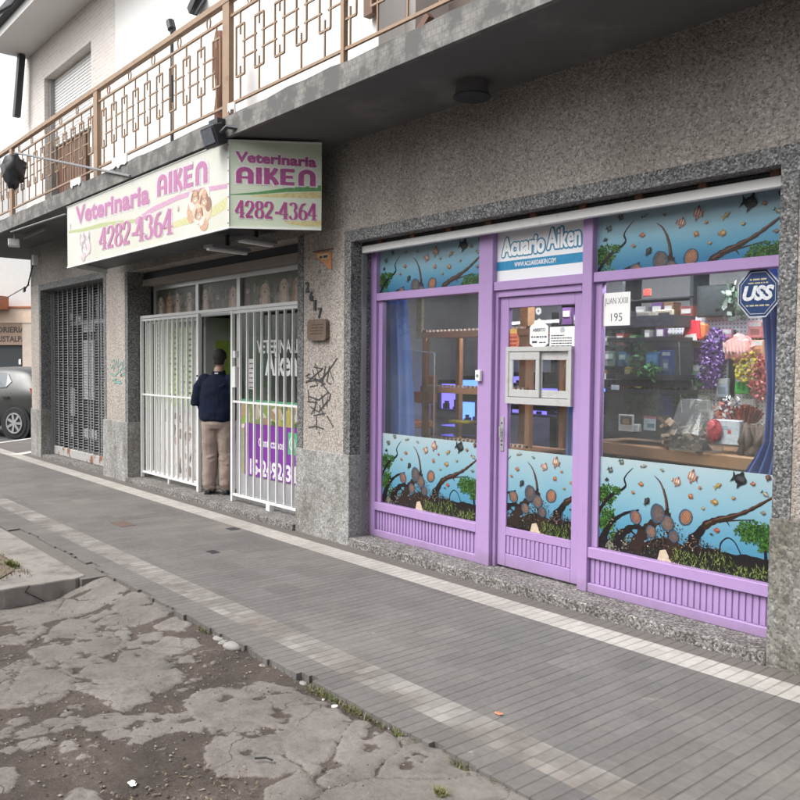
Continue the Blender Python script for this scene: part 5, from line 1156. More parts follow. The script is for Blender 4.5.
for (u0, v0, u1, v1) in [(83, 340, 95, 400), (63, 423, 74, 437), (83, 428, 97, 440), (76, 316, 81, 324), (69, 314, 73, 320), (83, 325, 95, 332), (70, 388, 75, 416)]:
    a, b_ = at_y(u0, v0, 4.96), at_y(u1, v1, 4.96); MB().box(a.x, b_.x, 4.958, 4.9695, b_.z, a.z).build('paper_notice', simple('grey_paper', (.5, .5, .49), .7, var=.1), DF)
f = MB(); a, b_ = at_y(62, 355, 5.3), at_y(74, 420, 5.3); f.box(a.x, b_.x, 5.3, 5.6, b_.z, a.z); f.build('shelf_unit', M['wood'], DF)

# ------------------------------------------------------------------ things on the pillars
e = empty('house_tile', (-6.43, 4.49, 2.53), 'broken orange and white ceramic house number tile high on the pillar', 'tile')
m = MB(); m.wall_poly([(-6.56, 2.715), (-6.30, 2.70), (-6.295, 2.53), (-6.36, 2.56), (-6.43, 2.61), (-6.50, 2.645), (-6.56, 2.65)], 4.488, 4.50); m.build('shard', fl((.50, .20, .07), .3), e)
m = MB(); m.wall_poly([(-6.53, 2.70), (-6.33, 2.69), (-6.33, 2.64), (-6.45, 2.64), (-6.53, 2.665)], 4.4855, 4.4879); m.build('glaze', fl((.62, .42, .22), .3), e)
m = MB(); pl = Plane2((-6.5, 4.485, 2.645), (1, 0, 0), (0, 0, 1), (0, -1, 0)); small_print(m, pl, .02, .005, .13, .035, .001, 3); m.build('print', ink, e)
m = MB(); m.box(-6.60, -6.28, 4.485, 4.50, 2.722, 2.73); m.build('top_edge', M['rust'], e)
e = empty('house_number', (-6.6, 4.49, 2.1), 'dark metal numerals 2617 running diagonally down the pillar', 'house number'); 
for ch, u, v in (('2', 307.5, 287), ('6', 311.5, 296), ('1', 316, 305), ('7', 320, 313)):
    p = at_y(u, v, 4.49); pl = Plane2((p.x - .035, 4.494, p.z - .05), (1, 0, 0), (0, 0, 1), (0, -1, 0)); m = MB(); text(m, pl, ch, 0, 0, .06 if ch != '1' else .03, .10, .0, .015); m.v = m.v + [(x, 4.484, z) for x, y, z in m.v]; n = len(m.v) // 2; m.f += [tuple(i + n for i in f_) for f_ in m.f]; m.mi += m.mi[:]; m.build('numeral', M['dark_metal'], e)
e = empty('wooden_plaque', (-6.49, 4.47, 1.87), 'weathered square wooden plaque with rounded corners fixed on the pillar', 'plaque')
m = MB(); cx, cz, hw, hh, rr_ = -6.487, 1.978, .155, .10, .04
pts = []
for sx, sz, a0 in ((1, -1, -90), (1, 1, 0), (-1, 1, 90), (-1, -1, 180)): pts += [(cx + sx * (hw - rr_) + rr_ * math.cos(R(a0 + k_ * 22.5)), cz + sz * (hh - rr_) + rr_ * math.sin(R(a0 + k_ * 22.5))) for k_ in range(5)]
m.wall_poly(pts, 4.455, 4.50); m.build('board', simple('grey_wood', (.135, .095, .07), .8, var=.4, scale=14, bmp=.6, bscale=30), e)
pl = Plane2((cx - .12, 4.455, cz - .06), (1, 0, 0), (0, 0, 1), (0, -1, 0)); m = MB()
for j in range(4): small_print(m, pl, .02 + .01 * j, .02 + .028 * j, .19, .015, .001, j)
m.build('carving', fl((.06, .04, .03), .8), e)
def graffiti(name, pts_list, w, mat, y, label):
    m = MB(); pl = Plane2((0, y, 0), (1, 0, 0), (0, 0, 1), (0, -1, 0)); k = 0
    for L in pts_list:
        q = [at_y(u, v, y) for u, v in L]; stroke(m, pl, [(p.x, p.z) for p in q], w, .0003 * (k % 9)); k += 1
    return tag(m.build(name, mat, recalc=False), label, 'graffiti')
cg = lambda L: [(290 + .2625 * x, 350 + .2625 * y) for x, y in L]
graffiti('black_graffiti', [cg(L) for L in [[(65, 105), (120, 115), (160, 60), (180, 30)], [(95, 50), (110, 100), (130, 140), (150, 165)], [(90, 65), (125, 70), (60, 125)], [(60, 120), (100, 115), (135, 130)], [(110, 120), (150, 75), (165, 115)], [(135, 60), (120, 140)], [(70, 175), (110, 190), (145, 160), (140, 215)], [(65, 195), (105, 200), (80, 245)], [(75, 215), (110, 235), (145, 190)], [(100, 185), (90, 250), (135, 240)], [(110, 210), (130, 250)], [(140, 250), (165, 293)], [(70, 295), (95, 290), (128, 300)], [(100, 250), (101, 303)], [(110, 310), (112, 320)], [(150, 60), (140, 120), (155, 130)], [(75, 90), (60, 100)], [(155, 165), (148, 195)], [(85, 75), (105, 135), (75, 140)], [(68, 150), (72, 200)], [(120, 170), (128, 225)]]], .013, fl((.05, .05, .055), .7), 4.496, 'black spray paint tag scrawled on the pillar beside the lilac shop')
cg = lambda L: [(95 + .2125 * x, 330 + .2125 * y) for x, y in L]
graffiti('teal_graffiti', [cg(L) for L in [[(75, 150), (90, 140), (85, 190), (100, 145), (110, 190)], [(110, 130), (105, 180), (125, 150), (130, 185)], [(135, 140), (130, 190), (145, 170)], [(70, 205), (95, 215), (110, 195)], [(115, 200), (125, 180), (140, 200), (120, 215), (145, 205)], [(80, 235), (100, 230), (90, 250), (120, 240)], [(75, 180), (85, 165)], [(90, 245), (125, 250)]]], .022, fl((.20, .36, .33), .7), 4.496, 'faded teal spray paint tag on the pillar beside the grille')
e = empty('cable_clip', (-15.0, 4.45, 2.9), 'small pale junction box with a cable on the far pillar', 'junction box'); p = at_y(36, 258, 4.47); m = MB(); m.box(p.x - .07, p.x + .03, 4.42, 4.5, p.z - .12, p.z + .05); m.build('box', M['white_paint'], e); m = MB(); m.tube([at_y(33, 264, 4.45), at_y(28, 285, 4.45), at_y(24, 290, 4.4)], .012, 6); m.build('cable', M['black'], e); m = MB(); p = at_y(25, 289, 4.4); m.bar(p, p + Vector((-.25, .05, 0)), .03, .08); m.build('bracket', M['black'], e)

# ------------------------------------------------------------------ inside the aquarium shop
def curtain(name, x0, x1, y, z0, z1, folds, label, taper=None):
    m = MB(); n = folds * 8; k = 14; vs = []
    for j in range(k + 1):
        t = j / k; z = z1 + (z0 - z1) * t
        for i in range(n + 1):
            s_ = i / n; xa, xb = (x0, x1) if taper is None else (x0 + taper(t)[0], x1 + taper(t)[1])
            vs.append((xa + (xb - xa) * s_, y + .035 * math.sin(s_ * folds * 6.283 + .6 * math.sin(t * 3)) * (.6 + .4 * t), z))
    m.add(vs, [(j * (n + 1) + i, j * (n + 1) + i + 1, (j + 1) * (n + 1) + i + 1, (j + 1) * (n + 1) + i) for j in range(k) for i in range(n)])
    return tag(m.build(name, M['curtain'], smooth=True, recalc=False), label, 'curtain')
a, b_ = at_y(372, 300, 4.92), at_y(406, 300, 4.92)
curtain('curtain', a.x, b_.x, 4.92, .35, 2.32, 5, 'blue curtain hanging at the left edge of the left window', lambda t: (0, .12 * math.sin(t * 2.2)))
a, b_ = at_y(752, 300, 4.95), at_y(790, 300, 4.95)
curtain('curtain', a.x, b_.x, 4.95, .9, 2.32, 4, 'blue curtain gathered at the right edge of the right window', lambda t: (.10 * math.sin(t * 2.6) - .06 * max(0, t - .8) * 12, 0))
def ibox(mb, u0, v0, u1, v1, y, dep): a, b = at_y(u0, v0, y), at_y(u1, v1, y); return mb.box(a.x, b.x, y, y + dep, b.z, a.z)
# window counter, pegboard
c0, c1 = Vector((-3.98, 5.36, 1.03)), Vector((-2.05, 5.10, 1.03)); U = (c1 - c0).normalized(); m = MB(); m.obox((c0 + c1) / 2 + Vector((.04, .28, 0)), U * (c1 - c0).length / 2, Vector((-U.y, U.x, 0)) * .30, (0, 0, .05))
for x, y in ((-3.8, 5.5), (-2.2, 5.5)): m.box(x - .04, x + .04, y, y + .08, .08, .979)
tag(m.build('counter', M['wood'], bevel=.012), 'rough brown wooden counter along the right window', 'counter')
def peg():
    m, nt, b = base('pegboard', .6, 0, .3); co = coords(nt, 'World'); sp = nt.nodes.new('ShaderNodeSeparateXYZ'); nt.links.new(co, sp.inputs[0])
    f = lambda o: math_(nt, 'POWER', math_(nt, 'SUBTRACT', math_(nt, 'FRACT', math_(nt, 'DIVIDE', o, .028)), .5), 2)
    d = math_(nt, 'ADD', f(sp.outputs[0]), f(sp.outputs[2])); nt.links.new(mixc(nt, math_(nt, 'LESS_THAN', d, .035), (.66, .63, .63), (.12, .11, .11)), b.inputs['Base Color']); return m
PB = empty('pegboard', (-2.9, 5.72, 1.09), 'white perforated pegboard panel standing on the counter with goods hung on it', 'pegboard')
m = MB(); ibox(m, 668, 318, 800, 448, 5.72, .02); m.build('panel', peg(), PB)
m = MB(); ibox(m, 729.5, 330, 732.5, 425, 5.70, .02); m.build('joint_strip', M['black'], PB)
# two stacked display tanks
def tank(u0, v0, u1, v1, y, dep, label, back):
    a, b = at_y(u0, v0, y), at_y(u1, v1, y); x0, x1, z0, z1 = a.x, b.x, b.z, a.z
    e = empty('aquarium', ((x0 + x1) / 2, y, z0), label, 'aquarium'); m = MB(); t = .02
    for z in (z0, z1 - .03): m.box(x0, x1, y, y + .02, z, z + .03); m.box(x0, x1, y + dep - .02, y + dep, z, z + .03); m.box(x0, x0 + t, y + .02, y + dep - .02, z, z + .03); m.box(x1 - t, x1, y + .02, y + dep - .02, z, z + .03)
    m.box(x0, x1, y, y + dep, z0 - .01, z0); m.build('frame', M['black'], e)
    m = MB(); m.box(x0 + .003, x1 - .003, y + .006, y + .01, z0 + .03, z1 - .03); m.box(x1 - .008, x1 - .004, y + .02, y + dep - .02, z0 + .03, z1 - .03); m.box(x0 + .004, x0 + .008, y + .02, y + dep - .02, z0 + .03, z1 - .03); m.build('glass', M['tank_glass'], e)
    m = MB(); m.box(x0 + .01, x1 - .01, y + dep - .012, y + dep - .004, z0 + .03, z1 - .03); m.build('back', back, e)
    return e
tank(606, 388, 674, 440, 5.30, .30, 'lower black framed display tank on the counter in the right window', simple('dark_green_back', (.03, .055, .05), .6, var=.4, scale=9))
tank(607, 338, 672, 379, 5.30, .30, 'upper black framed display tank stacked on the lower one in the right window', simple('dark_brown_back', (.06, .05, .045), .6, var=.4, scale=9))
m = MB(); ibox(m, 596, 318, 673, 326, 5.34, .3); ibox(m, 596, 379.5, 608, 387, 5.34, .3); ibox(m, 596, 379.2, 674, 387.6, 5.36, .24); tag(m.build('shelf', M['dark_metal']), 'dark metal shelf carrying the display tanks in the right window', 'shelf')
def packet(name, u0, v0, u1, v1, y, dep, col, label, cat='packet', patch=None, tilt=0):
    a, b = at_y(u0, v0, y), at_y(u1, v1, y); e = empty(name, ((a.x + b.x) / 2, y, b.z), label, cat)
    m = MB(); m.box(a.x, b.x, y, y + dep, b.z, a.z); m.build('body', fl(col, .35), e, bevel=.006)
    if patch:
        m = MB(); r = random.Random(int(u0)); w_, h_ = b.x - a.x, a.z - b.z
        pl = Plane2((a.x, y, b.z), (1, 0, 0), (0, 0, 1), (0, -1, 0)); Pq = Print(pl, (0, w_, 0, h_), .0003, .001)
        for (x0, y0, x1, y1, c) in patch: Pq.poly([(x0 * w_, y0 * h_), (x1 * w_, y0 * h_), (x1 * w_, y1 * h_), (x0 * w_, y1 * h_)], c)
        Pq.build('label', e)
    return e
packet('food_packet', 645.5, 352, 658, 376, 5.37, .06, (.05, .20, .42), 'blue packet standing in the upper tank, the paler left one', patch=[(.1, .55, .9, .9, (.15, .35, .55)), (.0, .0, .6, .3, (.10, .25, .06))])
packet('food_packet', 660, 350, 671, 376, 5.36, .06, (.02, .05, .20), 'dark blue packet standing in the upper tank beside the frame', patch=[(.2, .78, .9, .92, (.5, .5, .45)), (.25, .2, .8, .65, (.12, .16, .22)), (.35, .3, .7, .5, (.5, .5, .5))])
packet('ornament', 624, 367, 631, 377, 5.36, .05, (.50, .22, .05), 'small orange ornament in the upper tank', 'ornament', [(.2, .3, .8, .7, (.6, .45, .2))])
packet('white_skull', 639, 371, 648, 377, 5.35, .05, (.45, .45, .46), 'small pale and black ornament in front of the plants in the upper tank', 'ornament', [(.1, .4, .4, .9, (.02, .02, .02)), (.6, .1, .8, .9, (.02, .02, .02))])
packet('photo_card', 618.5, 414, 633.5, 432, 5.27, .006, (.66, .64, .60), 'white framed picture card on the lower tank', 'card', [(.12, .12, .88, .9, (.10, .12, .06)), (.12, .12, .88, .4, (.55, .5, .44)), (.3, .45, .7, .75, (.35, .22, .12))])
packet('photo_card', 643.5, 416, 655.5, 431, 5.29, .006, (.40, .50, .50), 'pale teal picture card on the lower tank', 'card', [(.0, .85, 1, 1, (.4, .12, .12)), (.3, .2, .9, .5, (.12, .2, .2))])
packet('blue_cloth', 656, 396, 669, 420, 5.45, .05, (.02, .06, .24), 'deep blue packet inside the lower tank', 'packet', [(.0, .0, 1, .2, (.22, .11, .06))])
packet('tag_card', 611, 385, 619, 390, 5.28, .004, (.55, .62, .66), 'small pale price tag on the rim of the lower tank', 'tag')
packet('white_jar', 633, 424, 638.5, 432, 5.28, .05, (.5, .54, .5), 'small white jar beside the picture card on the counter', 'jar')
def plant(name, cx, cy, y, rx, rz, n, cols, leaf, label, seed, cat='plant', dep=.06):
    r = random.Random(seed); c = at_y(cx, cy, y); m = MB()
    for i in range(n):
        t = r.uniform(-1, 1); a = r.uniform(0, 6.283); q = math.sqrt(r.random()); p = Vector((c.x + rx * q * math.cos(a), y + r.uniform(-dep, dep), c.z + rz * q * math.sin(a)))
        d = Vector((r.uniform(-1, 1), r.uniform(-.6, .6), r.uniform(-1, 1))).normalized() * leaf * r.uniform(.6, 1.4); s_ = d.cross(Vector((r.uniform(-1, 1), r.uniform(-1, 1), .3))).normalized() * leaf * .35
        m.add([p, p + d * .5 + s_, p + d, p + d * .5 - s_], [(0, 1, 2, 3)], r.randrange(len(cols)))
    return tag(m.build(name, [fl(c_, .5) for c_ in cols], recalc=False), label, cat)
G3 = [(.05, .16, .04), (.09, .24, .06), (.03, .09, .03)]
plant('plastic_plant', 638, 362, 5.42, .10, .13, 120, G3, .07, 'leafy green plastic plant in the upper tank left of the blue packets', 1)
plant('plastic_plant', 651, 371, 5.34, .08, .06, 70, G3, .05, 'low green plastic plant in front of the blue packets in the upper tank', 2)
plant('plastic_plant', 647, 402, 5.45, .16, .12, 120, [(.03, .09, .03), (.05, .12, .05), (.10, .06, .03)], .06, 'dim green plant at the back of the lower tank', 3)
plant('purple_plant', 716, 348, 5.66, .10, .14, 900, [(.16, .06, .28), (.22, .10, .34), (.10, .04, .18), (.30, .17, .40)], .022, 'long purple tinsel plant bag hanging on the pegboard', 4)
bpy.data.objects['purple_plant'].name = 'purple_plant'
pu = plant('purple_tip', 711, 372, 5.66, .085, .12, 700, [(.16, .06, .28), (.22, .10, .34), (.10, .04, .18), (.30, .17, .40)], .022, 'x', 5)
hp = bpy.data.objects['purple_plant']; del pu['label']; del pu['category']; pu.location = Vector(pu.location) - Vector(hp.location); pu.parent = hp
plant('green_plant', 683, 397, 5.60, .05, .10, 60, G3, .05, 'green plastic plant hanging low beside the upper tank', 6)
plant('pink_plant', 762, 378, 5.62, .075, .16, 500, [(.60, .14, .13), (.66, .28, .22), (.48, .09, .10)], .026, 'coral pink plastic plant on the pegboard next to the curtain', 7)
plant('dark_leaves', 738, 303, 5.6, .12, .12, 90, [(.05, .09, .05), (.10, .13, .09), (.22, .24, .20)], .06, 'dark green plant hanging above the pegboard near the alarm sticker', 8)
# hanging bags
BG = empty('red_bag', tuple(at_y(689, 340, 5.6)), 'bright red and white bag hanging on the pegboard', 'bag')
m = MB(); a = at_y(682, 342, 5.6); b_ = at_y(706, 319, 5.6); xm = a.x + (b_.x - a.x) * .72
m.wall_poly([(a.x, a.z + .02), (a.x + .03, b_.z - .03), (a.x + .06, b_.z), (xm, b_.z - .01), (xm + .02, a.z + .01)], 5.58, 5.64); m.build('front', fl((.66, .035, .05), .25), BG, bevel=.012)
m = MB(); m.wall_poly([(xm + .022, a.z + .01), (xm + .005, b_.z - .02), (b_.x, b_.z - .04), (b_.x, a.z + .03)], 5.59, 5.65); m.build('side', fl((.60, .16, .05), .25), BG, bevel=.008)
m = MB(); m.wall_poly([(a.x + .02, a.z + .005), (a.x + .05, a.z + .05), (xm - .01, a.z + .06), (xm, a.z + .01)], 5.565, 5.579); m.build('label', fl((.75, .62, .55), .3), BG)
YB_ = empty('yellow_bag', tuple(at_y(748, 385, 5.55)), 'clear bag of yellow gravel with a pink top hanging on the pegboard', 'bag')
m = MB(); rs = random.Random(5); c = at_y(746, 366, 5.6)
for i in range(170):
    a_ = rs.uniform(0, 6.283); q = math.sqrt(rs.random()); dx, dz = .085 * q * math.cos(a_), .115 * q * math.sin(a_)
    if abs(dx) > .09 * (1 - max(0, -dz) * 4): continue
    m.ell((c.x + dx, 5.6 + rs.uniform(-.03, .03), c.z + dz), .012, .012, .010, 5, 4)
m.build('gravel', fl((.55, .45, .06), .5), YB_)
m = MB(); c = at_y(738, 349, 5.59); m.ell((c.x, 5.6, c.z), .12, .03, .095, 12, 8); rs = random.Random(2); m.v = [(x + rs.uniform(-.015, .015), y + rs.uniform(-.01, .01), z + rs.uniform(-.02, .02)) for x, y, z in m.v]; m.build('pink_top', fl((.66, .28, .24), .25), YB_)
m = MB(); 
for k_ in range(7): m.quad(c + Vector((-.09 + k_ * .025, -.045, .05)), c + Vector((-.08 + k_ * .025, -.05, .05)), c + Vector((-.07 + k_ * .025, -.05, -.03 - .01 * (k_ % 3))), c + Vector((-.085 + k_ * .025, -.045, -.02)))
m.build('shine', fl((.75, .62, .52), .2), YB_)
packet('green_box', 734.5, 382, 748, 394, 5.62, .05, (.08, .42, .07), 'bright green pack at the bottom of the yellow bag on the pegboard', 'packet', [(.2, .4, .4, 1, (.03, .22, .03)), (.6, .3, .75, .9, (.03, .22, .03))])
packet('blue_packet', 675, 366, 691, 384, 5.62, .03, (.45, .58, .56), 'pale packet with a blue picture hanging at the left of the pegboard', 'packet', [(.18, .2, .85, .75, (.05, .22, .42)), (.35, .35, .7, .55, (.50, .22, .14))])
packet('framed_picture', 655, 310, 672, 328, 5.36, .03, (.42, .35, .24), 'small framed dark picture above the upper tank', 'picture', [(.2, .2, .85, .85, (.05, .045, .04)), (.35, .35, .7, .65, (.2, .19, .17))])
packet('red_tag', 643, 289, 651, 296, 5.5, .01, (.55, .09, .06), 'small red tag high in the right window', 'tag')
packet('grey_drum', 636, 312, 649, 326, 5.4, .1, (.20, .18, .14), 'greyish brown tub on the shelf above the upper tank', 'tub', [(.2, .3, .8, .7, (.3, .27, .18))])
packet('television', 697, 286, 731, 316, 5.62, .06, (.012, .013, .013), 'black flat screen above the pegboard', 'screen', [(.06, .08, .94, .94, (.02, .024, .022))])
packet('dark_box', 596, 312, 622, 327, 5.42, .2, (.035, .035, .04), 'dark box on the shelf at the left of the right window', 'box')
packet('white_carton', 711, 419, 739, 446, 5.22, .18, (.64, .68, .72), 'white carton with a small red mark on the counter', 'carton', [(.15, .7, .6, .74, (.3, .4, .5)), (.15, .62, .7, .65, (.3, .4, .5)), (.6, .45, .72, .6, (.6, .1, .1)), (.15, .3, .5, .33, (.3, .4, .5))])
# driftwood bag, trunk, anemone
DB = empty('driftwood_bag', tuple(at_y(690, 446, 5.2)), 'clear plastic bag full of brown bark pieces on the counter', 'bag')
rs = random.Random(4); m = MB()
for i in range(70):
    p = at_y(668 + rs.uniform(4, 46), 0, 5.25); zz = rs.uniform(1.09, 1.27); p = Vector((p.x, 5.25 + rs.uniform(-.06, .08), zz)); d = Vector((rs.uniform(-1, 1), rs.uniform(-.5, .5), rs.uniform(-1, 1))).normalized() * rs.uniform(.02, .05)
    m.bar(p - d, p + d, rs.uniform(.015, .035), rs.uniform(.01, .03), (.3, .2, .9), rs.choice([0, 0, 1, 2]))
m.build('bark', [fl((.13, .075, .05), .8), fl((.42, .30, .21), .8), fl((.06, .04, .03), .8)], DB)
m = MB(); a = at_y(662, 440, 5.14); b_ = at_y(714, 445, 5.14)
m.rings([((( a.x + b_.x) / 2, 5.25, 1.085), ((b_.x - a.x) / 2, 0, 0), (0, .13, 0)), (((a.x + b_.x) / 2, 5.25, 1.2), ((b_.x - a.x) / 2 * .98, 0, 0), (0, .13, 0)), (((a.x + b_.x) / 2 - .02, 5.27, 1.36), ((b_.x - a.x) / 2 * .75, 0, 0), (0, .05, 0)), (((a.x + b_.x) / 2 - .03, 5.28, 1.43), ((b_.x - a.x) / 2 * .6, 0, 0), (0, .015, 0))], 18)
rs = random.Random(8); m.v = [(x + rs.uniform(-.01, .01), y + rs.uniform(-.01, .01), z + rs.uniform(-.008, .008)) for x, y, z in m.v]; m.build('bag', glass('plastic_film', (.90, .91, .91), 1.7, .22, .08), DB)
m = MB(); c = at_y(711, 431, 5.17); rs = random.Random(9)
m.ell((c.x, 5.2, c.z), .055, .035, .075, 10, 8); m.v = [(x + rs.uniform(-.014, .014), y, z + rs.uniform(-.014, .014)) for x, y, z in m.v]; tag(m.build('red_ornament', fl((.38, .04, .05), .5)), 'crimson ornament against the side of the bark bag', 'ornament')
TK = MB(); rs = random.Random(6); a = at_y(737, 452, 5.2); b_ = at_y(768, 424, 5.2); n = 16
for k_ in range(26):
    x = a.x + (b_.x - a.x) * rs.random(); TK.tube([(x, 5.26 + rs.uniform(-.08, .08), 1.082), (x + rs.uniform(-.02, .02), 5.26 + rs.uniform(-.06, .06), 1.17), (x + rs.uniform(-.03, .03), 5.26, b_.z - rs.uniform(0, .05))], [rs.uniform(.02, .04), .025, .012], 6)
tag(TK.build('trunk_ornament', simple('trunk_brown', (.10, .065, .045), .8, var=.5, scale=25), smooth=True), 'dark brown tree trunk ornament at the right end of the counter', 'ornament')
m = MB(); c = at_y(744, 415, 5.3)
for k_ in range(60):
    a_ = rs.uniform(0, 6.283); q = rs.random(); m.tube([(c.x + .07 * q * math.cos(a_), 5.32 + .05 * math.sin(a_) * q, c.z - .05), (c.x + .13 * q * math.cos(a_), 5.32 + .08 * q * math.sin(a_), c.z + .06 * (1 - q * q) + .01)], [.012, .006], 5, True, 0 if k_ % 3 else 1)
tag(m.build('anemone_ornament', [fl((.16, .04, .03), .6), fl((.30, .06, .04), .6)]), 'dark red anemone ornament sitting on the carton and trunk', 'ornament')
plant('coral_ornament', 725, 411, 5.3, .06, .06, 200, [(.55, .16, .10), (.70, .68, .66), (.20, .16, .26)], .035, 'red white and blue coral ornament on top of the carton', 12, 'ornament')
plant('white_coral', 731, 401, 5.32, .05, .035, 40, [(.72, .72, .70), (.6, .58, .55)], .03, 'white coral piece above the red anemone', 13, 'ornament')
m = MB(); m.tube([at_y(679, 342, 5.5), at_y(681, 400, 5.5), at_y(682, 412, 5.4)], .0035, 5); tag(m.build('string', fl((.55, .5, .4))), 'pale string hanging down from the red bag', 'string')
# left display: wooden rack, chair, thin stand, trays
RK = empty('wooden_rack', tuple(at_y(450, 437, 5.35)), 'orange wooden shelf rack with dotted edges in the left window', 'rack')
m = MB(); x0 = at_y(422, 380, 5.3).x; x1 = -4.5; z0, z1 = .08, at_y(425, 330, 5.3).z
for x in (x0, -4.62): m.box(x, x + .05, 5.30, 5.35, z0, z1)
for x in (x0, -4.62): m.box(x, x + .05, 5.75, 5.80, z0, z1)
m.build('post', M['orange_wood'], RK)
m = MB(); dt = MB()
for v in (336, 390, 441):
    z = at_y(425, v, 5.3).z; m.box(x0, x1, 5.28, 5.299, z - .02, z + .035); m.box(x0 + .0, x1, 5.36, 5.74, z - .01, z + .01)
    for i in range(26): dt.box(x0 + .02 + i * .052, x0 + .045 + i * .052, 5.30, 5.33, z + .036, z + .055)
m.build('shelf', M['orange_wood'], RK); dt.build('shelf_rim', fl((.55, .42, .33)), RK)
for u0, v0, u1, v1, lb in [(435, 425, 456, 437, 'clear plastic tray at the left of the bottom shelf of the wooden rack'), (458, 424, 481, 437, 'clear plastic tray at the right of the bottom shelf of the wooden rack')]:
    m = MB(); ibox(m, u0, v0, u1, v1, 5.42, .25); tag(m.build('clear_tray', M['tank_glass']), lb, 'tray', 'clear trays on the rack')
packet('yellow_block', 448, 419.5, 468, 424, 5.44, .12, (.60, .48, .05), 'yellow block lying on the clear trays', 'block')
CH = empty('orange_chair', tuple(at_y(418, 440, 5.9)), 'orange brown chair standing behind the wooden rack', 'chair')
oc = simple('chair_orange', (.36, .11, .04), .55); m = MB(); a, b_ = at_y(405, 375, 6.0), at_y(434, 404, 6.0); m.box(a.x, b_.x, 6.0, 6.05, b_.z, a.z - .18); m.box(a.x, a.x + .1, 6.0, 6.05, a.z - .18, a.z); m.box(b_.x - .1, b_.x, 6.0, 6.05, a.z - .18, a.z); m.build('backrest', oc, CH, bevel=.01)
m = MB(); m.box(a.x, b_.x, 5.6, 6.0, b_.z - .25, b_.z - .18); m.build('seat', oc, CH, bevel=.01)
for x in (a.x + .03, b_.x - .06):
    for y in (5.62, 6.01): MB().box(x, x + .04, y, y + .04, .08, b_.z - (.25 if y < 6 else .01)).build('leg', oc, CH)
m = MB(); a, b_ = at_y(411, 350, 5.22), at_y(434, 353, 5.22)
for p in (a, b_): m.tube([(p.x, 5.22, .08), (p.x + .01, 5.22, p.z)], .009, 6)
m.tube([a, b_], .007, 6); m.tube([(a.x - .1, 5.22, 1.05), (a.x + .02, 5.22, 1.05)], .007, 6); tag(m.build('wire_stand', M['alu']), 'thin metal stand in front of the wooden rack', 'stand')
# lit aquariums at the back of the shop
blue = emit('aquarium_glow', (.07, .15, .95), 2.2); violet = emit('aquarium_glow_violet', (.17, .14, .85), 1.1); lampw = emit('added_tube_light', (.85, .9, 1), 110.0)
k_ = 0
for u0, v0, u1, v1, y, mt, lb in [(438, 380, 460, 412, 7.4, violet, 'dim violet lit aquarium seen behind the wooden rack'), (459, 376, 482, 392, 7.4, blue, 'blue lit aquarium on the upper row behind the rack'), (459, 398, 476, 425, 7.4, blue, 'tall blue lit aquarium on the lower row behind the rack'),
        (508, 372, 533, 386, 7.2, violet, 'violet lit aquarium seen through the serving hatch'), (534, 384, 569, 399, 7.2, violet, 'wide violet lit aquarium seen at the right of the hatch'), (508, 405, 566, 419, 7.0, violet, 'wide lit aquarium seen through the door glass below the hatch'), (594, 384, 607, 399, 7.4, blue, 'purple lit aquarium at the left edge of the right window')]:
    a, b = at_y(u0, v0, y), at_y(u1, v1, y); e = empty('lit_aquarium', ((a.x + b.x) / 2, y, b.z), lb, 'aquarium', 'lit aquariums at the back of the shop')
    m = MB(); m.box(a.x + .03, b.x - .03, y + .04, y + .34, b.z + .03, a.z - .05); m.build('water', simple('blue_water', (.06, .10, .45), .3) if k_ < 0 else mt, e) if k_ % 3 != 2 else m.build('water', mt, e); k_ += 1
    m = MB(); m.box(a.x, b.x, y, y + .38, a.z - .045, a.z); m.box(a.x, b.x, y, y + .38, b.z, b.z + .025); m.box(a.x, a.x + .025, y, y + .38, b.z + .025, a.z - .045); m.box(b.x - .025, b.x, y, y + .38, b.z + .025, a.z - .045); m.build('frame', M['black'], e)
    rs = random.Random(k_); m = MB(); P = None
    for i in range(6): x = rs.uniform(a.x + .06, b.x - .06); m.box(x, x + rs.uniform(.02, .09), y + .028, y + .036, b.z + .03, b.z + rs.uniform(.05, max(.08, (a.z - b.z) * .4)))
    m.build('silhouette', fl((.015, .02, .06)), e)
SR = empty('aquarium_rack', (-4.2, 7.8, .08), 'dark rack holding rows of lit aquariums at the back of the shop', 'rack')
m = MB()
for x in (-8.6 + 2.2, -5.6, -4.4, -3.2, -2.2): m.box(x, x + .06, 7.80, 7.86, .08, 2.3)
for z in (.7, 1.05, 1.42, 1.78): m.box(-6.3, -2.1, 7.78, 8.3, z, z + .03)
m.box(-6.3, -2.1, 8.3, 8.34, .08, 2.3); m.build('shelving', M['dark_metal'], SR)
m = MB(); a, b_ = at_y(487, 324.5, 6.6), at_y(575, 324.5, 6.6); m.tube([(a.x, 6.6, a.z), (b_.x, 6.6, a.z)], .009, 8); FT = empty('tube_lamp', ((a.x + b_.x) / 2, 6.6, a.z), 'lit white tube lamp hanging inside the shop behind the door', 'lamp'); m.build('tube', emit('thin_tube_light', (.85, .9, 1), 6.0), FT)
m = MB(); m.box(a.x, b_.x, 6.59, 6.61, a.z + .01, a.z + .02); m.tube([(a.x + .1, 6.6, a.z + .06), (a.x + .1, 6.6, 2.92)], .006, 5); m.tube([(b_.x - .1, 6.6, a.z + .06), (b_.x - .1, 6.6, 2.92)], .006, 5); m.build('fitting', M['white_paint'], FT)
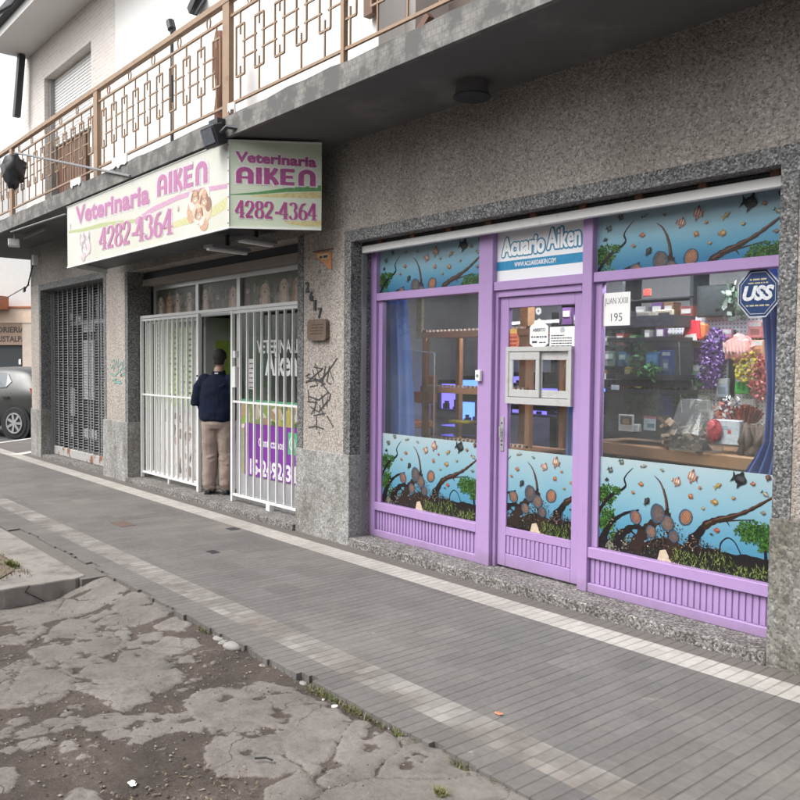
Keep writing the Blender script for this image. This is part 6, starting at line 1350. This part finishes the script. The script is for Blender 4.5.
for x, y, xe, lb in ((-3.5, 5.25, -2.5, 'added lit tube lamp over the window counter, hidden behind the right printed panel'), (-5.6, 6.0, -4.4, 'added lit tube lamp hidden near the ceiling behind the left window')):  # two unseen tubes added to brighten the shop interior
    e = empty('tube_lamp', ((x + xe) / 2, y, 2.62), lb, 'lamp'); m = MB(); m.tube([(x, y, 2.62), (xe, y, 2.62)], .022, 8); m.build('tube', lampw, e)
    m = MB(); m.box(x, xe, y - .04, y + .04, 2.645, 2.68); m.tube([((x + xe) / 2, y, 2.68), ((x + xe) / 2, y, 2.92)], .01, 6); m.build('fitting', M['white_paint'], e)
for u, v, lb in ((401, 312, 'olive hanging net near the ceiling beside the blue curtain'), (419, 311, 'olive hanging net near the ceiling above the wooden rack')):
    m = MB(); p = at_y(u, v, 6.0); m.box(p.x - .04, p.x + .04, 6.0, 6.04, p.z - .3, p.z + .30); tag(m.build('hanging_net', fl((.30, .27, .18))), lb, 'net', 'hanging nets')
packet('hanging_coat', 516, 296, 0, 0, 5.0, .01, (0, 0, 0), 'x') if False else None
m = MB(); p = at_y(523, 370, 6.0); m.box(p.x - .05, p.x + .05, 6.0, 6.1, .08, 2.9); tag(m.build('wooden_post', M['wood']), 'brown wooden post inside the shop behind the door glass', 'post')
a, b_ = at_y(566, 420, 4.98), at_y(576, 420, 4.98); curtain('curtain', a.x, b_.x, 4.98, .5, 1.75, 2, 'narrow pale blue curtain at the right edge of the door glass')

# stock on the shelves behind the display
r = random.Random(17); pal = [(.22, .05, .04), (.05, .12, .24), (.28, .23, .06), (.05, .16, .06), (.24, .23, .22), (.22, .11, .05), (.14, .06, .18), (.34, .33, .31)]
SHF = empty('stock_shelf', (-4.0, 6.2, .08), 'dark shelf of small stock packs behind the display tanks in the right window', 'shelf'); m = MB()
for v in (300, 322, 345, 366, 388): z = at_y(630, v, 6.2).z; m.box(-5.0, -3.62, 6.2, 6.45, z - .012, z)
for x in (-5.0, -4.3, -3.65): m.box(x, x + .03, 6.2, 6.45, .08, 2.5)
m.build('shelving', M['dark_metal'], SHF)
src = {}
for v in (322, 345, 366, 388):
    z = at_y(630, v, 6.2).z; x = -4.95
    while x < -3.70:
        k = r.randrange(len(pal)); w_, h_ = r.uniform(.05, .12), r.uniform(.08, .16)
        if k not in src:
            m = MB(); m.box(-.5, .5, 0, .12, 0, 1); m.box(-.35, .35, -.006, -.0005, .45, .8, 1); o = m.build('stock_pack', [fl(pal[k], .4), fl((.6, .58, .5), .4)]); src[k] = o
        else: o = src[k].copy(); COL.objects.link(o)
        o.location = (x + w_ / 2, 6.24, z); o.scale = (w_, 1, h_)
        tag(o, ['red', 'blue', 'yellow', 'green', 'grey', 'orange', 'violet', 'white'][k] + ' stock pack standing on the dark shelf behind the display tanks', 'packet', 'stock packs on the shelf behind the tanks'); x += w_ + r.uniform(.01, .08)
for i, (u, v, du, dv, c, nm) in enumerate([(684, 352, 7, 10, (.55, .52, .48), 'pale'), (697, 352, 6, 10, (.30, .12, .30), 'plum'), (699, 376, 7, 11, (.20, .36, .18), 'leaf green'), (690, 384, 6, 9, (.58, .55, .50), 'cream'), (727, 338, 5, 9, (.50, .20, .30), 'rose'), (722, 388, 6, 10, (.42, .48, .52), 'grey blue'), (757, 350, 6, 10, (.62, .30, .16), 'orange'), (755, 330, 7, 8, (.58, .20, .18), 'scarlet'), (703, 404, 6, 9, (.30, .34, .20), 'olive'), (748, 408, 6, 9, (.50, .50, .46), 'silver')]):
    packet('hanging_packet', u - du, v - dv, u + du, v + dv, 5.66, .03, c, nm + ' packet hanging on the pegboard hooks', 'packet', [(.1, .72, .9, .95, (.6, .58, .52)), (.2, .2, .8, .55, tuple(x * .5 for x in c))])

# ------------------------------------------------------------------ the person in the doorway
def person(loc, rot):
    root = empty('person', (0, 0, 0), 'person in navy sweater and beige trousers standing in the doorway, back to the street', 'person')
    skin = simple('skin', (.36, .22, .16), .5, var=.05); navy = simple('navy_wool', (.008, .012, .030), .9, var=.25, scale=9, bmp=.35, bscale=160, spec=.2); tan = simple('beige_cloth', (.30, .235, .20), .85, var=.12, scale=7, bmp=.3, bscale=120, spec=.2)
    V = Vector
    def limb(mb, pts, rs, n=14):
        mb.tube(pts, rs, n)
        for p, r in ((pts[0], rs[0]), (pts[-1], rs[-1])): mb.ell(p, r, r, r, n, 7)
    def trunk(mb, L, n=20): mb.rings([((cx, cy, z), (rx, 0, 0), (0, ry, 0)) for z, cx, cy, rx, ry in L], n)
    SH, EL, WR = {}, {}, {}
    for s in (-1, 1):
        SH[s] = V((s * .185, -.01, 1.385)); EL[s] = V((s * .275, -.045, 1.115)); WR[s] = V((s * .13, .20, 1.10))
    b = MB()
    trunk(b, [(.82, 0, 0, .13, .10), (.92, 0, 0, .165, .115), (1.05, 0, .005, .15, .10), (1.2, 0, .0, .165, .11), (1.34, 0, -.01, .185, .105), (1.41, 0, -.01, .13, .08), (1.46, 0, .005, .065, .065), (1.55, 0, .03, .056, .058)])
    for s in (-1, 1):
        limb(b, [V((s * .09, 0, .86)), V((s * .10, .01, .48)), V((s * .105, -.02, .10))], [.085, .055, .04]); b.rings([((s * .105, -.05, .05), (.035, 0, 0), (0, .02, .03)), ((s * .115, .06, .04), (.045, 0, 0), (0, .0, .03)), ((s * .12, .15, .025), (.035, 0, 0), (0, 0, .02))], 10)
        limb(b, [SH[s], EL[s], WR[s]], [.055, .042, .028])
        pm = WR[s] + V((-s * .02, .07, .0)); b.ell(WR[s] + V((-s * .012, .045, 0)), .038, .05, .018, 12, 8)
        for k in range(4):
            o = V((s * (.030 - .020 * k), .085, 0)) + WR[s]; L = (.060, .072, .076, .064)[3 - k]
            b.tube([o - V((0, .03, 0)), o + V((0, L * .5, -.004)), o + V((0, L * .85, -.022)), o + V((0, L * .9, -.042))], [.0095, .0088, .008, .007], 8)
        t0 = WR[s] + V((-s * .035, .03, 0)); b.tube([t0, t0 + V((-s * .025, .03, -.004)), t0 + V((-s * .03, .062, -.012))], [.012, .010, .008], 8)
    hc = V((0, .055, 1.645))
    b.ell(hc, .075, .092, .108, 18, 13); b.ell(hc + V((0, .035, -.055)), .055, .062, .062, 14, 9)
    b.rings([(hc + V((0, .088, .02)), (.010, 0, 0), (0, .01, .0)), (hc + V((0, .105, -.022)), (.016, 0, 0), (0, .012, 0)), (hc + V((0, .09, -.035)), (.018, 0, 0), (0, .008, 0))], 10)
    for s in (-1, 1): b.ell(hc + V((s * .076, -.005, -.015)), .010, .020, .032, 10, 7)
    b.ell(hc + V((0, .092, -.062)), .024, .010, .007, 10, 6)
    remesh(b.build('body', skin, root, smooth=True), .0065, 3)
    ey = MB()
    for s in (-1, 1): ey.ell(hc + V((s * .030, .084, .012)), .012, .010, .009, 10, 7)
    ey.build('eyes', flat('eye_white', (.6, .58, .55)), root, smooth=True)
    h = MB(); h.ell(hc + V((0, -.012, .028)), .086, .094, .098, 18, 11); h.rings([(hc + V((0, -.045, -.07)), (.058, 0, 0), (0, .05, 0)), (hc + V((0, -.04, .03)), (.082, 0, 0), (0, .06, 0))], 16)
    h.v = [(x, min(y, hc.y + .075 if z > hc.z + .045 else hc.y + .03), z) for x, y, z in h.v]
    remesh(h.build('hair', simple('dark_hair', (.014, .012, .012), .75, var=.3, scale=30, bmp=.6, bscale=120), root, smooth=True), .010, 3)
    w = MB()
    trunk(w, [(.89, 0, 0, .205, .150), (.915, 0, 0, .232, .168), (.99, 0, .0, .236, .175), (1.1, 0, -.005, .230, .165), (1.24, 0, -.015, .232, .155), (1.34, 0, -.02, .222, .132), (1.40, 0, -.015, .165, .105), (1.445, 0, .0, .095, .085), (1.475, 0, .01, .08, .075)], 24)
    for s in (-1, 1):
        limb(w, [SH[s] + V((-s * .02, 0, .0)), SH[s] + V((s * .045, -.02, -.10)), EL[s], WR[s] * .6 + EL[s] * .4 + V((0, 0, .0)), WR[s] + V((0, -.02, 0))], [.082, .080, .066, .058, .045])
    rs = random.Random(4)
    for k in range(16): # soft folds
        z = rs.uniform(.95, 1.32); a = rs.uniform(3.4, 6.0); p = V((.2 * math.cos(a), .145 * math.sin(a), z)); q = p + V((rs.uniform(-.12, .12), .0, rs.uniform(-.06, .06))); w.tube([p, (p + q) / 2 + V((0, -.008, 0)), q], [.008, .017, .008], 6)
    crease(remesh(w.build('sweater', navy, root, smooth=True), .011, 5), .010, 3)
    c = MB(); c.rings([((0, .006, 1.455), (.088, 0, 0), (0, .082, .01)), ((0, .010, 1.50), (.078, 0, 0), (0, .074, .012))], 18); c.build('collar', navy, root, smooth=True)
    m = MB(); m.quad(V((-.022, -.078, 1.462)), V((.022, -.078, 1.462)), V((.022, -.072, 1.478)), V((-.022, -.072, 1.478))); m.build('neck_label', fl((.5, .5, .55)), root)
    t = MB(); trunk(t, [(.80, 0, -.01, .15, .125), (.86, 0, -.012, .185, .145), (.93, 0, 0, .185, .138), (.99, 0, 0, .17, .125)], 22)
    for s in (-1, 1):
        limb(t, [V((s * .092, -.01, .86)), V((s * .10, 0, .66)), V((s * .104, .008, .47)), V((s * .104, -.012, .26)), V((s * .106, -.02, .13)), V((s * .108, -.008, .10))], [.113, .107, .096, .088, .084, .080])
        for k in range(12):
            z = (.11, .14, .17, .21, .26, .36, .42, .47, .55, .63, .72, .78)[k] + .02 * s; a = rs.uniform(3.2, 6.0); r_ = .098; p = V((s * .104 + r_ * math.cos(a - .6), r_ * math.sin(a - .6), z)); q = V((s * .104 + r_ * math.cos(a + .6), r_ * math.sin(a + .6), z + rs.uniform(-.03, .03))); mm = (p + q) / 2 + V((0, -.02, 0)); t.tube([p, mm, q], [.004, .008, .004], 6)
    crease(remesh(t.build('trousers', tan, root, smooth=True), .010, 4), .0085, 9)
    m = MB(); m.box(-.012, .012, -.16, -.145, .955, .985); 
    for s in (-1, 1):
        sh = MB(); x = s * .112
        sh.rings([((x, -.085, .035), (.030, 0, 0), (0, .005, .028)), ((x, -.06, .052), (.042, 0, 0), (0, .005, .045)), ((x, .0, .052), (.045, 0, 0), (0, .004, .045)), ((x + s * .005, .09, .038), (.050, 0, 0), (0, .004, .032)), ((x + s * .008, .17, .026), (.042, 0, 0), (0, .004, .022)), ((x + s * .008, .195, .022), (.02, 0, 0), (0, .002, .014))], 14)
        remesh(sh.build('shoe', simple('black_shoe', (.014, .014, .016), .45), root, smooth=True), .009, 2)
        so_ = MB(); so_.rings([((x, -.06, .0), (.045, 0, 0), (0, .03, 0)), ((x, -.06, .016), (.046, 0, 0), (0, .032, 0))], 12); so_.build('heel', M['black'], root)
    root.location = loc; root.rotation_euler = (0, 0, rot)
    return root
fp = at_z(217, 497, .066)
person((at_y(218.5, 495, 4.79).x, 4.79, .066), R(42))

# ------------------------------------------------------------------ parked hatchback at the corner
def car(loc, rot):
    root = empty('parked_car', (0, 0, 0), 'grey hatchback car parked across the side street, its rear corner in view', 'car')
    paint = simple('grey_car_paint', (.055, .056, .054), .32, .2, var=.03, spec=.6); gls = flat('car_glass', (.03, .045, .055), .06, .8)
    # stations along x (front -, rear +): roof z, belt z, half width at belt, roof half width
    ST = [(-1.92, .62, .55, .58, .40), (-1.82, .76, .66, .72, .55), (-1.3, .93, .82, .82, .66), (-.85, 1.02, .92, .84, .68), (-.45, 1.28, .95, .85, .62), (-.1, 1.44, .96, .86, .60), (.5, 1.49, .97, .86, .60), (1.0, 1.48, 1.0, .85, .585), (1.42, 1.43, 1.02, .83, .56), (1.66, 1.20, 1.02, .80, .58), (1.82, .98, .96, .76, .62), (1.90, .80, .74, .73, .66), (1.92, .55, .50, .70, .64)]
    vs = []; K = 8
    for x, zr, zb, wb, wr in ST:
        zl = .24 if abs(x) < 1.7 else .32
        half = [(.0, zl), (wb * .93, zl), (wb * 1.0, zl + (zb - zl) * .35), (wb * 1.0, zl + (zb - zl) * .75), (wb * .965, zb), (wr + (wb * .965 - wr) * .15, zr - .05 if zr > zb + .1 else zr - .02), (wr * .8, zr), (.0, zr + .01)]
        vs += [(x, -y, z) for y, z in half] + [(x, y, z) for y, z in half[-2:0:-1]]
    n = 14; k = len(ST); m = MB(); fs = []
    for i in range(k - 1):
        for j in range(n): fs.append((i * n + j, i * n + (j + 1) % n, (i + 1) * n + (j + 1) % n, (i + 1) * n + j))
    fs += [tuple(range(n)), tuple((k - 1) * n + j for j in range(n - 1, -1, -1))]
    m.add(vs, fs); body = m.build('body', paint, root, smooth=True); sb = body.modifiers.new('s', 'SUBSURF'); sb.levels = 2; sb.render_levels = 2
    def side_y(x, t):   # y of the body side between belt (t=0) and roof (t=1)
        for a, b in zip(ST, ST[1:]):
            if a[0] <= x <= b[0]:
                f = (x - a[0]) / (b[0] - a[0]); L = [p + (q - p) * f for p, q in zip(a, b)]; wb, wr = L[3] * .965, L[4]; w2 = wr + (wb - wr) * .15
                return wb + (w2 - wb) * t, L[2] + (L[1] - .05 - L[2]) * t
    for s in (-1, 1):
        for pts in ([(-.50, .12), (.42, .10), (.42, .86), (-.05, .86)], [(.48, .10), (.98, .16), (1.08, .42), (.90, .84), (.48, .86)]):
            g = MB(); q = []
            for x, t in pts: y, z = side_y(x, t); q.append((x, s * (y + .006), z))
            g.add(q, [tuple(range(len(q)))]); g.build('side_window', gls, root)
        g = MB(); g.add([(1.60, s * .79, 1.06), (1.80, s * .765, 1.02), (1.90, s * .715, .98), (1.88, s * .74, .74), (1.72, s * .795, .80)], [(0, 1, 2, 3, 4)]); g.v = [(x + (.015), y * 1.012, z) for x, y, z in g.v]; g.build('tail_light', flat('tail_red', (.35, .03, .035), .15, .8), root)
        h = MB(); h.bar((.95, s * .865, .86), (1.12, s * .862, .87), .02, .025); h.build('door_handle', paint, root)
        for x in (-1.22, 1.27):
            ar = MB(); ar.tube([(x, s * .70, .335), (x, s * .842, .335)], .385, 28); ar.build('wheel_arch', M['black'], root)
            wl = MB(); wl.tube([(x, s * .64, .335), (x, s * .845, .335), (x, s * .858, .335)], [.33, .33, .305], 28); wh = wl.build('wheel', simple('tyre', (.022, .022, .023), .85), root, bevel=.01)
            rm_ = MB(); rm_.tube([(x, s * .855, .335), (x, s * .862, .335)], .205, 24)
            hb = rm_.build('hub_back', M['dark_metal'], wh)
            sp = MB(); sp.tube([(x, s * .86, .335), (x, s * .878, .335)], .05, 12)
            for i in range(7):
                a = i * 6.283 / 7; sp.bar((x + .03 * math.cos(a), s * .868, .335 + .03 * math.sin(a)), (x + .195 * math.cos(a), s * .868, .335 + .195 * math.sin(a)), .05, .014, (0, 1, 0))
            for i in range(24):
                a, b = i * 6.283 / 24, (i + 1) * 6.283 / 24; sp.bar((x + .2 * math.cos(a), s * .868, .335 + .2 * math.sin(a)), (x + .2 * math.cos(b), s * .868, .335 + .2 * math.sin(b)), .03, .02, (0, 1, 0))
            sp.build('rim', M['alu'], wh)
    g = MB(); g.add([(1.50, -.48, 1.36), (1.50, .48, 1.36), (1.80, .55, 1.03), (1.80, -.55, 1.03)], [(0, 1, 2, 3)]); g.v = [(x + .03, y, z + .01) for x, y, z in g.v]; g.build('rear_window', gls, root)
    g = MB(); g.obox((1.50, 0, 1.455), (.11, 0, -.02), (0, .52, 0), (.003, 0, .014)); g.build('spoiler', paint, root, bevel=.008)
    root.location = loc; root.rotation_euler = (0, 0, rot); root.scale = (1.12, 1.12, 1.12); return root
wp = at_z(15.0, 439.5, -.13); ra = R(28.7)
off = 1.12 * Vector((math.cos(ra) * 1.27 + math.sin(ra) * .85, math.sin(ra) * 1.27 - math.cos(ra) * .85, 0))
car((wp.x - off.x, wp.y - off.y, -.13), ra)

# ------------------------------------------------------------------ shop across the side street
XB = empty('corner_shop', tuple(at_y(15, 400, 10.0)), 'pale shop across the side street with a brown lettered board and an orange balcony ledge', 'building')
A = at_y(31, 380, 10.3); Bp = at_y(-45, 380, 8.2); U = Vector((Bp.x - A.x, Bp.y - A.y, 0)).normalized(); U = -U; N = Vector((U.y, -U.x, 0))
O = Vector((Bp.x, Bp.y, 0)); Lw = (Vector((A.x, A.y, 0)) - O).length
def on_f(u, v):
    d = RM @ np.array([u - 400, v - 400, FPX]); d = Vector(d); t = (O - Vector((0, 0, CAMH))).dot(N) / d.dot(N); p = Vector((0, 0, CAMH)) + d * t; return (p - O).dot(U), p.z
def slabf(mb, x0, x1, z0, z1, t0, t1):
    c = O + U * (x0 + x1) / 2 + N * (t0 + t1) / 2; mb.obox((c.x, c.y, (z0 + z1) / 2), U * (x1 - x0) / 2, N * (t1 - t0) / 2, (0, 0, (z1 - z0) / 2))
xr = on_f(31, 350)[0]; zs0, zs1 = on_f(15, 345)[1], on_f(15, 323)[1]; zc = on_f(15, 308)[1]; zo0, zo1 = on_f(5, 310)[1], on_f(5, 297)[1]
m = MB(); slabf(m, -8, xr + 8, -.2, 9.5, -8, -.25); m.build('wall', simple('grey_white_render', (.55, .55, .54), .85, var=.08), XB)
m = MB(); slabf(m, -8, xr - .42, zs0 - .0, zs1, -.25, .02); m.build('sign_board', simple('brown_board', (.34, .235, .175), .7), XB)
m = MB(); pl = Plane2(O + N * .02 + Vector((0, 0, zs0)), U, (0, 0, 1), N)
x1 = on_f(26, 330)[0]; x0 = on_f(0, 330)[0]; ww = (x1 - x0); hh = zs1 - zs0
s0 = x0 - ww * .32
text(m, pl, 'ZORIERIA', s0, hh * .56, x1 - s0, hh * .27, .004, .03); s0 = x0 - ww * .10; text(m, pl, 'RISTALPA', s0, hh * .14, x1 - s0 + .02, hh * .27, .004, .03); m.build('lettering', fl((.06, .045, .04)), XB)
m = MB(); slabf(m, -8, xr + .2, zs1 + .001, zc, -.25, .06); m.build('cornice', simple('peach_render', (.66, .52, .40), .85), XB)
m = MB(); slabf(m, -8, xr + .2, zc + .001, zc + .06, -.25, .12); slabf(m, -8, on_f(11, 300)[0], zo0, zo1, .121, .9); m.build('orange_ledge', simple('orange_render', (.42, .16, .08), .85), XB)
m = MB(); slabf(m, xr - .40, xr + .25, -.2, zs1, -.25, .03); m.build('corner_pier', simple('peach_pier', (.60, .50, .42), .85), XB)
m = MB(); slabf(m, xr - .40, xr + .25, -.2, on_f(28, 381)[1], .031, .05); m.build('dark_plinth', fl((.03, .035, .06)), XB)
m = MB(); slabf(m, -8, xr - .42, -.2, zs0 - .001, -.25, -.12)
for i in range(40): slabf(m, -8 + i * .25, -7.9 + i * .25, -.2, zs0 - .01, -.12, -.10)
m.build('shop_shutter', simple('dark_shutter', (.022, .03, .034), .5), XB)
m = MB()
xl, zl = on_f(9, 283)
for i in range(14): slabf(m, xl - i * .22 - .02, xl - i * .22, zo1, zo1 + .55, .80, .82)
slabf(m, xl - 3, xl, zo1 + .52, zo1 + .55, .79, .83); m.build('balcony_bars', M['dark_metal'], XB)
m = MB(); zq = on_f(18.5, 362)[1]; xq = on_f(18.5, 362)[0]; slabf(m, xq - .08, xq + .04, zq - .1, zq + .12, -.099, -.095); m.build('notice', M['paper'], XB)
m = MB(); m.tube([at_z(29, 285, 3.3), at_y(8, 297, 6.5), at_y(-6, 301, 8)], .012, 5); tag(m.build('street_cable', M['black']), 'thin black cable running from the building corner across the side street', 'cable')
m = MB(); m.tube([at_y(-4, 14, 3.2), at_y(10, 6, 3.4), at_y(18, -4, 3.6)], .03, 6); tag(m.build('overhead_cable', M['dark_metal']), 'dark overhead cable beyond the roof gutter at the top left', 'cable')

# ------------------------------------------------------------------ the other side of the street (seen only in the shop glass)
def house(x0, x1, y, h, col, label, seed):
    e = empty('house', ((x0 + x1) / 2, y, -.05), label, 'house', 'houses across the street'); m = MB(); m.box(x0, x1, y - 8, y, -.05, h); m.build('wall', simple('render_%d' % seed, col, .9, var=.1), e)
    m = MB(); m.box(x0 - .2, x1 + .2, y - 8.2, y + .4, h, h + .25); m.build('roof', M['concrete'], e); w_ = MB(); n = int((x1 - x0) / 3)
    for i in range(n):
        a = x0 + 1 + i * 3; w_.box(a, a + 1.3, y + .001, y + .04, .9 if i % 2 else -.05, 2.3)
        if h > 5: w_.box(a, a + 1.3, y + .001, y + .04, 3.6, 5.0)
    w_.build('windows', flat('far_glass_%d' % seed, (.05, .055, .06), .2), e)
house(-34, -22, -13.5, 4.2, (.45, .40, .34), 'low cream house across the street', 1); house(-21.5, -10, -13.5, 6.4, (.38, .28, .22), 'two storey brown house across the street', 2); house(-9.5, 3, -13.5, 3.8, (.50, .50, .48), 'low white house across the street', 3); house(3.5, 16, -13.5, 6.8, (.42, .40, .37), 'grey two storey house across the street', 4)
def tree(x, y, h, label, seed):
    r = random.Random(seed); e = empty('street_tree', (x, y, -.1), label, 'tree', 'trees across the street'); m = MB()
    m.tube([(x, y, -.1), (x + .05, y, h * .25), (x - .05, y + .05, h * .5), (x + .1, y, h * .75)], [.2, .16, .12, .06], 9)
    for i in range(7): a = r.uniform(0, 6.283); z = h * r.uniform(.35, .6); m.tube([(x, y, z), (x + 1.0 * math.cos(a), y + 1.0 * math.sin(a), z + .8), (x + 1.7 * math.cos(a), y + 1.7 * math.sin(a), z + 1.5)], [.08, .05, .02], 6)
    m.build('trunk', fl((.07, .055, .045), .9), e); m = MB()
    cl = [(r.uniform(-1.9, 1.9), r.uniform(-1.9, 1.9), h * r.uniform(.48, 1.0), r.uniform(.5, .95)) for _ in range(24)]
    for i in range(2600):
        cx, cy, cz, cr = cl[i % 24]; d = Vector((r.gauss(0, 1), r.gauss(0, 1), r.gauss(0, .8))).normalized() * cr * r.random() ** .4; p = Vector((x + cx, y + cy, cz)) + d; a = Vector((r.uniform(-1, 1), r.uniform(-1, 1), r.uniform(-1, 1))).normalized() * .11; b = a.cross(Vector((r.uniform(-1, 1), r.uniform(-1, 1), 1))).normalized() * .07
        m.add([p - a, p + b, p + a, p - b], [(0, 1, 2, 3)], i % 3)
    m.build('crown', [fl((.05, .085, .03), .7), fl((.08, .115, .04), .7), fl((.035, .06, .022), .7)], e, recalc=False)
for i, (x, y, h) in enumerate([(-24, -10.5, 7), (-16, -10.6, 6), (-9.5, -10.4, 7.5), (-3, -10.6, 6.2)]): tree(x, y, h, ['tall leafy street tree before the cream house', 'smaller street tree before the brown house', 'tallest street tree across the road', 'street tree before the low white house'][i], i)
